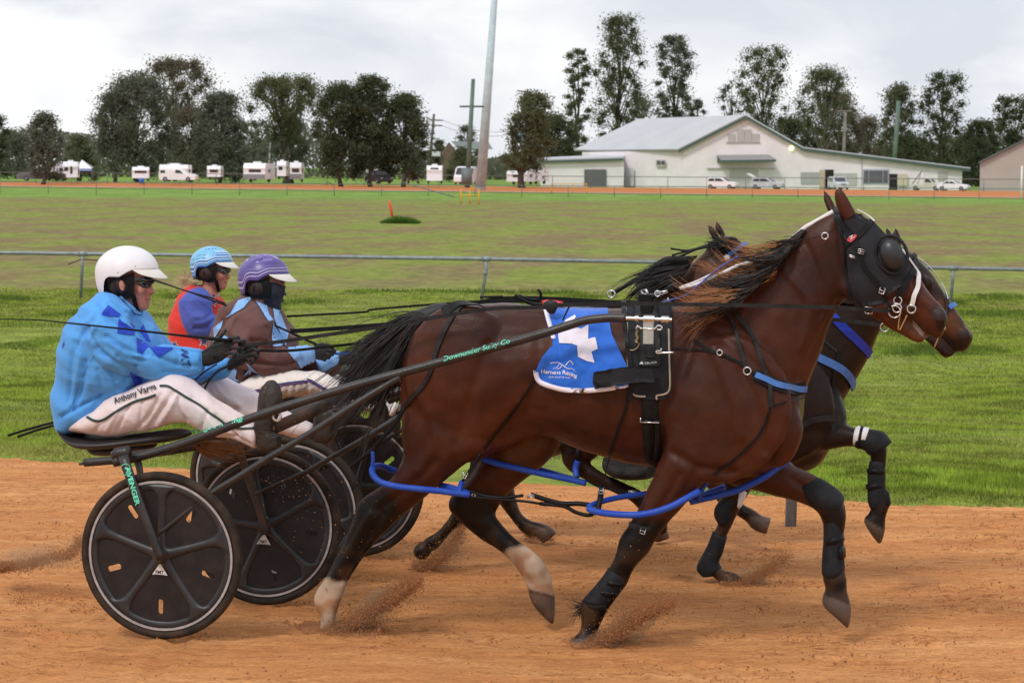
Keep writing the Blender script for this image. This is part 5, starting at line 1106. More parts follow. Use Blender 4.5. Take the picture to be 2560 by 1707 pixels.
def sulky(off, lab, letters, phases, vw=(-.58, .47), fork_r=1.0):
    """first sulky measured in place; the others stand off from it"""
    O_ = Vector(off)
    base = Vector((P('S', 404, 1402, -.58).x, P('S', 404, 1402, -.58).y, 0)) + O_
    root = empty('sulky', base, label=lab, cat='sulky', group='racing sulkies')
    def ln_(sp, pts, k=5): return [p + O_ for p in line(sp, pts, 0, k)]
    dN = N * (vw[1] - vw[0])
    c0 = P('S', 404, 1402, vw[0]); c0.z = .374; c1 = c0 + dN + H * .03; c0 += O_; c1 += O_
    if letters: c1 = P('S', 664, 1333, .47); c1.z = .374
    wheel(root, c0, phases[0], 3); wheel(root, c1, phases[1], -3)
    sh = ln_('D', [(262, 1062, -.50), (330, 1046, -.5), (430, 1015, -.5), (600, 952, -.49), (800, 890, -.47), (1000, 835, -.45), (1180, 785, -.43), (1250, 765, -.43), (1310, 746, -.42), (1350, 735, -.42), (1400, 730, -.42), (1438, 731, -.42)], 5)
    if not letters: sh = [p - Z * .10 * min(1, i / (len(sh) * .5)) for i, p in enumerate(sh)]
    rad = [.0205 - .0015 * i / len(sh) for i in range(len(sh))]
    q = MB(); q.tube(sh, rad, 16); shaft0 = q.build('shaft', K['black_paint'], root)
    k = len(sh); sh2 = [p + N * (.98 - .16 * min(1, i / (k * .5))) - Z * .07 * min(1, i / (k * .6)) for i, p in enumerate(sh)]
    q = MB(); q.tube(sh2, rad, 14); q.build('shaft', K['black_paint'], root)
    for tip in (sh, sh2):
        e = tip[-1]; q = MB(); d = Vector((H.x, H.y, -.012)); q.tube([e, e + d * .05, e + d * .18, e + d * .20], [.010, .008, .008, .008], 10); q.tube([e + d * .04, e + d * .055], .014, 12); q.tube([e + d * .078, e + d * .125], .016, 14); q.tube([e + d * .155, e + d * .185, e + d * .190], [.015, .0155, .011], 14); q.build('shaft_tip', K['steel'], root, True, 40)
    # forks
    f0 = ln_('R2', [(385, 235, -.60), (470, 480, -.655), (560, 720, -.665), (632, 905, -.66)], 4); f0b = [p + N * .12 + H * .03 for p in f0]
    if letters: f0b = ln_('R2', [(470, 235, -.48), (490, 300, -.49), (500, 360, -.50), (520, 420, -.51)], 3)
    for pts, r_ in ((f0, .0235), (f0b, .018)):
        q = MB(); q.tube(pts, [r_ * (1 - .25 * i / len(pts)) for i in range(len(pts))], 12, flat=.6, up=H); fk = q.build('fork', K['black_paint'], root)
        if pts is f0: fork0 = fk
    s1 = ln_('R2', [(1140, 170, .40), (1200, 370, .42), (1265, 560, .42), (1322, 745, .42)], 4); s2_ = ln_('R2', [(1190, 170, .52), (1250, 400, .53), (1300, 560, .53), (1330, 720, .53)], 4)
    if not letters: s1 = [p + dN * .97 for p in f0]; s2_ = [p - N * .12 for p in s1]
    for pts in (s1, s2_):
        q = MB(); q.tube(pts, [.021 * (1 - .2 * i / len(pts)) for i in range(len(pts))], 12, flat=.6, up=H); q.build('fork', K['rust'], root)
    # arch and rear bar
    q = MB(); q.tube(ln_('R2', [(350, 240, -.55), (430, 235, -.5), (560, 215, -.3), (700, 195, -.05), (900, 165, .2), (1080, 160, .45), (1190, 160, .53)], 4), .022, 12); q.build('arch', K['rust'], root)
    q = MB(); q.tube(ln_('R2', [(345, 232, -.56), (345, 218, -.56), (430, 205, -.56)], 3), .026, 12); q.build('shaft_socket', K['black_paint'], root)
    q = MB(); q.tube(ln_('R2', [(100, 287, -.45), (135, 282, -.45)], 2), .006, 8); q.tube(ln_('R2', [(135, 278, -.45), (250, 268, -.45), (370, 258, -.45)], 3), .0185, 12); q.build('rear_bar', K['black_dusty'], root)
    # stays
    st = ln_('A5', [(300, 1600, -.60), (750, 1330, -.56), (1000, 1180, -.54), (1240, 1040, -.52), (1480, 885, -.5), (1700, 745, -.48), (1880, 635, -.46), (2010, 560, -.45)], 4)
    st = ln_('R2', [(608, 748, -.60), (760, 630, -.59), (950, 485, -.58), (1200, 335, -.56)], 3)[:-1] + ln_('A5', [(900, 1240, -.55), (1240, 1040, -.53), (1480, 885, -.51), (1700, 745, -.49), (1880, 635, -.47), (2010, 560, -.46)], 4)
    n_ = len(st); rr_ = [.009 + .006 * min(1, i / (n_ * .25)) for i in range(n_)]
    q = MB(); q.tube(st, rr_, 10); q.build('stay', K['black_paint'], root)
    q = MB()
    if letters: q.tube(ln_('R2', [(1250, 480, .38), (1420, 405, .38), (1590, 335, .37), (1700, 270, .37), (1950, 130, .36), (2130, 20, .35), (2300, -90, .34)], 4), [.008] * 6 + [.012] * 19, 10)
    else: q.tube([p + dN * .95 for p in st], rr_, 10)
    q.build('stay', K['black_paint'], root)
    # foot bars and stirrups
    q = MB(); q.tube(ln_('A5', [(900, 1010, -.20), (1150, 900, -.1), (1400, 790, .0)], 3), .028, 12, flat=.6); q.build('foot_bar', K['rust'], root)
    q = MB(); q.tube(ln_('A5', [(780, 1080, .1), (1100, 950, .15), (1400, 830, .2)], 3), .022, 12, flat=.6); q.build('foot_bar', K['black_paint'], root)
    fc = P('A1', 900, 290, -.47) + O_; q = MB(); q.tube([fc + RT @ Vector((.018 * math.cos(a), 0, .018 * math.sin(a))) for a in np.linspace(0, 6.2832, 17)], .006, 8, cap=False); q.build('stirrup_eye', K['steel'], root)
    # seat
    q = MB(); v0 = -.06
    loft(q, 'R2', [(12, 20, 22, 52, .13, v0), (70, 70, 90, 118, .18, v0), (150, 100, 185, 172, .21, v0), (300, 105, 320, 178, .22, v0), (450, 92, 460, 165, .21, v0), (600, 75, 612, 148, .18, v0), (720, 60, 735, 130, .13, v0), (800, 70, 805, 108, .07, v0)], v0, 28, 4, 2.6)
    q.v = [tuple(Vector(p) + O_) for p in q.v]; q.build('seat', K['black_dusty'], root)
    q = MB(); loft(q, 'R2', [(190, 165, 260, 225, .12, v0), (320, 165, 330, 225, .15, v0), (450, 155, 450, 210, .14, v0), (560, 140, 560, 190, .10, v0)], v0, 20, 3, 2.4); q.v = [tuple(Vector(p) + O_) for p in q.v]; q.build('seat_base', K['rust'], root)
    if letters:
        # writing on the tubes: laid on a proxy of each tube
        def on_tube(pts, rad_, s, sp, a, b, h_, parent, name, shear=.0, bold=.0):
            t = MB(); t.tube(pts, rad_, 24); bv = bvh_of(t); w_ = MB(); write(w_, bv, sp, s, a, b, h_, .0012, bold=bold, shear=shear); w_.build(name, K['mint'], parent, False)
        on_tube(sh, rad, 'Downunder Sulky Co', 'R8', (878, 722), (1356, 590), 33, shaft0, 'lettering', .25, .010)
        on_tube(sh, rad, "Varga's", 'A5', (203, 1055), (422, 998), 36, shaft0, 'lettering', .25, .03); on_tube(sh, rad, 'R', 'A5', (440, 990), (480, 982), 34, shaft0, 'lettering', .3, .02)
        on_tube(sh, rad, 'ing', 'A5', (548, 962), (655, 932), 34, shaft0, 'lettering', .25, .03)
        on_tube(f0, [.0235 * (1 - .25 * i / len(f0)) for i in range(len(f0))], 'AVENGER', 'R2', (399, 310), (470, 560), 30, fork0, 'lettering', 0, .03)
        w_ = MB(); t = MB(); t.tube(f0, [.0235 * (1 - .25 * i / len(f0)) for i in range(len(f0))], 24); bv = bvh_of(t)
        strap(w_, bv, 'R2', [(402 + 30 * math.cos(a), 322 + 36 * math.sin(a)) for a in np.linspace(0.2, 6.2, 14)], .003, .001, .001); w_.build('emblem', K['mint'], fork0)
        q = MB(); hair(q, guides('R2', [[(830, 130, 0), (950, 150, -.02), (1100, 165, -.02), (1220, 140, 0)], [(840, 150, 0), (950, 200, -.03), (1060, 215, -.03), (1160, 190, 0)], [(850, 160, 0), (900, 210, 0), (960, 235, 0), (1080, 235, 0)]], 0), 150, (.6, 1), .0028, spread=.012, curl=.03, seed=44)
        q.build('tied_hair', K['hair_ginger'], root)
        q = MB(); q.tube(ln_('R2', [(805, 120, -.1), (840, 160, -.1), (800, 150, -.08), (860, 140, -.08), (890, 170, -.08)], 4), .004, 6); q.build('tie_cord', K['leather'], root)
        q = MB(); q.tube(line('D', [(18, 1000), (70, 984), (140, 968), (220, 975)], .05, 4), .006, 6, flat=.5); q.tube(line('D', [(40, 1003), (90, 986), (145, 974), (220, 982)], .0, 4), .006, 6, flat=.5); q.build('trailing_strap', K['leather'], root)
    return root, sh
SK1, SH1 = sulky((0, 0, 0), 'nearest sulky, mint green lettering on its black shaft, under the driver in light blue', True, (88, 30))
cA = P('S', 404, 1402, -.58)
cB = P('S', 731, 1284, 1.10); sulky((cB.x - cA.x, cB.y - cA.y, 0), 'middle sulky of the three, carrying the driver in brown', False, (60, 75))
cC = P('S', 636, 1203, 2.45); sulky((cC.x - cA.x, cC.y - cA.y, 0), 'farthest sulky of the three, carrying the driver in red', False, (20, 50))
# ================================================================ drivers
def fabric(name, col, var=.07, rough=.75): return M(name, col, rough, var, 5, .35, 35, sheen=.1)
K['blue_silk'] = fabric('light_blue_cloth', srgb(78, 154, 226), .12); K['blue_dark'] = fabric('royal_blue_cloth', srgb(16, 62, 190))
K['brown_silk'] = fabric('brown_cloth', srgb(98, 64, 60), .12); K['sky_silk'] = fabric('sky_blue_cloth', srgb(134, 182, 240), .06)
K['red_silk'] = fabric('red_cloth', srgb(206, 46, 34), .12); K['navy_silk'] = fabric('blue_cloth', srgb(66, 84, 170), .08)
K['white_trs'] = M('white_trousers', srgb(226, 214, 222), .75, .05, 3, .4, 30, sheen=.1, col2=srgb(222, 204, 202)); K['cream_trs'] = M('cream_trousers', srgb(228, 218, 212), .75, .05, 4, .4, 30)
K['green_pipe'] = M('dark_green_piping', srgb(28, 58, 52), .6); K['purple_pipe'] = M('purple_piping', srgb(84, 36, 110), .6); K['navy_pipe'] = M('navy_piping', srgb(40, 44, 110), .6)
K['navy_print'] = M('navy_print', srgb(24, 50, 130), .6); K['black_print'] = M('black_print', (.012, .012, .014), .6)
K['balaclava'] = M('balaclava_knit', (.010, .013, .03), .85, .3, 60, .6, 200, sheen=.2)
K['hair_blonde'] = M('blonde_hair', (.50, .36, .20), .5, .3, 40)
# seams, folds: displacement of cloth along a few crease directions
def creases(seed, amp, dirs):
    ds = [(Vector(d).normalized(), f, a) for d, f, a in dirs]
    def fn(p, n):
        q = p * 1.0 + Vector((seed, 0, 0)); s_ = 0
        wv = Vector((mnoise.noise(q * 4), mnoise.noise(q * 4 + Vector((9, 0, 0))), mnoise.noise(q * 4 + Vector((0, 9, 0))))) * .05
        for d, f, a in ds:
            t = mnoise.noise(Vector(((p + wv).dot(d) * f, p.dot(Z) * 1.6 + seed, p.dot(N) * 3)))
            s_ += a * (1 - abs(t) * 2.6)
        return amp * (s_ * .6) + amp * .6 * mnoise.noise(q * 9)
    return fn
def head_parts(mb, sp, v, k=1.0):
    """skull, jaw, nose, lips and neck in the measured head frame"""
    loft(mb, sp, [(500, 380, 1000, 360, .04, v), (360, 480, 1110, 470, .062, v), (300, 620, 1150, 600, .072, v), (285, 740, 1158, 700, .076, v), (290, 800, 1172, 770, .077, v), (300, 870, 1150, 860, .075, v), (320, 960, 1140, 960, .072, v), (360, 1030, 1140, 1040, .068, v), (440, 1110, 1125, 1110, .062, v),
                  (560, 1190, 1112, 1180, .055, v), (680, 1270, 1112, 1265, .046, v), (780, 1340, 1100, 1330, .036, v), (860, 1385, 1060, 1380, .022, v)], v, 26, 3)
    loft(mb, sp, [(1090, 850, 1172, 860, .010, v), (1090, 920, 1196, 930, .013, v), (1090, 980, 1222, 990, .017, v), (1090, 1030, 1238, 1025, .020, v), (1090, 1060, 1205, 1055, .017, v), (1090, 1075, 1150, 1070, .008, v)], v, 16, 3)
    loft(mb, sp, [(1060, 1120, 1150, 1118, .018, v), (1060, 1140, 1150, 1142, .022, v), (1060, 1152, 1130, 1154, .022, v)], v, 14, 2)
    loft(mb, sp, [(1060, 1162, 1128, 1162, .018, v), (1060, 1185, 1138, 1184, .020, v), (1060, 1205, 1118, 1208, .018, v)], v, 14, 2)
    loft(mb, sp, [(1040, 770, 1180, 745, .05, v), (1040, 800, 1184, 790, .05, v), (1040, 840, 1165, 830, .045, v)], v, 18, 2)
    loft(mb, sp, [(480, 1000, 850, 1080, .06, v), (460, 1150, 840, 1250, .062, v), (480, 1300, 860, 1400, .066, v), (460, 1420, 900, 1560, .072, v), (400, 1600, 900, 1750, .08, v)], v, 22, 3)
    er = ROT @ Matrix.Rotation(R(-12), 3, 'Y')
    c = P(sp, 580, 890, v - .076); mb.ell(c, .016 * k, .010, .026 * k, er, 16, 10)
    for s_ in (-1, 1): mb.ell(P(sp, 940, 960, v + s_ * .045), .03, .022, .03, ROT)
def helmet(root, sp, v, rw, mats, stripes=None):
    cx, cy, rx, ryu, ryl = 688, 620, 600, 508, 830
    ed = [(60, 1040), (350, 1045), (372, 960), (385, 850), (410, 780), (450, 735), (510, 705), (620, 708), (715, 712), (770, 680), (850, 625), (930, 585), (980, 566), (1300, 566)]
    def ey(x):
        for a, b in zip(ed, ed[1:]):
            if a[0] <= x <= b[0]: return a[1] + (b[1] - a[1]) * (x - a[0]) / (b[0] - a[0])
        return 566 if x > 1000 else 1040
    nA, nT = 120, 34; vs = []; fs = []; ms = []
    for inner in (0, 1):
        for i in range(nA):
            az = 2 * math.pi * i / nA; cxz = math.cos(az); sz_ = math.sin(az)
            ye = 700
            for _ in range(6):
                rr = math.sqrt(max(0, 1 - ((ye - cy) / (ryu if ye < cy else ryl)) ** 2)); ye = ye * .4 + .6 * ey(cx + rx * rr * cxz)
            for j in range(nT + 1):
                t = j / nT; y0 = cy - ryu; a = t ** 1.6; y = y0 + (ye - y0) * (1 - math.cos(math.pi * t / 2) * (1 - t * .0)) if False else y0 + (ye - y0) * t ** 1.75
                rr = math.sqrt(max(0, 1 - ((y - cy) / (ryu if y < cy else ryl)) ** 2))
                sc_ = 1 - inner * .055
                p = P(sp, cx + rx * rr * cxz * sc_, cy + (y - cy) * sc_, v) + N * (rw * rr * sz_ * sc_) * (1 if abs(sz_) < .97 else 1)
                vs.append(p)
    for inner in (0, 1):
        b = inner * nA * (nT + 1)
        for i in range(nA):
            i2 = (i + 1) % nA
            for j in range(nT):
                q = (b + i * (nT + 1) + j, b + i2 * (nT + 1) + j, b + i2 * (nT + 1) + j + 1, b + i * (nT + 1) + j + 1)
                fs.append(q if not inner else q[::-1]); ms.append((stripes(i / nA, j / nT) if stripes else 0) if not inner else len(mats) - 1)
    o2 = nA * (nT + 1)
    for i in range(nA):
        i2 = (i + 1) % nA; a, b = i * (nT + 1) + nT, i2 * (nT + 1) + nT; fs.append((a, b, b + o2, a + o2)); ms.append(len(mats) - 1)
    q = MB(); q.v = [tuple(p) for p in vs]; q.f = fs; q.m = ms; h = q.build('helmet', mats, root)
    # visor
    q = MB(); vs = []; n = 20
    for th in (0, .004):
        for i in range(n + 1):
            a = R(-62 + 124 * i / n); p = P(sp, cx + rx * .985 * math.cos(a), 566, v) + N * (rw * math.sin(a)); vs.append(p - Z * th)
        for i in range(n + 1):
            a = R(-62 + 124 * i / n); e = math.cos(a * 1.45) ** .7 if abs(a * 1.45) < math.pi / 2 else 0
            p = P(sp, cx + rx * (.985 * math.cos(a) + .33 * e), 566 + 175 * e ** .8 + 40 * abs(math.sin(a)) * e, v) + N * (rw * math.sin(a) * (1 + .04 * e)); vs.append(p - Z * th)
    fs = []; ms = []; m_ = n + 1
    for i in range(n):
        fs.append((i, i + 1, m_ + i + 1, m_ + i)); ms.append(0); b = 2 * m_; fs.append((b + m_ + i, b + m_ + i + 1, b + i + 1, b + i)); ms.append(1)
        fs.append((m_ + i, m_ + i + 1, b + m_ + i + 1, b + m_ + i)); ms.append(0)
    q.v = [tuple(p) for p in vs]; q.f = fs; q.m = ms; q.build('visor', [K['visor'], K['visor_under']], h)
    for x, y in ((1000, 500), (695, 618), (283, 962)):
        q = MB(); rr = math.sqrt(1 - ((y - cy) / (ryu if y < cy else ryl)) ** 2); cc_ = (x - cx) / (rx * rr); q.ell(P(sp, x, y, v) - N * (rw * rr * math.sqrt(max(0, 1 - cc_ * cc_)) + .001), .003, .002, .003, ROT, 8, 6); q.build('rivet', K['brass'], h)
    return h
def earpad(root, bv, sp, v, hole=True):
    q = MB(); pad = [(380, 950), (390, 800), (450, 730), (520, 700), (700, 705), (820, 650), (835, 760), (850, 1060), (845, 1100), (800, 1130), (640, 1125), (480, 1090), (330, 1040)]
    patch(q, bv, sp, pad, .016, thick=.006, step=60, vfall=v - .07); e = q.build('ear_pad', K['leather'], root)
    q = MB(); strap(q, bv, sp, [(815, 1080), (840, 1180), (870, 1280), (910, 1400)], .020, .006, .003); q.build('chin_strap', K['leather'], root)
    q = MB(); patch(q, bv, sp, [(410, 930), (430, 850), (480, 800), (560, 780), (640, 800), (680, 880), (690, 960), (660, 995), (540, 1000), (450, 985)], .0235, step=60, vfall=v - .085); q.build('ear_opening', bpy.data.materials['nostril_dark'], e)
    return e
def limb(sp, secs, v=0, n=22, k=4, e=2.0, into=None):
    mb = into if into is not None else MB(); loft(mb, sp, secs, v, n, k, e); return mb
def shrink(secs, f=.8):
    out = []
    for s_ in secs:
        cx, cy = (s_[0] + s_[2]) / 2, (s_[1] + s_[3]) / 2
        out.append((cx + (s_[0] - cx) * f, cy + (s_[1] - cy) * f, cx + (s_[2] - cx) * f, cy + (s_[3] - cy) * f, s_[4] * f) + tuple(s_[5:]))
    return out
def fingers(mb, sp, v, palm, fl, th, r=.0095):
    """palm sections, four finger polylines, thumb polyline; each bent at its knuckles"""
    loft(mb, sp, palm, v, 18, 3, 2.4)
    for i, f in enumerate(fl + [th]):
        rows = [(a, b, c) for a, b, c in f]; pts = [P(sp, a, b, v + c) for a, b, c in rows]; k = len(pts)
        rr = [r * (1.12 if i == len(fl) else (1, 1.05, 1, .88)[i % 4]) * (1 - .25 * j / (k - 1)) for j in range(k)]
        mb.tube(pts, rr, 10); mb.ell(pts[-1], rr[-1], rr[-1], rr[-1], None, 10, 8)
        for p_, q_ in zip(pts[1:-1], rr[1:-1]): mb.ell(p_, q_ * 1.08, q_ * 1.08, q_ * 1.08, None, 10, 8)
def stripes_on(mb, bv, sp, pts, wd, m, off=.003): strap(mb, bv, sp, pts, wd, off, .0015, m=m)
def person(lab, base): return empty('person', base, label=lab, cat='person')
def bases(sp, x, y, v): 
    p = P(sp, x, y, v); return (p.x, p.y, .0)
# ---------------------------------------------------------------- driver in light blue
D1 = person('driver in light blue jacket with darker blue diamonds, plain white helmet and dark wraparound sunglasses', P('R1', 500, 1440, -.06))
v = -.05
torso = [(470, 446, 600, 500, .075), (425, 475, 700, 570, .15), (340, 570, 780, 680, .225), (235, 710, 840, 800, .245), (178, 850, 850, 930, .24), (147, 1000, 820, 1050, .225), (136, 1150, 750, 1120, .21), (140, 1300, 660, 1190, .195), (165, 1400, 520, 1290, .18), (205, 1440, 420, 1350, .16)]
armN = [(520, 480, 330, 700, .08, v - .17), (610, 600, 360, 820, .085, v - .20), (690, 730, 440, 930, .082, v - .21), (800, 832, 600, 1010, .072, v - .20), (900, 838, 780, 1045, .066, v - .17), (1040, 845, 940, 1060, .062, v - .13), (1178, 852, 1162, 1015, .050, v - .10)]
armF = [(640, 540, 560, 720, .08, v + .17), (780, 640, 640, 850, .08, v + .2), (920, 800, 760, 960, .075, v + .2), (1060, 920, 920, 1075, .065, v + .16), (1220, 950, 1140, 1078, .058, v + .10), (1372, 925, 1356, 1050, .05, v + .05)]
legN = [(330, 1370, 320, 1440, .09, v - .1), (440, 1280, 400, 1462, .115, v - .12), (560, 1195, 520, 1468, .115, v - .13), (700, 1130, 700, 1450, .11, v - .14), (850, 1068, 850, 1425, .10, v - .15), (960, 1038, 960, 1390, .092, v - .15), (1060, 1062, 1040, 1375, .085, v - .15), (1160, 1140, 1110, 1400, .078, v - .15),
        (1300, 1225, 1250, 1460, .068, v - .15), (1440, 1310, 1390, 1508, .06, v - .15), (1560, 1400, 1530, 1548, .054, v - .16), (1590, 1420, 1565, 1560, .05, v - .16)]
legF = [(600, 1250, 600, 1440, .1, v + .1), (850, 1120, 850, 1400, .10, v + .13), (1050, 1075, 1080, 1330, .098, v + .15), (1200, 1048, 1230, 1280, .09, v + .16), (1300, 1050, 1280, 1290, .085, v + .16), (1400, 1100, 1350, 1330, .08, v + .16), (1560, 1170, 1500, 1400, .07, v + .16), (1720, 1260, 1680, 1450, .064, v + .16), (1860, 1340, 1840, 1490, .06, v + .16), (1990, 1400, 1960, 1480, .052, v + .16)]
bd = MB(); head_parts(bd, 'A6', v)
for secs in (torso, armN, armF, legN, legF): loft(bd, 'R1', shrink(secs, .72), v, 18, 3)
loft(bd, 'R1', [(1600, 1120, 1720, 1120, .03), (1600, 1250, 1720, 1250, .035), (1590, 1450, 1700, 1450, .035), (1600, 1540, 1720, 1540, .03)], v - .17, 14, 2)
loft(bd, 'R1', [(1120, 890, 1120, 950, .018), (1250, 870, 1240, 930, .015), (1310, 860, 1310, 900, .012)], v - .08, 14, 2); loft(bd, 'R1', [(1330, 970, 1330, 1010, .016), (1440, 890, 1440, 920, .014), (1480, 870, 1480, 895, .012)], v + .05, 14, 2)
bd = fuse(bd, .0065, 3); BV1 = bvh_of(bd); bd.build('body', K['skin'], D1)
q = MB(); er = ROT @ Matrix.Rotation(R(-12), 3, 'Y'); helmet(D1, 'A6', v, .122, [K['shell_white'], K['leather']]); ep = earpad(D1, BV1, 'A6', v)
q = MB(); c = P('A6', 585, 890, v - .104); q.ell(c, .0135, .007, .0235, er, 18, 10); q.ell(c + N * -.004 + H * .004, .0065, .005, .014, er, 12, 8); q.ell(c - Z * .018 + H * .003 - N * .002, .007, .005, .008, er, 12, 8); q.build('ear', K['skin'], D1)
q = MB(); patch(q, BV1, 'A6', [(820, 735), (900, 745), (1100, 738), (1150, 760), (1182, 790), (1183, 850), (1165, 870), (1140, 880), (1110, 930), (1060, 942), (980, 925), (930, 890), (870, 840), (830, 780)], .007, thick=.003, step=28); q.build('sunglasses', K['lens'], D1)
q = MB(); strap(q, BV1, 'A6', [(1035, 1153), (1080, 1158), (1130, 1155)], .0022, .0002, .0006); strap(q, BV1, 'A6', [(1150, 1062), (1175, 1060)], .003, .0002, .0005); q.build('mouth', M('lip_shadow', srgb(120, 62, 58), .6), D1)
jk = MB(); loft(jk, 'R1', torso, v, 34, 4, 2.3); loft(jk, 'R1', armN, 0, 24, 4, 2.0); loft(jk, 'R1', armF, 0, 24, 4, 2.0)
jk.ell(P('R1', 480, 650, v - .14), .13, .10, .13, ROT)
jk = fuse(jk, .0085, 3, creases(1, .016, [((.6, 0, .8), 9, 1), ((1, 0, -.5), 7, .8), ((.2, 0, 1), 12, .5)])); jk = carve(jk, [(6, -.012, (400, 850), (560, 960), (720, 1045)), (5, -.009, (330, 680), (400, 820), (470, 900)), (4, -.008, (560, 900), (620, 960), (690, 985)), (4, -.007, (600, 850), (700, 920), (760, 930)), (5, -.009, (420, 540), (500, 640), (640, 700)),
    (4, .007, (470, 560), (560, 640), (680, 680)), (5, -.008, (480, 760), (640, 850), (780, 880)), (5, .008, (500, 800), (620, 880), (760, 910)), (5, -.009, (690, 980), (715, 1110)), (4, -.008, (600, 1120), (650, 1040)), (5, -.007, (250, 800), (225, 1000), (215, 1230)), (5, -.009, (330, 940), (300, 1150), (240, 1280)),
    (5, .006, (290, 900), (260, 1100), (225, 1240)), (4, -.009, (520, 470), (600, 560), (690, 610)), (5, -.009, (700, 640), (735, 760), (760, 900)), (4, .007, (720, 620), (765, 740), (800, 860)), (5, -.008, (830, 890), (1000, 965), (1140, 975)), (4, -.006, (900, 1010), (1050, 1020)), (4, .006, (560, 1100), (620, 1010)), (4, -.006, (420, 1000), (440, 1150), (400, 1260)), (4, -.006, (520, 1020), (560, 1140)),
    (4, -.007, (380, 640), (300, 760), (260, 860)), (4, .006, (420, 660), (350, 780)), (5, -.010, (150, 1340), (300, 1260), (500, 1170), (690, 1125)), (4, -.006, (960, 860), (1000, 900), (990, 960)), (4, -.006, (1060, 870), (1090, 920), (1080, 1000))], k=.3164, ox=91.9, oy=532.9); JV = bvh_of(jk)
dk = 1
for poly in ([(445, 600), (495, 532), (585, 600), (570, 622), (520, 612), (450, 605)], [(572, 632), (686, 712), (684, 752), (560, 735)], [(697, 768), (800, 820), (740, 884), (705, 872)], [(788, 832), (968, 842), (862, 914)],
             [(722, 720), (745, 672), (800, 800), (770, 790)], [(650, 1010), (742, 1060), (735, 1110), (690, 1120), (672, 1080)], [(160, 850), (182, 780), (178, 820)], [(640, 650), (690, 690), (680, 700)][:3]):
    patch(jk, JV, 'R1', poly, .0045, m=1, step=11)
write(jk, JV, 'R1', 'J.W', (1080, 965), (1072, 850), 52, .006, m=2, bold=.02)
strap(jk, JV, 'R1', [(1160, 850), (1172, 900), (1172, 960), (1158, 1016)], .010, .000, .003)
for ln0 in ([(405, 880), (330, 1000), (270, 1150), (238, 1245)], [(150, 1350), (260, 1270), (380, 1200), (520, 1165), (690, 1130)], [(160, 1362), (270, 1282), (390, 1212), (530, 1177), (690, 1142)]):
    strap(jk, JV, 'R1', ln0, .0022, .0003, .0005, m=3)
patch(jk, JV, 'R1', [(700, 580), (735, 575), (735, 610), (690, 600), (600, 500), (570, 480), (590, 470)], .006, thick=.004, step=20)
jk.build('jacket', [K['blue_silk'], K['blue_dark'], K['navy_print'], M('blue_seam', srgb(38, 104, 170), .8)], D1)
ts = MB(); loft(ts, 'R1', legN, 0, 26, 4, 2.1); loft(ts, 'R1', legF, 0, 26, 4, 2.1); loft(ts, 'R1', [(250, 1370, 260, 1440, .14), (350, 1300, 370, 1450, .19), (500, 1230, 520, 1450, .18), (620, 1220, 620, 1440, .12)], v, 24, 3)
ts = fuse(ts, .0085, 3, creases(5, .014, [((1, 0, .3), 8, 1), ((.4, 0, 1), 10, .7)])); ts = carve(ts, [(5, -.010, (960, 1170), (900, 1260), (790, 1430)), (4, .008, (990, 1190), (940, 1290), (850, 1410)), (4, -.009, (1000, 1200), (1010, 1300), (1060, 1370)), (5, -.008, (870, 1180), (800, 1320), (700, 1440)), (4, -.006, (640, 1270), (560, 1440)), (4, .005, (560, 1300), (480, 1440)), (5, -.008, (1110, 1200), (1250, 1340), (1330, 1430)),
    (5, -.009, (1280, 1330), (1420, 1480)), (5, -.010, (1420, 1280), (1460, 1340), (1560, 1390)), (4, .008, (1440, 1310), (1500, 1360), (1570, 1370)), (4, -.008, (1210, 1290), (1170, 1420)), (4, -.006, (740, 1240), (720, 1420)), (4, -.006, (440, 1380), (400, 1450)), (5, -.009, (1200, 1100), (1260, 1200), (1400, 1300)), (4, .007, (1260, 1090), (1340, 1190), (1460, 1260)), (4, -.008, (1350, 1480), (1440, 1500), (1520, 1540))], k=.3164, ox=91.9, oy=532.9); TV = bvh_of(ts)
strap(ts, TV, 'R1', [(345, 1345), (400, 1368), (470, 1358), (560, 1300), (680, 1235), (780, 1205), (842, 1180)], .011, .005, .002, m=1)
strap(ts, TV, 'R1', [(870, 1120), (930, 1120), (980, 1150), (1050, 1195), (1150, 1255), (1260, 1330), (1360, 1395), (1440, 1425), (1560, 1428)], .010, .005, .002, m=1)
write(ts, TV, 'R1', 'Anthony Varga', (545, 1252), (852, 1150), 42, .008, m=2, bold=.02, path=[(545, 1252), (640, 1218), (740, 1178), (852, 1140)])
ts.build('trousers', [K['white_trs'], K['green_pipe'], K['black_print']], D1)
def boot_shoe(sp, secs, heel, v, root, sole=None):
    q = MB(); loft(q, sp, secs, v, 22, 3, 2.6); loft(q, sp, heel, v, 16, 2, 3.0); q = fuse(q, .006, 2, lambda p, n: .0015 * mnoise.noise(p * 40)); bv = bvh_of(q); o = q.build('boot', K['boot'], root); return o, bv
bo, bv_ = boot_shoe('R1', [(1655, 1078, 1705, 1078, .025), (1610, 1130, 1740, 1140, .042), (1590, 1200, 1750, 1210, .05), (1582, 1290, 1740, 1300, .048), (1560, 1370, 1710, 1380, .045), (1555, 1440, 1700, 1450, .045), (1570, 1480, 1735, 1480, .046), (1578, 1560, 1742, 1558, .044), (1600, 1585, 1730, 1585, .035)],
                    [(1690, 1480, 1745, 1480, .04), (1690, 1560, 1745, 1560, .04)], v - .17, D1)
q = MB(); patch(q, bv_, 'R1', [(1685, 1085), (1725, 1110), (1748, 1180), (1742, 1270), (1700, 1300), (1640, 1290), (1632, 1200), (1650, 1120)], .003, thick=.006, step=30); q.build('sole', K['sole'], bo)
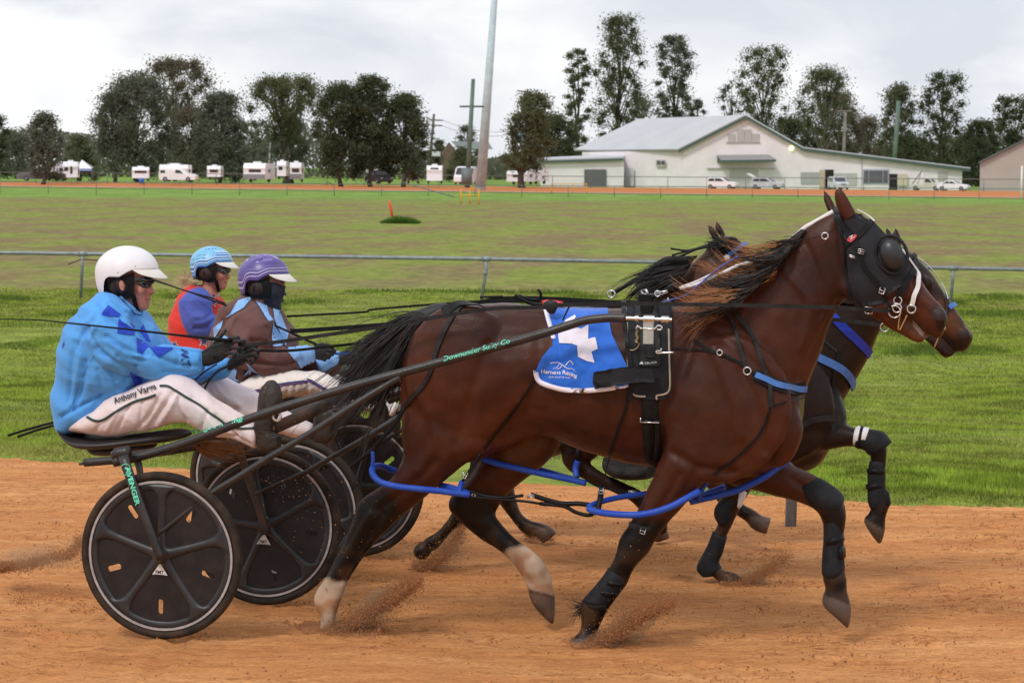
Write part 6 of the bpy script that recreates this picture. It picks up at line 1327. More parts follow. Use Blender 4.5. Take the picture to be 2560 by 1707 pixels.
q = MB(); q.tube(line('R1', [(1545, 1410, v - .21), (1580, 1432, v - .23), (1650, 1437, v - .23), (1710, 1420, v - .22)], 0, 4), .002, 5); q.build('boot_cord', K['rubber'], bo)
boot_shoe('R1', [(2010, 1290, 2090, 1290, .04), (1990, 1350, 2160, 1330, .045), (1985, 1420, 2160, 1400, .047), (1985, 1480, 2140, 1490, .047), (1990, 1520, 2100, 1530, .04)], [(2060, 1460, 2150, 1440, .04), (2050, 1520, 2120, 1520, .04)], v + .17, D1)
def glove(root, sp, v, palm, fl, th, r=.0098):
    q = MB(); fingers(q, sp, v, palm, fl, th, r); q = fuse(q, .0038, 1, lambda p, n: .0012 * mnoise.noise(p * 60)); return q.build('glove', K['glove'], root)
va = v - .09
glove(D1, 'R1', va, [(1178, 862, 1178, 960, .035), (1215, 840, 1210, 975, .038), (1270, 800, 1265, 960, .034), (1330, 790, 1320, 935, .032), (1370, 790, 1360, 900, .028)],
      [[(1340, 800, -.02), (1390, 768, -.03), (1440, 765, -.03), (1455, 800, -.02)], [(1355, 830, -.015), (1410, 795, -.03), (1470, 790, -.03), (1482, 825, -.02)], [(1350, 860, -.01), (1400, 838, -.03), (1452, 840, -.03), (1450, 872, -.01)], [(1330, 890, -.01), (1380, 878, -.025), (1420, 885, -.02), (1410, 912, -.005)]],
      [(1265, 815, -.01), (1300, 770, -.02), (1332, 735, -.02), (1346, 712, -.015)])
glove(D1, 'R1', v + .05, [(1375, 930, 1380, 1010, .032), (1410, 870, 1430, 985, .034), (1450, 845, 1475, 960, .032), (1490, 835, 1510, 940, .028)],
      [[(1480, 850, -.01), (1530, 815, -.02), (1570, 825, -.02), (1575, 855, -.01)], [(1490, 870, -.01), (1545, 850, -.02), (1588, 860, -.02), (1580, 890, 0)], [(1490, 900, -.01), (1540, 890, -.02), (1578, 905, -.01), (1560, 930, 0)], [(1480, 930, -.01), (1520, 928, -.02), (1550, 945, -.01), (1530, 960, 0)]],
      [(1440, 860, -.03), (1455, 820, -.04), (1475, 795, -.045), (1490, 790, -.04)])
q = MB(); q.ell(P('R1', 1272, 905, va - .04), .011, .003, .011, ROT, 14, 6); q.build('glove_badge', K['leather'], D1)
# ---------------------------------------------------------------- driver in brown
D2 = person('driver in brown jacket with sky blue diamonds, purple patterned helmet and navy balaclava', P('R1', 1600, 1150, V2 - .1))
v = V2 - .1
t2 = [(1480, 462, 1640, 520, .07), (1430, 495, 1745, 575, .14), (1350, 600, 1800, 690, .20), (1275, 720, 1845, 790, .22), (1255, 830, 1860, 880, .215), (1265, 950, 1800, 950, .205), (1310, 1040, 1700, 1000, .195), (1390, 1095, 1600, 1030, .18)]
a2 = [(1600, 520, 1330, 690, .09, v - .17), (1670, 640, 1330, 830, .098, v - .2), (1700, 760, 1400, 960, .09, v - .2), (1760, 850, 1560, 1020, .075, v - .18), (1870, 845, 1740, 1025, .066, v - .15), (2000, 815, 1990, 945, .05, v - .1)]
a2f = [(1700, 600, 1560, 760, .08, v + .16), (1800, 760, 1700, 900, .075, v + .19), (1880, 860, 1800, 1000, .07, v + .18), (2000, 900, 1960, 1020, .06, v + .14), (2170, 860, 2150, 1020, .05, v + .08)]
l2 = [(560, 640, 620, 760, .1, v - .1), (740, 560, 760, 775, .11, v - .12), (900, 530, 920, 745, .105, v - .13), (1100, 514, 1120, 720, .1, v - .14), (1280, 518, 1290, 705, .09, v - .14), (1390, 560, 1370, 720, .082, v - .14), (1500, 620, 1470, 760, .075, v - .14), (1680, 700, 1640, 820, .066, v - .14), (1800, 760, 1770, 870, .058, v - .14), (1880, 810, 1840, 910, .052, v - .14)]
l2f = [(a + 110, b + 6, c + 110, d + 6, w_, vv + .28) for a, b, c, d, w_, vv in l2]
bd = MB(); head_parts(bd, 'E2', v)
for secs in (t2, a2, a2f): loft(bd, 'R1', shrink(secs, .72), v, 18, 3)
for secs in (l2, l2f): loft(bd, 'A5', shrink(secs, .72), v, 18, 3)
loft(bd, 'R1', [(1960, 850, 1960, 910, .02), (2060, 830, 2060, 900, .03)], v - .1, 12, 2); loft(bd, 'A5', [(1760, 850, 1850, 850, .03), (1780, 960, 1880, 960, .03)], v - .14, 12, 2)
bd = fuse(bd, .0075, 3); BV2 = bvh_of(bd); bd.build('body', K['skin'], D2)
pur = M('helmet_purple', srgb(84, 72, 138), .35, .15, 20); lav = M('helmet_lavender', srgb(176, 168, 206), .4, .1, 30); mid = M('helmet_mauve', srgb(112, 98, 164), .4, .25, 25)
def j_(t): return int(t * 34)
def st2(a, t):
    if t > .955: return 0
    if j_(t) in (30, 27): return 1
    if j_(t) in (24,): return 2
    if j_(t) > 17: return 0
    return 2 if mnoise.noise(Vector((a * 9, t * 7, 2))) > -.02 else (1 if mnoise.noise(Vector((a * 14, t * 12, 5))) > .32 else 0)
    j = int(t * 34)
    if j in (31, 28, 25): return 1
    if j in (22, 21) : return 2
    if j in (18,): return 1
    if j in (12, 13) and (.08 < a < .3 or .7 < a < .92): return 2
    if t < .3: return 2 if (a * 12 % 1) < .35 else 0
    return 0 if j > 19 else (2 if (int(a * 40) + j) % 5 < 2 else 0)
helmet(D2, 'E2', v, .115, [pur, lav, mid, K['leather']], st2); earpad(D2, BV2, 'E2', v)
q = MB(); patch(q, BV2, 'E2', [(800, 860), (830, 760), (1000, 775), (1120, 815), (1245, 850), (1240, 1000), (1225, 1130), (1180, 1250), (1080, 1340), (1000, 1400), (820, 1420), (700, 1340), (700, 1100)], .007, thick=.004, step=50); q.build('balaclava', K['balaclava'], D2)
q = MB(); patch(q, BV2, 'E2', [(1080, 740), (1120, 728), (1160, 740), (1150, 762), (1100, 765)], .001, step=20); q.build('eye', bpy.data.materials['nostril_dark'], D2)
jk = MB(); loft(jk, 'R1', t2, v, 32, 4, 2.3); loft(jk, 'R1', a2, 0, 24, 4, 2.0); loft(jk, 'R1', a2f, 0, 24, 4, 2.0); jk.ell(P('R1', 1470, 690, v - .15), .14, .09, .14, ROT)
jk = fuse(jk, .009, 3, creases(11, .015, [((.6, 0, .8), 9, 1), ((1, 0, -.5), 7, .8)])); jk = carve(jk, [(5, -.010, (1650, 690), (1690, 780), (1700, 860)), (5, -.009, (1530, 780), (1620, 850), (1700, 835)), (4, -.008, (1530, 800), (1580, 790), (1650, 800)), (5, -.010, (1540, 950), (1750, 970), (1900, 930)), (5, -.008, (1410, 560), (1320, 680)), (5, -.009, (1740, 600), (1690, 760)), (4, .007, (1770, 640), (1740, 800)), (5, -.008, (1350, 830), (1440, 900), (1480, 960)), (4, -.008, (1500, 500), (1560, 560)), (4, -.007, (1900, 850), (1920, 970)),
    (4, -.006, (1820, 870), (1850, 1000)), (4, .006, (1430, 600), (1370, 720)), (4, -.007, (1600, 540), (1650, 640)), (5, -.009, (1320, 640), (1330, 740), (1380, 800))], k=.3164, ox=91.9, oy=532.9); JV = bvh_of(jk)
for poly in ([(1535, 470), (1440, 500), (1385, 580), (1350, 620), (1400, 600), (1480, 550), (1535, 480)], [(1545, 475), (1640, 520), (1660, 600), (1690, 640), (1660, 650), (1600, 560)], [(1650, 500), (1740, 560), (1730, 600), (1700, 640), (1690, 560)],
             [(1262, 700), (1330, 640), (1315, 700), (1270, 770)], [(1260, 780), (1320, 740), (1395, 770), (1360, 800), (1270, 830)], [(1690, 660), (1740, 740), (1790, 760), (1750, 830), (1690, 830), (1680, 740)], [(1700, 640), (1740, 590), (1800, 740), (1780, 830), (1745, 740)],
             [(1800, 835), (1900, 830), (1992, 815), (2003, 870), (2000, 940), (1890, 985), (1860, 930), (1795, 870)], [(1395, 980), (1430, 1000), (1420, 1060), (1470, 1085), (1390, 1095), (1320, 1045)], [(1500, 1085), (1540, 1030), (1580, 1025), (1600, 1030), (1480, 1095)], [(1500, 950), (1560, 1000), (1580, 1020), (1520, 990)],
             [(2005, 930), (2080, 900), (2170, 865), (2165, 950), (2060, 1020), (2030, 1010)]):
    patch(jk, JV, 'R1', poly, .0045, m=1, step=12)
strap(jk, JV, 'R1', [(1730, 600), (1760, 700), (1785, 800), (1780, 850)], .003, .001, .001, m=2)
jk.build('jacket', [K['brown_silk'], K['sky_silk'], K['brown_silk']], D2)
ts = MB(); loft(ts, 'A5', l2, 0, 26, 4, 2.1); loft(ts, 'A5', l2f, 0, 26, 4, 2.1); ts = fuse(ts, .0095, 3, creases(15, .012, [((1, 0, .1), 14, 1), ((.4, 0, 1), 8, .5)])); ts = carve(ts, [(3.5, -.006, (x, 530), (x + 35, 640), (x + 20, 750)) for x in (820, 930, 1000, 1060, 1120, 1180, 1230)] + [(4, -.009, (1200, 600), (1190, 720)), (4, .006, (1290, 530), (1360, 640)), (4, -.008, (1320, 560), (1300, 700))], k=.2656, ox=385.9, oy=716.6); TV = bvh_of(ts)
for dy, m_ in ((0, 1), (14, 2)):
    strap(ts, TV, 'A5', [(660, 690 + dy), (800, 668 + dy), (950, 625 + dy), (1100, 604 + dy), (1195, 595 + dy)], .007, .005, .002, m=m_); strap(ts, TV, 'A5', [(1208, 578 + dy), (1280, 615 + dy), (1380, 670 + dy)], .007, .005, .002, m=m_)
ts.build('trousers', [K['cream_trs'], K['navy_pipe'], K['purple_pipe']], D2)
boot_shoe('A5', [(1800, 790, 1860, 780, .035), (1760, 850, 1900, 830, .045), (1750, 910, 1900, 920, .047), (1760, 980, 1900, 990, .047), (1790, 1030, 1890, 1035, .04)], [(1830, 960, 1910, 960, .04), (1840, 1030, 1900, 1030, .04)], v - .16, D2)
boot_shoe('A5', [(1900, 790, 1960, 780, .035), (1860, 850, 2000, 830, .045), (1850, 910, 2000, 920, .047), (1870, 980, 2000, 990, .04)], [(1930, 960, 2010, 960, .04), (1940, 1030, 2000, 1030, .04)], v + .14, D2)
glove(D2, 'R1', v - .1, [(1990, 830, 1990, 910, .03), (2020, 808, 2025, 930, .034), (2070, 808, 2070, 925, .032), (2100, 815, 2100, 900, .028)],
      [[(2080, 820, -.01), (2120, 835, -.02), (2140, 865, -.02), (2125, 885, 0)], [(2080, 845, -.015), (2112, 860, -.025), (2125, 890, -.02), (2105, 900, 0)], [(2070, 870, -.015), (2095, 890, -.025), (2098, 915, -.015), (2080, 915, 0)], [(2050, 890, -.01), (2070, 912, -.02), (2068, 932, -.01), (2050, 925, 0)]], [(2010, 830, -.02), (2050, 815, -.03), (2090, 818, -.03), (2120, 835, -.03)])
glove(D2, 'R1', v + .08, [(2160, 880, 2160, 970, .03), (2200, 870, 2200, 970, .032), (2250, 870, 2250, 950, .028)], [[(2230, 880, -.01), (2270, 890, -.02), (2280, 915, -.01)], [(2230, 900, -.01), (2265, 915, -.02), (2270, 935, -.01)], [(2225, 925, -.01), (2255, 935, -.02), (2255, 955, -.01)], [(2215, 945, -.01), (2240, 955, -.02), (2235, 970, -.01)]], [(2190, 880, -.02), (2230, 868, -.03), (2260, 875, -.03)])
# ---------------------------------------------------------------- driver in red
D3 = person('driver in red jacket with plain blue sleeves, blue striped helmet and blonde hair blowing back', P('R1', 1150, 1050, V3))
v = V3
t3 = [(1110, 375, 1230, 400, .06), (1060, 415, 1300, 470, .13), (1005, 510, 1350, 570, .185), (968, 620, 1380, 680, .20), (955, 740, 1390, 780, .20), (965, 860, 1370, 880, .195), (985, 980, 1330, 960, .19), (1020, 1060, 1290, 1040, .17)]
a3 = [(1170, 405, 1075, 440, .05, v - .11), (1215, 450, 1030, 500, .068, v - .15), (1238, 530, 1012, 580, .074, v - .18), (1262, 600, 1040, 665, .072, v - .19), (1300, 640, 1090, 745, .064, v - .18), (1350, 655, 1220, 768, .056, v - .16), (1430, 670, 1370, 780, .052, v - .13), (1520, 690, 1490, 785, .048, v - .1)]
a3f = [(a + 40, b, c + 40, d, w_, 2 * v - vv) for a, b, c, d, w_, vv in a3]
l3 = [(1050, 1000, 1060, 1110, .1, v - .1), (1250, 930, 1260, 1100, .1, v - .13), (1450, 900, 1460, 1060, .09, v - .14), (1600, 900, 1590, 1050, .08, v - .14), (1750, 980, 1720, 1110, .07, v - .14), (1950, 1080, 1920, 1180, .06, v - .14)]
l3f = [(a + 60, b, c + 60, d, w_, vv + .28) for a, b, c, d, w_, vv in l3]
bd = MB(); head_parts(bd, 'E3', v)
for secs in (t3, a3, a3f, l3, l3f): loft(bd, 'R1', shrink(secs, .72), v, 16, 3)
bd = fuse(bd, .008, 3); BV3 = bvh_of(bd); bd.build('body', K['skin'], D3)
hb_ = M('helmet_sky', srgb(120, 184, 222), .38, .08, 30); hc_ = M('helmet_mid_blue', srgb(50, 110, 190), .25, .1, 20, coat=.3); hd_ = M('helmet_pale', srgb(200, 226, 240), .25, .05, coat=.3)
def st3(a, t):
    j = int(t * 34); f = min(a, 1 - a)
    if t > .93: return 1
    if j in (29, 26): return 2
    if j in (30, 27, 28): return 1
    if f < .17 and j in (22, 19, 16): return 2
    if f < .17 and j in (23, 24, 20, 21): return 1
    if f > .25 and j in (20, 24) : return 1 if int(a * 60) % 3 else 0
    if .12 < f < .3 and j in (9, 10, 11) and int(a * 80) % 4 < 2: return 1
    return 0
helmet(D3, 'E3', v, .108, [hb_, hc_, hd_, K['leather']], st3); earpad(D3, BV3, 'E3', v)
q = MB(); patch(q, BV3, 'E3', [(850, 735), (1000, 740), (1150, 745), (1195, 790), (1170, 870), (1120, 925), (1040, 930), (950, 880), (870, 830)], .008, thick=.004, step=40); q.build('sunglasses', K['lens'], D3)
q = MB(); strap(q, BV3, 'E3', [(1060, 1153), (1100, 1158), (1150, 1155)], .003, .0002, .0006); q.build('mouth', bpy.data.materials['lip_shadow'], D3)
hr = MB(); hair(hr, [[P('A7', 300, 680, v - .05), P('A7', 230, 720, v - .04), P('A7', 150, 790, v - .02), P('A7', 90, 850, v)], [P('A7', 300, 680, v), P('A7', 200, 700, v), P('A7', 110, 740, v), P('A7', 10, 800, v)], [P('A7', 280, 660, v + .03), P('A7', 170, 690, v + .04), P('A7', 80, 690, v + .04), P('A7', 50, 600, v + .04)], [P('A7', 350, 720, v - .07), P('A7', 280, 760, v - .08), P('A7', 200, 800, v - .07), P('A7', 130, 860, v - .05)]], 560, (.45, 1.05), .0026, spread=.012, curl=.03, seed=51, segs=7, wave=1.5)
hr.build('hair', K['hair_blonde'], D3)
jk = MB(); loft(jk, 'R1', t3, v, 30, 4, 2.3); jk = fuse(jk, .010, 3, creases(21, .013, [((.6, 0, .8), 9, 1), ((.1, 0, 1), 14, .8)])); JV = bvh_of(jk)
def star(cx, cy, r, a0=0): return [(cx + (r if i % 2 == 0 else r * .42) * math.sin(a0 + i * math.pi / 5), cy - (r if i % 2 == 0 else r * .42) * math.cos(a0 + i * math.pi / 5)) for i in range(10)]
for cx, cy, r, a0 in ((1260, 512, 34, .4), (1255, 465, 26, .8), (1355, 575, 26, .2), (1190, 795, 46, .2), (980, 815, 30, .5)):
    patch(jk, JV, 'R1', star(cx, cy, r, a0), .003, m=1, step=10); patch(jk, JV, 'R1', star(cx, cy, r * .72, a0), .005, m=2, step=10)
strap(jk, JV, 'R1', [(1185, 362), (1240, 395), (1285, 430), (1292, 470)], .010, .002, .003, m=1)
jk.build('jacket', [K['red_silk'], K['label_white'], M('star_navy', srgb(40, 50, 110), .7)], D3)
sl = MB(); loft(sl, 'R1', a3, 0, 22, 4, 2.0); loft(sl, 'R1', a3f, 0, 22, 4, 2.0)
for nm, secs in (('sleeve', a3), ('sleeve', a3f)):
    sl = MB(); loft(sl, 'R1', secs, 0, 22, 4, 2.0); carve(fuse(sl, .010, 2, creases(25, .013, [((.6, 0, .8), 12, 1), ((.1, 0, 1), 14, .8)])), [(4, -.008, (1240, 600), (1180, 640), (1130, 640)), (4, -.008, (1260, 640), (1200, 690), (1120, 700)), (4, .007, (1130, 480), (1170, 560), (1200, 640)), (4, -.007, (1060, 480), (1050, 580), (1090, 680)), (4, -.008, (1180, 440), (1215, 520), (1240, 590))], k=.3164, ox=91.9, oy=532.9).build(nm, K['navy_silk'], D3)
for secs in (l3, l3f):
    sl = MB(); loft(sl, 'R1', secs, 0, 20, 4, 2.0); sl.build('trousers', K['white_trs'], D3)
for vv in (v - .14, v + .14): boot_shoe('R1', [(1960, 1040, 2000, 1040, .03), (1930, 1090, 2050, 1090, .042), (1920, 1180, 2040, 1180, .045), (1940, 1250, 2030, 1250, .035)], [(1990, 1190, 2045, 1190, .04), (1990, 1240, 2040, 1240, .04)], vv, D3)
for vv, x in ((v - .1, 0), (v + .1, 30)): glove(D3, 'R1', vv, [(1500 + x, 700, 1500 + x, 780, .03), (1540 + x, 700, 1540 + x, 775, .032), (1580 + x, 705, 1580 + x, 765, .028)], [[(1570 + x, 712 + 16 * i, -.01), (1595 + x, 716 + 16 * i, -.02), (1600 + x, 730 + 15 * i, -.01)] for i in range(4)], [(1540 + x, 705, -.02), (1565 + x, 695, -.03), (1590 + x, 700, -.02)])
# ================================================================ whips and reins
def whip(lab, pts_r, grip, extra=None):
    q = MB(); q.tube([p for p, r_ in pts_r], [r_ for p, r_ in pts_r], 8); o = tag(q.build('whip', K['leather']), lab, 'whip')
    return o
pw = [P('R1', 1385, 790, -.18), P('R1', 1250, 774, -.2), P('R1', 1000, 748, -.26), P('R1', 600, 702, -.40), P('R1', 250, 665, -.44), P('R1', 0, 638, -.44), P('D', 30, 733, -.44), P('D', -60, 734, -.44)]
whip('long thin whip held by the driver in light blue, pointing left out of the picture', list(zip(pw, [.009, .009, .0055, .0045, .004, .003, .0028, .0025])), None)
pw = [P('R1', 2070, 850, V2 - .22), P('R1', 1985, 806, V2 - .22), P('R1', 1700, 675, V2 - .25), P('R1', 1380, 545, V2 - .3), P('R1', 1100, 440, V2 - .33), P('R1', 820, 350, V2 - .36)]
whip('whip held by the driver in brown, slanting up left towards the white helmet', list(zip(pw, [.009, .007, .005, .0045, .004, .003])), None)
pw = [P('R1', 1560, 730, V3 - .16), P('R1', 1390, 540, V3 - .2), P('R1', 1250, 480, V3 - .25), P('R1', 1050, 425, V3 - .3), P('R1', 700, 300, V3 - .3), P('R1', 430, 207, V3 - .3), P('R1', 300, 198, V3 - .3), P('R1', 205, 235, V3 - .3)]
whip('whip held by the driver in red, its tip curling left above the fence rail', list(zip(pw, [.007, .005, .004, .004, .003, .003, .002, .003])), None)
def rein(name, pts, wd, lab, grp=None, mat=None, side=None):
    q = MB(); ribbon(q, [Vector(p) for p in cat([tuple(p) for p in pts], 5)], wd, .004, side); o = q.build(name, mat or K['leather'], None, True, 40); tag(o, lab, 'rein', grp); return o
rein('rein', [P('R1', 1440, 815, -.14), P('A5', 640, 285, -.16), P('A5', 900, 265, -.2), P('A5', 1270, 212, -.25), P('A5', 1900, 118, -.32), P('R8', 870, 400, -.34), P('R8', 1240, 345, -.335), P('R8', 1600, 337, -.34), P('R4', 500, 165, -.34), P('R4', 960, 155, -.36), P('R4', 1250, 158, -.38), P('R3', 400, 937, -.36), P('R3', 1000, 950, -.28), P('R3', 1300, 965, -.18), P('R3', 1525, 980, -.1)], .017,
     'near black rein running from the blue driver over the bay rump to the bit', mat=K['leather_dusty'])
rein('rein', [P('R1', 1570, 860, 0.0), P('A5', 1040, 334, 0), P('A5', 1400, 298, .05), P('A5', 1720, 258, .1), P('A5', 2000, 200, .16), P('R8', 900, 330, .2), P('R8', 1300, 296, .22), P('R8', 1990, 300, .22), P('R4', 1090, 150, .2), P('R3', 300, 860, .2), P('R3', 1500, 960, .1)], .013, 'far black rein from the blue driver, dipping behind the windblown tail')
rein('rein', [P('R1', 1820, 712, V2 - .3), P('A5', 1160, 160, V2 - .25), P('A5', 2000, 95, V2 - .2), P('R8', 900, 375, V2 - .2), P('R8', 1300, 275, V2 - .15), P('R8', 1990, 295, V2 - .12), P('R4', 800, 143, V2 - .1), P('R4', 1060, 150, V2 - .1)], .022, 'thick dark strap stretched to the second horse, above the bay rump', mat=K['leather'])
rein('rein', [P('R1', 1790, 612, V3 - .3), P('A5', 1200, 28, V3 - .25), P('A5', 1700, 0, V3 - .2), P('R8', 400, 350, V3 - .2), P('R8', 1070, 298, V3 - .15), P('R8', 1500, 288, V3 - .1), P('R8', 1990, 293, V3)], .012, 'uppermost thin rein, running to the farthest horse just below the fence rail', mat=K['leather'])
rein('rein', [P('R1', 2090, 860, V2 - .2), P('A5', 1500, 360, V2 - .18), P('A5', 1900, 300, V2 - .15), P('A5', 2100, 270, V2 - .15)], .012, 'blue rein from the gloves of the driver in brown, entering the black tail', mat=M('blue_rein', srgb(30, 80, 150), .5))
rein('rein', [P('R1', 1500, 920, -.12), P('R1', 1380, 970, -.13), P('R1', 1290, 1010, -.14), P('R1', 1220, 1090, -.15), P('R1', 1185, 1165, -.16)], .010, 'loose rein end drooping on the far white trouser leg below the gloves')
rein('rein', [P('R1', 1285, 960, -.15), P('R1', 1200, 1010, -.15), P('R1', 1120, 1085, -.16), P('R1', 1170, 1105, -.16), P('R1', 1260, 1040, -.14), P('R1', 1330, 985, -.12), P('R1', 1450, 950, -.1)], .007, 'looped end of rein dangling beneath the gloves of the blue driver')
rein('rein', [P('R3', 1070, 1040, V2 - .2), P('R3', 1250, 1055, V2 - .18), P('R3', 1450, 1080, V2 - .12)], .020, 'black rein of the second horse, crossing below the jaw of the bay', mat=K['leather_dusty'])
# ================================================================ dirt thrown up
K['spray'] = M('thrown_dirt', (.25, .10, .038), .95, .5, 60, col2=(.43, .195, .08))
def spray(sp, rows, n, v, seed, lab, s0=.0011, s1=.0031):
    """rows: centre line (x, y, spread) from the hoof outwards"""
    r_ = random.Random(seed); a = cat(rows, 8); k = len(a) - 1
    def fn(r):
        wd = 2.8 if r.random() < .10 else 1.0
        t = r.random() ** (2.0 if wd == 1 else 1.0); i = min(int(t * k), k - 1); f = t * k - i; c = a[i] * (1 - f) + a[i + 1] * f
        q = P(sp, c[0] + r.gauss(0, 1) * c[2] * .5 * wd, c[1] + r.gauss(0, 1) * c[2] * .5 * wd, v + r.gauss(0, .05 + .05 * t)); q.z = max(q.z, .002)
        return q, (1 + .5 * (r.random() < .1)) 
    return tag(scatter_clods(n, fn, s0, s1, seed).build('flying_dirt', K['spray'], None, False), lab, None, None, 'stuff')
spray('R5', [(180, 1420, 30), (350, 1400, 60), (480, 1330, 75), (620, 1230, 60), (740, 1150, 55), (830, 1090, 45), (900, 1030, 40)], 42000, -.12, 1, 'dirt thrown forward by the white-socked hind hoof')
spray('R5', [(170, 1430, 26), (280, 1400, 40), (420, 1420, 36), (560, 1425, 26), (650, 1380, 40)], 16000, -.14, 11, 'dirt at the white-socked hind hoof')
spray('R6', [(200, 1440, 30), (320, 1400, 50), (450, 1320, 55), (560, 1230, 55), (680, 1170, 45), (800, 1120, 35)], 38000, -.16, 2, 'dirt thrown forward by the near fore hoof')
spray('R5', [(900, 960, 40), (1020, 930, 55), (1090, 860, 50), (1150, 760, 40), (1200, 690, 25)], 9000, V2 + .1, 3, 'dirt at the trailing hind hoof beyond')
spray('R6', [(1120, 1030, 25), (1250, 1010, 35), (1350, 960, 45), (1430, 900, 50), (1510, 850, 45)], 10000, V2 + .1, 4, 'dirt at the planted hoof of the second horse')
spray('R5', [(1620, 740, 25), (1700, 760, 30), (1780, 780, 25)], 1500, V3, 5, 'dirt at the farthest hoof')
spray('R2', [(-420, 960, 30), (-250, 940, 35), (-100, 900, 40), (40, 870, 45), (110, 780, 40)], 10000, .5, 6, 'dirt thrown up left of the wheels')
spray('R2', [(-300, 1180, 60), (-100, 1150, 60), (60, 1100, 50)], 400, -.2, 7, 'sparse grains left of the wheel', .0015, .004)
spray('R5', [(0, 300, 300), (600, 900, 300), (1200, 1000, 300), (2000, 900, 300), (2600, 900, 250)], 320, -.3, 8, 'sparse grains in the air', .0012, .003)
# fine dust hanging in the thrown dirt
def dust(sp, secs, v, dens, lab):
    q = MB(); loft(q, sp, secs, v, 16, 3, 2.0); q = fuse(q, .02, 4); m = bpy.data.materials.get('hanging_dust_%g' % dens)
    if m is None:
        m = bpy.data.materials.new('hanging_dust_%g' % dens); m.use_nodes = True; t = m.node_tree; t.nodes.clear(); o_ = t.nodes.new('ShaderNodeOutputMaterial'); pv = t.nodes.new('ShaderNodeVolumePrincipled'); t.links.new(pv.outputs[0], o_.inputs['Volume'])
        pv.inputs['Color'].default_value = (.80, .52, .32, 1); tcn = t.nodes.new('ShaderNodeTexCoord'); nz = t.nodes.new('ShaderNodeTexNoise'); nz.inputs['Scale'].default_value = 9; nz.inputs['Detail'].default_value = 3; t.links.new(tcn.outputs['Object'], nz.inputs[0])
        rg = t.nodes.new('ShaderNodeMapRange'); rg.inputs[1].default_value = .46; rg.inputs[2].default_value = .72; rg.inputs[4].default_value = dens; t.links.new(nz.outputs[0], rg.inputs[0]); t.links.new(rg.outputs[0], pv.inputs['Density'])
    return tag(q.build('dust', m, None), None, None, None, 'stuff')
dust('R5', [(150, 1440, 160, 1400, .04), (350, 1440, 300, 1290, .10), (560, 1430, 480, 1180, .12), (720, 1330, 640, 1090, .10), (860, 1180, 820, 1040, .05)], -.12, 12, '')
dust('R6', [(140, 1460, 150, 1400, .04), (320, 1470, 280, 1320, .10), (520, 1430, 430, 1220, .12), (680, 1280, 600, 1130, .09), (800, 1150, 780, 1100, .04)], -.16, 12, '')
dust('R5', [(850, 1000, 880, 900, .08), (1000, 990, 1000, 820, .14), (1150, 960, 1150, 700, .12), (1220, 850, 1210, 680, .06)], V2 + .1, 9, '')
dust('R6', [(1080, 1060, 1100, 980, .08), (1280, 1060, 1260, 920, .14), (1450, 1030, 1430, 860, .10), (1530, 880, 1520, 840, .05)], V2 + .1, 9, '')
dust('R2', [(-420, 980, -420, 860, .15), (-200, 990, -200, 800, .2), (0, 970, 0, 780, .2), (130, 950, 130, 760, .1)], .5, 5, '')
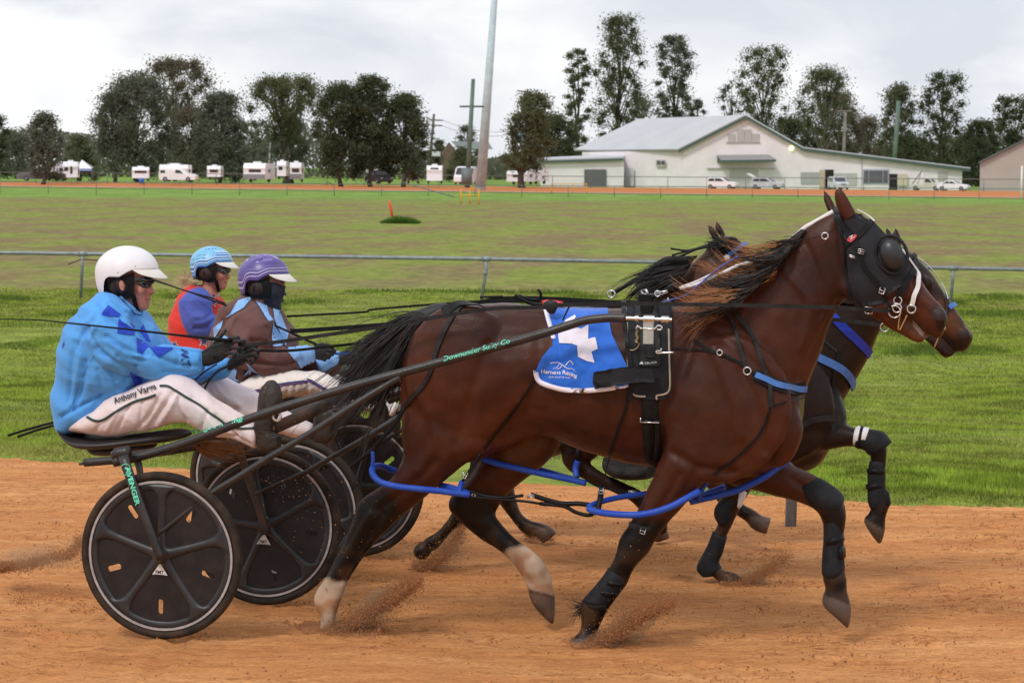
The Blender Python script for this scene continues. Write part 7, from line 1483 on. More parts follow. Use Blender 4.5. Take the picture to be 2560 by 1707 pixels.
# ================================================================ trees
K['bark'] = M('bark_dark', (.05, .038, .03), .9, .4, 3, .6, 12, col2=(.10, .08, .065)); K['bark_pale'] = M('bark_pale', (.22, .19, .17), .85, .3, 2, .3, 12)
LEAF = {}
def leafmat(c):
    if c not in LEAF:
        m = M('foliage', tuple(q * .95 for q in c), .7, .45, .5, spec=.1, col2=tuple(q * 1.5 for q in c), detail=6, trans=.42); LEAF[c] = m
    return LEAF[c]
OL = (.115, .122, .068); DG = (.078, .092, .050); GR = (.120, .130, .095); BR = (.135, .115, .080)  # gum leaf colours, lightened so the colour itself stands in for distance haze
def gp(dx, dep, z=-.72):                 # ground point at a measured column and distance
    d = ray('D', dx, 430); t = dep / d.y; p = CO + d * t; return Vector((p.x, p.y, z))
def tree(dx, dep, top, hw, lab, col=OL, shape='round', cb=.25, nb=26, nl=3600, pale=False, lean=0, seed=0, fork=False, leaf=.28, trunk_r=.32):
    r = random.Random(seed * 77 + int(dx)); b = gp(dx, dep); t = up_to(b, 'D', dx, top); Ht = t.z - b.z; W = 1.22 * hw / (6250 / dep)
    root = empty('tree', b, label=lab, cat='tree', group='trees beyond the far track')
    prof = {'round': lambda h: math.sin(math.pi * min(1, max(.0, .12 + .88 * h)) ** .9) ** .6, 'tall': lambda h: .55 + .45 * math.sin(math.pi * h * .9 + .2), 'top': lambda h: .35 + .75 * math.sin(math.pi * min(1, h * .95)) ** 1 * (h > .4) + .1, 'bush': lambda h: math.cos(h * 1.35)}[shape]
    blobs = []
    nb = int(nb * 1.3)
    for i in range(nb):
        h = cb + (1 - cb) * ((i + .5) / nb) ** (.85 if shape != 'top' else .6); hh = (h - cb) / (1 - cb); rr = W * prof(hh) * r.random() ** .35 * .78; a = i * 2.4 + r.uniform(-.5, .5)
        br_ = W * (r.uniform(.20, .36) if shape in ('tall', 'top') else r.uniform(.26, .40)) * (1 if shape != 'tall' else 1.15)
        if i == nb - 1: rr *= .2
        blobs.append((Vector((b.x + rr * math.cos(a) + lean * h * Ht, b.y + rr * math.sin(a) * .9, b.z + min(h * Ht, Ht - br_ * .7))), br_))
    tr_ = MB(); k = 7; top_h = Ht * (.55 if shape != 'top' else .45)
    tp = [Vector((b.x + lean * top_h * i / k + .25 * math.sin(i * 1.3 + seed), b.y, b.z - .2 + top_h * i / k)) for i in range(k + 1)]
    tr_.tube(tp, [trunk_r * (1.25 if i == 0 else 1) * (1 - .55 * i / k) for i in range(k + 1)], 8)
    for c, br_ in blobs[::2 if nb > 20 else 1]:
        s_ = tp[min(k, max(2, int(k * min(1, (c.z - b.z) / top_h * .62))))]; m_ = s_.lerp(c, .5) + Vector((0, 0, .06 * Ht * .3)); tr_.tube([s_, m_, c], [trunk_r * .42, trunk_r * .26, trunk_r * .1], 5)
    tr_.build('trunk', K['bark_pale'] if pale else K['bark'], root)
    g_ = np.random.default_rng(seed + 500 + int(dx)); C = np.array([tuple(c) for c, q in blobs]); Rb = np.array([q for c, q in blobs]); w_ = Rb ** 2; idx = g_.choice(len(blobs), nl, p=w_ / w_.sum())
    d = g_.normal(size=(nl, 3)); d /= np.linalg.norm(d, axis=1)[:, None]; rad = np.minimum(np.abs(g_.normal(size=nl)) * .60, 1.3); p = C[idx] + d * (Rb[idx] * rad)[:, None] * np.array([1.15, 1.0, .72])
    p[:, 2] -= (g_.random(nl) ** 3) * Rb[idx] * .5
    p[:, 2] = np.minimum(p[:, 2], b.z + Ht)
    s = leaf * (.6 + .8 * g_.random(nl)) * (dep / 430) ** .6; u = g_.normal(size=(nl, 3)); u /= np.linalg.norm(u, axis=1)[:, None]; q = g_.normal(size=(nl, 3)); q = np.cross(u, q); q /= np.linalg.norm(q, axis=1)[:, None]
    v = np.stack([p - u * s[:, None] * .5, p + q * s[:, None] * .42, p + u * s[:, None] * .55, p - q * s[:, None] * .38], 1).reshape(-1, 3)
    me = bpy.data.meshes.new('crown'); n4 = nl * 4; me.vertices.add(n4); me.vertices.foreach_set('co', v.ravel().astype(np.float32)); me.loops.add(n4); me.loops.foreach_set('vertex_index', np.arange(n4)); me.polygons.add(nl); me.polygons.foreach_set('loop_start', np.arange(0, n4, 4)); me.update(calc_edges=True)
    me.materials.append(leafmat(col)); o = bpy.data.objects.new('crown', me); COL.objects.link(o); o.parent = root; o.matrix_parent_inverse = Matrix.Translation(-Vector(root.location))
TREES = [
 (-6, 440, 262, 34, 'dark tree cut by the left edge of the picture', DG, 'round', .1, 16, 3000, {}),
 (40, 520, 300, 52, 'low hazy tree at far left behind the first caravan', GR, 'bush', .02, 22, 3600, {}),
 (102, 370, 254, 44, 'pointed dark tree standing in front of the leftmost white caravan', GR, 'round', .12, 26, 5200, {}),
 (182, 460, 306, 46, 'low rounded olive tree behind the white gazebo', OL, 'bush', .05, 22, 3600, {}),
 (262, 425, 205, 52, 'left shoulder of the big grey-green clump, hanging over the small caravan', GR, 'round', .3, 24, 5200, {}),
 (312, 425, 162, 88, 'big broad grey-green gum, left of the tallest dome-topped one', GR, 'round', .12, 44, 12000, {}),
 (402, 470, 126, 76, 'tall open dome-topped gum with gaps of sky under its cap', BR, 'top', .45, 34, 6000, {}),
 (440, 455, 238, 62, 'brownish tree filling the middle of the big clump', BR, 'round', .08, 30, 6500, {}),
 (508, 425, 205, 66, 'dense grey-green tree at the right end of the big clump', GR, 'round', .06, 40, 11000, {}),
 (585, 520, 270, 46, 'thin grey tree between the big clump and the fork-trunked gum', GR, 'tall', .2, 18, 2400, {}),
 (655, 428, 168, 74, 'gum with leaning forked trunk and flat wide crown, left of the dark pair', OL, 'top', .36, 40, 8500, dict(trunk_r=.55)),
 (668, 436, 262, 46, 'lower dark foliage below the flat wide crown', GR, 'round', .3, 18, 3200, {}),
 (782, 370, 186, 66, 'dark dense tree, left one of the pair beside the pole', DG, 'round', .12, 36, 10500, {}),
 (852, 370, 168, 62, 'dark tree with a spiky top, middle of the dense trio', DG, 'round', .15, 32, 9500, {}),
 (930, 370, 210, 58, 'dark dense tree nearest to the crossed pole', DG, 'round', .12, 32, 9000, {}),
 (1006, 540, 318, 26, 'small bush-like tree beside the brick house', OL, 'bush', .05, 12, 1600, {}),
 (1072, 560, 284, 30, 'thin distant tree behind the green pole', GR, 'round', .3, 12, 1400, {}),
 (1058, 500, 335, 36, 'olive shrubby tree left of the light mast', OL, 'bush', .03, 14, 2400, {}),
 (1195, 370, 206, 56, 'leaning dark-trunked tree right of the light mast', OL, 'round', .2, 34, 7200, dict(lean=.14, trunk_r=.5)),
 (1270, 450, 256, 62, 'dense olive tree left of the white hall', DG, 'round', .03, 34, 8500, {}),
 (1325, 470, 110, 30, 'slender tall gum, leftmost of the tall group behind the hall', OL, 'tall', .15, 26, 5200, {}),
 (1420, 470, 28, 58, 'tallest gum, rising behind the left end of the hall roof', OL, 'tall', .2, 46, 8800, dict(fork=True)),
 (1545, 475, 76, 44, 'tall narrow gum behind the middle of the hall roof', GR, 'tall', .25, 34, 7200, {}),
 (1600, 480, 226, 26, 'small tree peeping over the hall roof', GR, 'round', .3, 14, 1800, {}),
 (1475, 520, 215, 60, 'sparse tree between the two tallest gums', GR, 'round', .3, 20, 1800, {}),
 (1752, 480, 100, 60, 'airy gum with open branches behind the hall gable', OL, 'tall', .3, 36, 5400, {}),
 (1680, 485, 180, 38, 'very thin sparse tree left of the airy gum', GR, 'tall', .35, 14, 1000, {}),
 (1815, 500, 262, 62, 'dark low tree right of the hall gable', DG, 'round', .1, 24, 5200, {}),
 (1890, 480, 146, 66, 'gum with white forked trunk and wispy top', OL, 'round', .42, 34, 4600, dict(pale=True, trunk_r=.45)),
 (1925, 500, 205, 62, 'brownish rounded tree right of the white-trunked gum', BR, 'round', .1, 28, 6000, {}),
 (1990, 520, 262, 52, 'brown tree behind the grey timber power pole', BR, 'bush', .02, 20, 4000, {}),
 (2062, 480, 188, 50, 'open-crowned tree behind the green pole at right', OL, 'round', .3, 26, 4800, {}),
 (2085, 500, 300, 70, 'low dark brush behind the green pole at right', DG, 'bush', .02, 22, 5000, {}),
 (2162, 475, 160, 52, 'tall dark open gum right of the green pole', DG, 'tall', .18, 34, 6200, {}),
 (2230, 500, 300, 66, 'low dark tree between the tall gum and the beige shed', DG, 'bush', .02, 24, 5200, {}),
 (2252, 490, 270, 50, 'rounded dark tree left of the beige shed', DG, 'round', .2, 22, 4200, {}),
 (2330, 480, 216, 56, 'tree with flat spreading top above the beige shed', DG, 'top', .3, 26, 5000, {}),
 (2130, 560, 330, 120, 'long low dark scrub at the far right', DG, 'bush', .01, 24, 4000, {}),
]
for i, t in enumerate(TREES):
    kw = dict(t[10]); tree(t[0], t[1], t[2], t[3], t[4], t[5], t[6], t[7], t[8], int(t[9] * 1.9 * (1.15 if t[6] in ('tall', 'top') else 1.35)), seed=i + 3, **kw)
# far wood as one mass
def wood():
    g_ = np.random.default_rng(9); n = 80000; x = g_.uniform(-260, 260, n); y = g_.uniform(600, 660, n); hmax = np.array([(9.5 if a < -18 or a > 45 else 6) + 3 * mnoise.noise(Vector((a * .03, 0, 0))) + 3 * mnoise.noise(Vector((a * .12, 3, 0))) for a in x]); z = -.7 + hmax * g_.random(n) ** .8
    s = .8 * (.6 + g_.random(n)); u = g_.normal(size=(n, 3)); u /= np.linalg.norm(u, axis=1)[:, None]; q = np.cross(u, g_.normal(size=(n, 3))); q /= np.linalg.norm(q, axis=1)[:, None]; p = np.stack([x, y, z], 1)
    v = np.stack([p - u * s[:, None] * .5, p + q * s[:, None] * .4, p + u * s[:, None] * .5, p - q * s[:, None] * .4], 1).reshape(-1, 3)
    me = bpy.data.meshes.new('far_wood'); k = n * 4; me.vertices.add(k); me.vertices.foreach_set('co', v.ravel().astype(np.float32)); me.loops.add(k); me.loops.foreach_set('vertex_index', np.arange(k)); me.polygons.add(n); me.polygons.foreach_set('loop_start', np.arange(0, k, 4)); me.update(calc_edges=True)
    me.materials.append(leafmat(GR)); o = bpy.data.objects.new('far_wood', me); COL.objects.link(o); tag(o, kind='stuff')
wood()
# ================================================================ poles and wires
def fp(sp, x, y, dep):
    d = ray(sp, x, y); return CO + d * (dep / d.y)
def pole(name, lab, cat_, base, top, r0, r1, mat, arms=(), n=12):
    b = fp(*base); b = Vector((b.x, b.y, b.z - .3)); t = fp(*top); root = empty(name, b, label=lab, cat=cat_)
    q = MB(); q.tube([b, t], [r0, r1], n); q.build('pole', mat, root)
    for a, c, r_ in arms:
        q = MB(); q.tube([fp(*a), fp(*c)], r_, 4); q.build('crossarm', mat, root, False)
    return root
K['pole_green'] = M('green_pole_paint', (.10, .15, .12), .6, .2, 1.0); K['pole_wood'] = M('pole_timber', (.12, .10, .09), .85, .3, 1.0)
b_ = G('D', 1103, 437); DPm = b_.y - CAMY
pole('light_mast', 'tall tapering galvanised light mast rising out of the top of the picture', 'light pole', ('D', 1103, 437, DPm), ('D', 1140, -60, DPm), .66, .34, K['galv_light'], (), 20)
q = MB(); q.box(fp('D', 1103, 436, DPm) + Vector((0, 0, .1)), (1.3, 1.3, .25)); q.build('mast_footing', M('concrete', (.35, .33, .3), .9), bpy.data.objects['light_mast'])
pole('power_pole', 'slim green pole with a single crossarm just left of the light mast', 'power pole', ('D', 1073, 425, 330), ('D', 1087, 182, 330), .32, .24, K['pole_green'], [(('D', 1056, 245, 330), ('D', 1112, 245, 330), .12)])
q = MB(); q.box(fp('D', 1072, 405, 328), (1.3, .5, 2.0)); q.build('switch_box', M('box_grey', (.14, .17, .18), .6), bpy.data.objects['power_pole'])
pole('power_pole', 'leaning timber pole with two crossarms at the right end of the dark tree trio', 'power pole', ('D', 984, 400, 480), ('D', 997, 262, 480), .30, .22, K['pole_wood'], [(('D', 987, 276, 480), ('D', 1018, 277, 480), .12), (('D', 990, 288, 480), ('D', 1016, 289, 480), .12)])
pole('power_pole', 'timber pole top with crossarm above the leaning tree', 'power pole', ('D', 1205, 420, 500), ('D', 1212, 205, 500), .28, .2, K['pole_wood'], [(('D', 1188, 209, 500), ('D', 1216, 212, 500), .12)])
pole('power_pole', 'grey timber pole with pale crossarm behind the hall roof', 'power pole', ('D', 1935, 420, 460), ('D', 1942, 258, 460), .30, .26, M('pole_grey', (.20, .17, .16), .85, .3, 1), [(('D', 1925, 256, 460), ('D', 1957, 256, 460), .14), (('D', 1931, 256, 460), ('D', 1935, 240, 460), .06), (('D', 1951, 256, 460), ('D', 1953, 242, 460), .06)])
pole('power_pole', 'tall plain green pole at the right, behind the low end of the hall', 'power pole', ('D', 2050, 425, 450), ('D', 2064, 232, 450), .42, .36, K['pole_green'])
pole('light_mast', 'short white post at the right edge beside the far track', 'post', ('S', 2553, 497, 275), ('S', 2555, 415, 275), .09, .09, K['visor'])
pole('power_pole', 'thin grey post in the trees between the big clump and fork-trunked gum', 'power pole', ('D', 616, 425, 470), ('D', 621, 318, 470), .16, .14, M('pole_pale', (.30, .29, .28), .8))
q = MB()
for a, c, sag in ((('D', 1018, 277, 480), ('D', 1188, 300, 500), 1), (('D', 1016, 289, 480), ('D', 1180, 308, 500), 1), (('D', 1216, 212, 500), ('D', 1600, 300, 480), 3), (('D', 1780, 262, 460), ('D', 1925, 257, 460), .5), (('D', 1957, 256, 460), ('D', 2052, 280, 450), .7), (('D', 1957, 258, 460), ('D', 2052, 288, 450), .7), (('D', -60, 300, 500), ('D', 75, 283, 520), .5), (('D', 2120, 302, 480), ('D', 2300, 306, 480), .4)):
    A = fp(*a); B = fp(*c); q = MB(); q.tube([A.lerp(B, t) - Z * (4 * sag * t * (1 - t)) for t in np.linspace(0, 1, 9)], .035, 4); tag(q.build('power_line', K['pole_wood']), 'thin overhead wire strung between the power poles beyond the far track', 'wire', 'overhead wires')
# ================================================================ buildings
def boards(name, c, gap=.25, s=1.0):
    m = M(name, c, .75, .06, .6, col2=tuple(q * .9 for q in c)); t = m.node_tree; b = t.nodes['Principled BSDF']; tcn = [n for n in t.nodes if n.type == 'TEX_COORD'][0]
    sx = t.nodes.new('ShaderNodeSeparateXYZ'); t.links.new(tcn.outputs['Object'], sx.inputs[0]); w_ = t.nodes.new('ShaderNodeMath'); w_.operation = 'FRACT'; mu = t.nodes.new('ShaderNodeMath'); mu.operation = 'MULTIPLY'; mu.inputs[1].default_value = 1 / gap
    t.links.new(sx.outputs[2], mu.inputs[0]); t.links.new(mu.outputs[0], w_.inputs[0]); bp = t.nodes.new('ShaderNodeBump'); bp.inputs['Strength'].default_value = 1; bp.inputs['Distance'].default_value = .03 * s
    t.links.new(w_.outputs[0], bp.inputs['Height']); t.links.new(bp.outputs[0], b.inputs['Normal']); return m
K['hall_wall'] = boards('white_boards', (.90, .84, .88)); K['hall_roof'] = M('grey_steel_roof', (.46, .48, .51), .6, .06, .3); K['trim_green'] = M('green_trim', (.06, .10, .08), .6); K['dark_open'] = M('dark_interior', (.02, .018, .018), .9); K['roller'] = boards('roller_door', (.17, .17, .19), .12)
hall = empty('hall', fp('B4', 1300, 390, 398), label='long white weatherboard hall with grey gabled roof and low skillion wing', cat='building')
def dp(x): return 402 - (x - 787) * 8 / 1283.0        # depth along the front
ZG = -.9
def fw(x, y, off=0): return fp('B4', x, y, dp(x) - off)
def gz(p): return Vector((p.x, p.y, ZG))
back = Vector((-12.5, 26, 0)); 
q = MB(); prof = [(787, 213), (1075, 62), (1335, 209), (2068, 296)]
fr = [fw(*p) for p in prof]; fr = [gz(fr[0])] + fr + [gz(fr[-1])]; q.prism(fr, Vector((-2, 11, 0)) if False else back * .55); wall = q.build('wall', K['hall_wall'], hall, False)
q = MB(); L0 = fp('B4', 322, 222, 421); A = fw(787, 213); q.prism([gz(A), A, L0, gz(L0)], Vector((.5, .1, 0))); 
q.build('side_wall', K['hall_wall'], hall, False)
def slab(mb, pts, th, m=0):
    n_ = (pts[1] - pts[0]).cross(pts[2] - pts[0]).normalized(); n_ = n_ if n_.z > 0 else -n_; mb.prism([Vector(p) for p in pts], n_ * th, m)
ap = fw(1075, 57, .6); el = fw(763, 215, .6); er_ = fw(1338, 206, .6); er2 = fw(2106, 300, .6)
rb = fp('B4', 583, 75, 426); lb = fp('B4', 287, 217, 424)
q = MB(); slab(q, [el, ap, rb, lb], .25); q.build('roof', K['hall_roof'], hall, False)
bk_ = rb - ap; q = MB(); slab(q, [ap, er_, er_ + bk_ * .9, rb], .25); q.build('roof', K['hall_roof'], hall, False)
q = MB(); slab(q, [er_, er2, er2 + back * .55, er_ + back * .55], .25); q.build('roof', K['hall_roof'], hall, False)
q = MB(); 
for a, c in ((el, ap), (ap, er_), (er_, er2)): q.prism([a - Vector((0, .1, .35)), c - Vector((0, .1, .35)), c - Vector((0, .1, -.08)), a - Vector((0, .1, -.08))], Vector((0, -.12, 0)))
q.build('barge_board', K['trim_green'], hall, False)
def rect(name, x0, y0, x1, y1, mat, off=.06, th=.1, par=None, fn=fw):
    q = MB(); q.prism([fn(x0, y0, off), fn(x1, y0, off), fn(x1, y1, off), fn(x0, y1, off)], Vector((0, -th, 0))); return q.build(name, mat, par or hall, False)
K['vent'] = boards('louvre', (.55, .53, .52), .15); K['glass'] = M('window_glass', (.10, .10, .12), .15, .2, .5)
for r_ in ((1034, 118, 1066, 172), (1070, 118, 1100, 172), (992, 138, 1026, 175), (1104, 138, 1136, 175)): rect('gable_vent', *r_, K['vent'])
rect('vent_sill', 982, 175, 1140, 178, K['vent'], .1, .15)
aw = MB(); slab(aw, [fw(940, 238, .1), fw(1180, 236, .1), fw(1213, 258, 2.2), fw(962, 262, 2.2)], .1); ao = aw.build('awning', M('awning_grey', (.25, .25, .26), .6), hall, False)
q = MB(); q.prism([fw(942, 238, .1), fw(962, 262, 2.25), fw(962, 272, 2.25), fw(942, 270, .1)], Vector((.1, 0, 0))); q.prism([fw(962, 260, 2.25), fw(1213, 257, 2.25), fw(1213, 267, 2.25), fw(962, 272, 2.25)], Vector((0, -.1, 0))); q.build('awning_valance', K['trim_green'], ao, False)
q = MB(); q.prism([fw(895, 294, .1), fw(1208, 296, .1), fw(1208, 300, .1), fw(895, 298, .1)], Vector((0, -.2, 0))); q.build('door_track', K['vent'], hall, False)
rect('sliding_door', 1000, 301, 1130, 385, boards('door_boards', (.60, .58, .57), .3))
rect('roller_door', 1326, 314, 1414, 369, boards('white_roller', (.50, .50, .53), .12)); rect('roller_door', 1482, 318, 1584, 375, boards('white_roller2', (.62, .61, .62), .12))
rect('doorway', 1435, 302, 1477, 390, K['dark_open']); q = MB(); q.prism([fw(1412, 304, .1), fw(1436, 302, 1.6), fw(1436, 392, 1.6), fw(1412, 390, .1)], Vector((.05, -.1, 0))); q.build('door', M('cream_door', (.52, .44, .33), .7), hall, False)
wf = rect('window', 1611, 300, 1732, 368, M('blue_grey_frame', (.36, .40, .48), .6))
for x0, x1 in ((1617, 1637), (1641, 1702), (1706, 1726)): rect('pane', x0, 307, x1, 362, K['glass'], .18, .06, wf)
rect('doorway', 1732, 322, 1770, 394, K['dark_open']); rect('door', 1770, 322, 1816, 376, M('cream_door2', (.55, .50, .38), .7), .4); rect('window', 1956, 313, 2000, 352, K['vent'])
rect('corner_trim', 1604, 250, 1609, 392, K['vent'], .05, .05)
fl_ = MB(); c = fw(1284, 204, .3); fl_.ell(c, .35, .2, .35); lm = fl_.build('floodlight', None or M('floodlight_face', (.9, .85, .5), .4), hall)
lm.data.materials[0].node_tree.nodes['Principled BSDF'].inputs['Emission Color'].default_value = (1, .9, .5, 1); lm.data.materials[0].node_tree.nodes['Principled BSDF'].inputs['Emission Strength'].default_value = 1.6
def sw(x, y, off=0): return fp('B4', x, y, 402 + (787 - x) * 19 / 465.0 - off)
rect('window', 660, 258, 704, 288, K['vent'], .7, .1, hall, sw)
w2 = rect('window', 666, 262, 680, 278, K['glass'], .85, .1, hall, sw); rect('window', 686, 262, 700, 278, K['glass'], .85, .1, hall, sw)
rect('door', 516, 296, 560, 380, boards('pale_door', (.62, .63, .66), .5), .75, .1, hall, sw)
annex = empty('annex', fp('B4', 300, 380, 412), label='low white skillion annex with grey roller door at the left end of the hall', cat='building')
def aw_(x, y, off=0): return fp('B4', x, y, 411 - (x - 133) * .004 - off)
pts = [aw_(133, 262), aw_(515, 252)]; q = MB(); q.prism([gz(pts[0]), pts[0], pts[1], gz(pts[1])], Vector((0, 8, 0))); q.build('wall', K['hall_wall'], annex, False)
q = MB(); slab(q, [aw_(110, 262, .6), aw_(513, 250, .6), aw_(513, 236, -9), aw_(130, 252, -9)], .2); q.build('roof', K['hall_roof'], annex, False)
q = MB(); a, c = aw_(110, 262, .65), aw_(513, 250, .65); q.prism([a - Z * .35, c - Z * .35, c, a], Vector((0, -.08, 0))); q.build('barge_board', K['trim_green'], annex, False)
rect('roller_door', 332, 301, 433, 378, K['roller'], .1, .12, annex, aw_)
shed = empty('shed', fp('B4', 2300, 395, 380), label='plain beige steel shed cut by the right edge of the picture', cat='building')
def shp(x, y, d=0): return fp('B4', x, y, 380 + d)
q = MB(); q.prism([gz(shp(2152, 300)), shp(2152, 272), shp(2420, 140), shp(2700, 290), gz(shp(2700, 300))], Vector((3, 18, 0))); q.build('wall', M('beige_sheet', (.42, .39, .36), .7, .05, .5, 0), shed, False)
q = MB(); slab(q, [shp(2144, 274, -.5), shp(2420, 136, -.5), shp(2420, 136, 18), shp(2144, 274, 18)], .2); slab(q, [shp(2420, 136, -.5), shp(2710, 292, -.5), shp(2710, 292, 18), shp(2420, 136, 18)], .2); q.build('roof', M('shed_roof', (.12, .13, .14), .6), shed, False)
house = empty('house', fp('B2', 880, 900, 520), label='small red-brown brick house with a gable between the trees', cat='building')
q = MB(); hp = lambda x, y: fp('B2', x, y, 520); q.prism([hp(825, 960), hp(825, 830), hp(880, 755), hp(940, 830), hp(940, 960)], Vector((0, 8, 0))); q.build('wall', M('brick_far', (.15, .10, .08), .85, .2, 2), house, False)
q = MB(); q.prism([hp(945, 800), hp(1180, 800), hp(1150, 752), hp(895, 748)], Vector((0, 8, 0))); q.build('roof', M('grey_roof_far', (.30, .33, .38), .6), house, False)
q = MB(); q.prism([fp('B2', 745, 850, 519), fp('B2', 822, 850, 519), fp('B2', 822, 818, 519), fp('B2', 745, 818, 519)], Vector((0, 6, 0))); q.build('verandah', M('white_far', (.6, .62, .66), .6), house, False)
h2 = empty('house', fp('B2', 1360, 900, 560), label='pale blue-grey building glimpsed through the leaning tree', cat='building')
q = MB(); hp = lambda x, y: fp('B2', x, y, 560); q.prism([hp(1330, 760), hp(1330, 690), hp(1395, 690), hp(1395, 760)], Vector((0, 8, 0))); q.build('wall', M('bluegrey_far', (.28, .34, .42), .7), h2, False)
q = MB(); q.prism([hp(1325, 690), hp(1362, 660), hp(1400, 690)], Vector((0, 8, 0))); q.build('roof', bpy.data.materials['grey_roof_far'], h2, False)
# ================================================================ vehicles
K['car_white'] = M('car_paint_white', (.80, .81, .85), .3, .04, 1, coat=.3); K['car_glass'] = M('car_glass', (.05, .055, .06), .08, .2, 1); K['car_tyre'] = M('car_tyre', (.02, .02, .02), .8)
K['lamp_red'] = M('tail_lamp', (.45, .02, .02), .3); K['grey_trim'] = M('grey_trim', (.22, .22, .24), .5)
def veh(name, lab, cat_, c, dirv, L_, W_, prof, glass, mat, wheels=(.18, .8), wr=.33, grp=None, extra=None):
    """side profile (0..1 along, height m) swept over the width; c = ground point under its middle, dirv = where its front points"""
    root = empty(name, c, label=lab, cat=cat_, group=grp); d = Vector(dirv).normalized(); s_ = Vector((-d.y, d.x, 0))
    def pt(a, h, w_): return Vector(c) + d * ((a - .5) * L_) + s_ * w_ + Z * h
    q = MB(); n = len(prof); secs = []
    for w_, k, dz in ((-.5, .93, -.0), (-.44, 1, 0), (.44, 1, 0), (.5, .93, 0)):
        secs.append([pt(.5 + (a - .5) * (.985 if abs(w_) == .5 else 1), .25 + (h - .25) * k if abs(w_) == .5 else h, w_ * W_) for a, h in prof])
    vs = [p for s2 in secs for p in s2]; fs = []
    for i in range(3):
        for j in range(n): fs.append((i * n + j, i * n + (j + 1) % n, (i + 1) * n + (j + 1) % n, (i + 1) * n + j))
    fs.append(tuple(range(n))[::-1]); fs.append(tuple(3 * n + j for j in range(n))); q.add(vs, fs); body_ = q.build('body', mat, root, True, 30)
    for g_ in glass:
        for sg in (-1, 1):
            q = MB(); q.prism([pt(a, h, sg * (W_ * .5 + .0)) for a, h in g_], s_ * sg * .015); q.build('window', K['car_glass'], root, False)
    for a in wheels:
        for sg in (-1, 1):
            ce = pt(a, wr, sg * (W_ * .5 - .08)); q = MB(); q.tube([ce - s_ * .1, ce + s_ * .1], wr, 18); w0 = q.build('wheel', K['car_tyre'], root, True, 40); q = MB(); q.tube([ce - s_ * .11, ce + s_ * .11], wr * .6, 12); q.build('rim', K['grey_trim'], w0, True, 40)
    return root, pt, s_, d
SUV = [(0, .45), (.0, .85), (.03, 1.05), (.07, 1.5), (.14, 1.62), (.45, 1.64), (.56, 1.58), (.72, 1.08), (.9, 1.0), (.985, .85), (1, .5), (.97, .25), (.03, .25)]
SUVG = [[(.10, 1.12), (.13, 1.48), (.30, 1.52), (.30, 1.1)], [(.32, 1.1), (.32, 1.52), (.50, 1.5), (.64, 1.1)]]
SED = [(0, .5), (.01, .9), (.12, .98), (.26, 1.38), (.38, 1.44), (.52, 1.42), (.70, 1.0), (.9, .9), (.985, .75), (1, .45), (.97, .22), (.03, .22)]
SEDG = [[(.24, 1.05), (.29, 1.32), (.40, 1.36), (.40, 1.04)], [(.42, 1.04), (.42, 1.36), (.52, 1.34), (.63, 1.02)]]
def vg(sp, x0, x1, yb, dep):
    a = fp(sp, x0, yb, dep); c = fp(sp, x1, yb, dep); m_ = (a + c) / 2; return Vector((m_.x, m_.y, m_.z)), (c - a).length
def windscreen(root, pt, a0, h0, a1, h1, W_):
    q = MB(); q.prism([pt(a0, h0, -.42 * W_), pt(a0, h0, .42 * W_), pt(a1, h1, .38 * W_), pt(a1, h1, -.38 * W_)], (pt(1, 0, 0) - pt(0, 0, 0)).normalized() * .05 + Z * .03); q.build('windscreen', K['car_glass'], root, False)
def lamp(root, pt, a, h, W_, mat, s=.12):
    for sg in (-1, 1): q = MB(); q.box(pt(a, h, sg * W_ * .38), (s * 1.4, s, s)); q.build('headlight' if a > .5 else 'tail_light', mat, root, False)
K['lampw'] = M('headlamp', (.7, .7, .7), .2)
c, L_ = vg('B4', 865, 1066, 391, 389); r_, pt, s_, d = veh('parked_car', 'white SUV parked facing right, left one of the pair under the hall awning', 'car', c, (1, -.42, 0), 4.6, 1.85, SUV, SUVG, K['car_white'], grp='cars parked by the hall'); windscreen(r_, pt, .715, 1.1, .575, 1.56, 1.85); lamp(r_, pt, .985, .8, 1.85, K['lampw'])
c, L_ = vg('B4', 1070, 1275, 392, 389); r_, pt, s_, d = veh('parked_car', 'silver-white SUV with its tailgate raised and front door open', 'car', c, (1, -.42, 0), 4.7, 1.85, SUV, SUVG, M('car_paint_silver', (.50, .52, .58), .25, .04, 1, coat=.5), grp='cars parked by the hall'); windscreen(r_, pt, .715, 1.1, .575, 1.56, 1.85); lamp(r_, pt, .985, .8, 1.85, K['lampw'])
q = MB(); q.prism([pt(.10, 1.62, -.8), pt(.10, 1.62, .8), pt(-.10, 2.15, .75), pt(-.10, 2.15, -.75)], Z * .08 + d * .05); q.prism([pt(-.10, 2.15, -.75), pt(-.10, 2.15, .75), pt(-.17, 1.95, .7), pt(-.17, 1.95, -.7)], d * .06); q.build('tailgate', K['car_white'], r_, False)
q = MB(); q.prism([pt(.66, .4, -.95), pt(.66, 1.05, -.95), pt(.60, 1.05, -1.75), pt(.60, .4, -1.75)], d * .06); q.build('door', K['car_white'], r_, False)
c, L_ = vg('B4', 1442, 1556, 395, 387); r_, pt, s_, d = veh('parked_car', 'pale four-wheel drive facing the track beside the open hall doorway', 'car', c, (.15, -1, 0), 4.7, 1.9, [(0, .45), (0, 1.1), (.03, 1.8), (.1, 1.88), (.5, 1.88), (.6, 1.8), (.7, 1.2), (.96, 1.1), (1, .9), (1, .4), (.97, .25), (.03, .25)], [[(.1, 1.2), (.1, 1.7), (.3, 1.72), (.3, 1.2)], [(.33, 1.2), (.33, 1.72), (.55, 1.7), (.64, 1.2)]], M('car_paint_pale', (.52, .58, .62), .25, .04, 1, coat=.5), grp='cars parked by the hall'); windscreen(r_, pt, .70, 1.24, .60, 1.74, 1.9); lamp(r_, pt, .995, .85, 1.9, K['lampw'], .16)
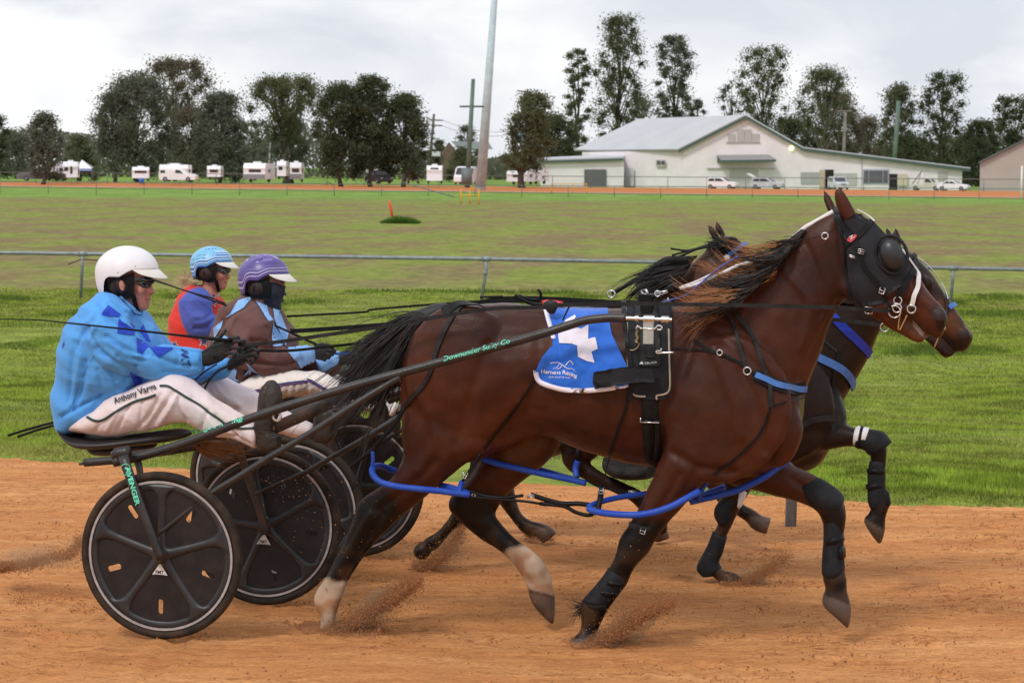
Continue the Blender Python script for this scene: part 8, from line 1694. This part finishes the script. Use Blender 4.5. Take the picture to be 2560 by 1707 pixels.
q = MB(); q.box(pt(1.0, .8, 0), (.9, .08, .25)); q.build('grille', K['grey_trim'], r_, False)
c, L_ = vg('B4', 1820, 1990, 398, 386); r_, pt, s_, d = veh('parked_ute', 'cream tray-back ute with a crane arm, behind the white sedan', 'ute', c, (1, -.35, 0), 4.6, 1.8, [(.0, .5), (.0, .85), (.42, .85), (.43, 1.7), (.5, 1.78), (.62, 1.74), (.74, 1.15), (.92, 1.05), (1, .9), (1, .4), (.97, .25), (.03, .25)], [[(.48, 1.15), (.48, 1.62), (.60, 1.6), (.69, 1.15)]], M('car_paint_cream', (.55, .53, .47), .35, .06, 1), grp='cars parked by the hall'); windscreen(r_, pt, .735, 1.18, .63, 1.68, 1.8)
q = MB(); q.tube([pt(.05, .9, 0), pt(.3, 2.5, 0), pt(.33, 2.7, 0)], .07, 6); q.tube([pt(.2, .9, .3), pt(.31, 2.4, 0)], .05, 6); q.build('crane_arm', M('crane_brown', (.2, .12, .08), .7), r_); q = MB(); q.tube([pt(.38, 1.7, 0) + s_ * .9 * math.cos(a) + Z * .75 * math.sin(a) for a in np.linspace(0, math.pi, 9)], .05, 6); q.build('hoop', K['car_white'], r_)
c, L_ = vg('B4', 1960, 2098, 400, 382); r_, pt, s_, d = veh('parked_car', 'low white sedan at the right end of the hall', 'car', c, (1, -.5, 0), 4.5, 1.8, SED, SEDG, K['car_white'], grp='cars parked by the hall'); windscreen(r_, pt, .69, 1.02, .55, 1.38, 1.8); lamp(r_, pt, .985, .68, 1.8, K['lampw'])
UTE = [(0, .5), (0, .95), (.03, 1.0), (.34, 1.0), (.38, 1.65), (.45, 1.72), (.58, 1.68), (.72, 1.12), (.92, 1.02), (1, .85), (1, .4), (.97, .25), (.03, .25)]
c, L_ = vg('B5', 1090, 1355, 258, 372); r_, pt, s_, d = veh('parked_ute', 'white ute with canopy in front of the big twin-hatch caravan', 'ute', c, (1, -.15, 0), 5.2, 1.85, [(0, .5), (0, 1.0), (.02, 1.68), (.36, 1.7), (.45, 1.74), (.58, 1.68), (.72, 1.12), (.92, 1.02), (1, .85), (1, .4), (.97, .25), (.03, .25)], [[(.05, 1.15), (.05, 1.55), (.18, 1.55), (.18, 1.15)], [(.45, 1.15), (.46, 1.6), (.57, 1.58), (.67, 1.12)]], K['car_white'])
c, L_ = vg('B5', 110, 455, 253, 372); r_, pt, s_, d = veh('parked_ute', 'long dark grey ute under the pointed tree at far left', 'ute', c, (-1, -.1, 0), 6.6, 1.85, UTE, [[(.40, 1.1), (.42, 1.55), (.57, 1.55), (.68, 1.1)]], M('car_paint_grey', (.13, .13, .14), .4, .1, 1)); lamp(r_, pt, .01, .8, 1.8, K['lamp_red'])
c, L_ = vg('B6', 590, 760, 272, 366); r_, pt, s_, d = veh('parked_ute', 'black ute parked under the dark dense trees', 'ute', c, (.5, -1, 0), 5.2, 1.9, UTE, [[(.40, 1.1), (.42, 1.55), (.57, 1.55), (.68, 1.1)]], M('car_paint_black', (.02, .02, .025), .3, .1, 1)); windscreen(r_, pt, .715, 1.14, .6, 1.62, 1.9); lamp(r_, pt, .99, .75, 1.9, K['lampw'])
c, L_ = vg('B6', 1200, 1335, 276, 368); r_, pt, s_, d = veh('parked_van', 'white van with dark windscreen facing the track beside the green pole', 'van', c, (-.2, -1, 0), 4.8, 2.2, [(0, .4), (0, 2.2), (.05, 2.4), (.6, 2.4), (.74, 2.25), (.9, 1.3), (1, 1.0), (1, .4), (.97, .25), (.03, .25)], [[(.55, 1.4), (.55, 2.1), (.70, 2.1), (.83, 1.4)]], K['car_white']); windscreen(r_, pt, .91, 1.34, .765, 2.2, 2.2)
def caravan(lab, sp, x0, x1, yt, yb, dep, L_, face=(0, -1), hatch=1, win=((.25, .75, .45, .7),), skirt=False, awn=False):
    a = fp(sp, x0, yb, dep); b = fp(sp, x1, yb, dep); W_ = (b - a).length; Hh = fp(sp, x0, yt, dep).z - a.z; c = (a + b) / 2
    root = empty('caravan', c, label=lab, cat='caravan', group='caravans under the trees'); f_ = Vector((face[0], face[1], 0)).normalized(); s_ = Vector((-f_.y, f_.x, 0))
    def pt(w_, l_, h): return c + s_ * (w_ * W_) + f_ * (-l_ * L_) + Z * (h * Hh)
    q = MB(); pr = [(0, .16), (.02, .55), (-.0, .75), (.06, .95), (.12, 1), (.9, 1), (.98, .93), (1, .16)]; secs = [[pt(w_, l_, h) for l_, h in pr] for w_ in (-.5, .5)]; q.prism(secs[0], secs[1][0] - secs[0][0]); q.build('body', K['car_white'], root, False)
    for u0, u1, h0, h1 in win:
        q = MB(); q.prism([pt(u0 - .5, .035, h0), pt(u1 - .5, .035, h0), pt(u1 - .5, .02, h1), pt(u0 - .5, .02, h1)], f_ * .12); q.build('window', K['car_glass'], root, False)
        q = MB(); q.prism([pt(.5, .3, h0), pt(.5, .5, h0), pt(.5, .5, h1), pt(.5, .3, h1)], s_ * .05); q.build('window', K['car_glass'], root, False)
    for k in range(hatch):
        q = MB(); q.box(pt(-.0 + .0 * k, .3 + .3 * k, 1.04), (W_ * .35, .8, Hh * .09)); q.build('roof_hatch', K['car_white'], root, False)
    if skirt: q = MB(); q.prism([pt(-.5, .0, .16), pt(.5, .0, .16), pt(.5, .0, .42), pt(-.5, .0, .42)], f_ * .08); q.build('stone_guard', K['grey_trim'], root, False)
    for sg in (-1, 1):
        ce = pt(.42 * sg, .55, .13); q = MB(); q.tube([ce - s_ * .12, ce + s_ * .12], .34, 14); q.build('wheel', K['car_tyre'], root, True, 40)
    return root
caravan('angled white caravan nose behind the dark grey ute at far left', 'B5', 220, 375, 135, 250, 382, 5, (-.6, -1), 1, ((.2, .8, .55, .75),))
caravan('white caravan end beside the blue and white gazebo', 'B5', 430, 530, 122, 250, 380, 5, (.1, -1), 1, ((.1, .35, .5, .7), (.5, .65, .3, .75)))
caravan('small low caravan under the clump, blue bin at its foot', 'B5', 903, 1018, 158, 250, 380, 4, (.1, -1), 1, ((.15, .85, .55, .72),))
caravan('broad white caravan behind the white canopy ute', 'B5', 1088, 1284, 142, 255, 382, 5, (0, -1), 1, ((.2, .8, .55, .72),))
caravan('small pale caravan half hidden between dense bushes', 'B5', 1415, 1508, 150, 240, 400, 4, (0, -1), 1, ((.2, .8, .5, .72),))
caravan('white caravan with dark lower stone guard beside the thin grey post', 'B5', 1660, 1815, 132, 262, 374, 5, (-.2, -1), 1, ((.25, .8, .52, .68),), True)
caravan('caravan left of the forked trunk', 'B5', 1892, 1955, 118, 240, 384, 5, (0, -1), 1, ((.2, .6, .5, .7),))
caravan('grey-fronted caravan right of the forked trunk', 'B5', 1980, 2060, 128, 262, 376, 5, (0, -1), 1, ((.2, .8, .5, .7),), True)
caravan('box trailer end beside the pop-top caravan', 'B6', 868, 950, 192, 265, 372, 3, (0, -1), 0, ((.2, .3, .4, .5),))
caravan('tall pop-top caravan with spare wheel, left of the brick house', 'B6', 1002, 1108, 148, 272, 366, 5, (0, -1), 1, ((.25, .75, .78, .88),))
caravan('white caravan behind the leaning tree trunk', 'B6', 1545, 1690, 185, 272, 376, 5, (-.3, -1), 1, ((.3, .75, .5, .7),))
caravan('caravan nose tucked against the annex wall', 'B6', 1705, 1775, 165, 272, 380, 5, (-.3, -1), 1, ((.3, .75, .3, .5),))
caravan('caravan roof showing behind the black ute', 'B6', 588, 690, 138, 215, 385, 5, (0, -1), 1, ((.3, .9, .1, .45),))
gz_ = empty('gazebo', fp('B5', 570, 250, 392), label='blue and white pop-up gazebo roof behind the caravan end', cat='gazebo')
q = MB(); a = [fp('B5', x, y, d_) for x, y, d_ in ((525, 168, 390), (628, 168, 390), (640, 160, 396), (535, 160, 396))]; ap_ = fp('B5', 560, 108, 393); q.add(a + [ap_], [(0, 1, 4), (1, 2, 4), (2, 3, 4), (3, 0, 4)]); q.build('canopy', K['car_white'], gz_, False)
q = MB(); q.prism([a[0], a[1], a[1] - Z * .35, a[0] - Z * .35], Vector((0, -.03, 0))); q.build('valance', M('gazebo_blue', (.25, .32, .6), .7), gz_, False)
for p in a: q = MB(); q.tube([p, Vector((p.x, p.y, -.8))], .04, 5); q.build('leg', K['grey_trim'], gz_)
bb_ = fp('B5', 968, 252, 373); q = MB(); q.tube([bb_ - Z * .4, bb_ + Z * .35], [.35, .42], 12); tag(q.build('bin', M('bin_blue', (.03, .12, .5), .5)), 'small blue tub on the grass in front of the small low caravan', 'tub')
# ================================================================ far fences
def fence(name, lab, topL, topR, baseL, baseR, step, r_, mat, ext=3, n_rails=1):
    b0, b1 = G(*baseL), G(*baseR); root = empty(name, b0, label=lab, cat='fence'); t0 = up_to(b0, *topL); t1 = up_to(b1, *topR); d = b1 - b0; L_ = d.length; k = int(L_ / step); e = int(ext)
    q = MB(); A = t0 - (t1 - t0) * .3; B = t1 + (t1 - t0) * .3; q.tube([A, t0, t1, B], r_ * 1.1, 6); q.build('rail', mat, root)
    for i in range(-e, k + e + 1):
        f = i / k; b = b0 + d * f; t = t0 + (t1 - t0) * f; q = MB(); q.tube([Vector((b.x, b.y, b.z - .1)), t], r_, 6); q.build('post', mat, root)
K['fence_grey'] = M('fence_grey', (.13, .14, .14), .7, .2, 1)
fence('far_fence', 'thin grey wire fence on the near side of the far track', ('S', 0, 454.5), ('S', 2560, 473), ('S', 0, 484), ('S', 2560, 500), 4.4, .034, K['fence_grey'])
fence('far_fence', 'taller grey fence behind the far track, in front of the caravans and hall', ('S', 0, 431), ('S', 2560, 449), ('S', 0, 458), ('S', 2560, 480), 5.4, .045, K['fence_grey'])
q = MB(); q.tube([fp('B6', 830, 262, 262), fp('B6', 1190, 362, 205)], .05, 6); tag(q.build('guy_pipe', K['fence_grey']), 'single grey pipe sloping down from the thin far fence to the grass', 'pipe')
K['yellow'] = M('yellow_pipe', srgb(222, 160, 40), .5, .1)
def stile(lab, sp, xs, yt, yb, rails):
    p0 = G(sp, xs[0], yb); root = empty('yellow_barrier', p0, label=lab, cat='barrier', group='yellow pipe barriers'); dep = p0.y - CAMY
    for x in xs: q = MB(); q.tube([fp(sp, x, yb, dep) - Z * .1, fp(sp, x, yt, dep)], .055, 6); q.build('post', K['yellow'], root)
    for y, x0, x1 in rails: q = MB(); q.tube([fp(sp, x0, y, dep), fp(sp, x1, y, dep)], .04, 6); q.build('rail', K['yellow'], root)
stile('yellow three-post barrier in the grass below the light mast', 'B6', (1238, 1298, 1360), 310, 412, ((352, 1225, 1360), (308, 1298, 1345)))
stile('yellow three-post barrier in front of the annex roller door', 'B4', (182, 280, 342), 365, 410, ((367, 182, 342),))
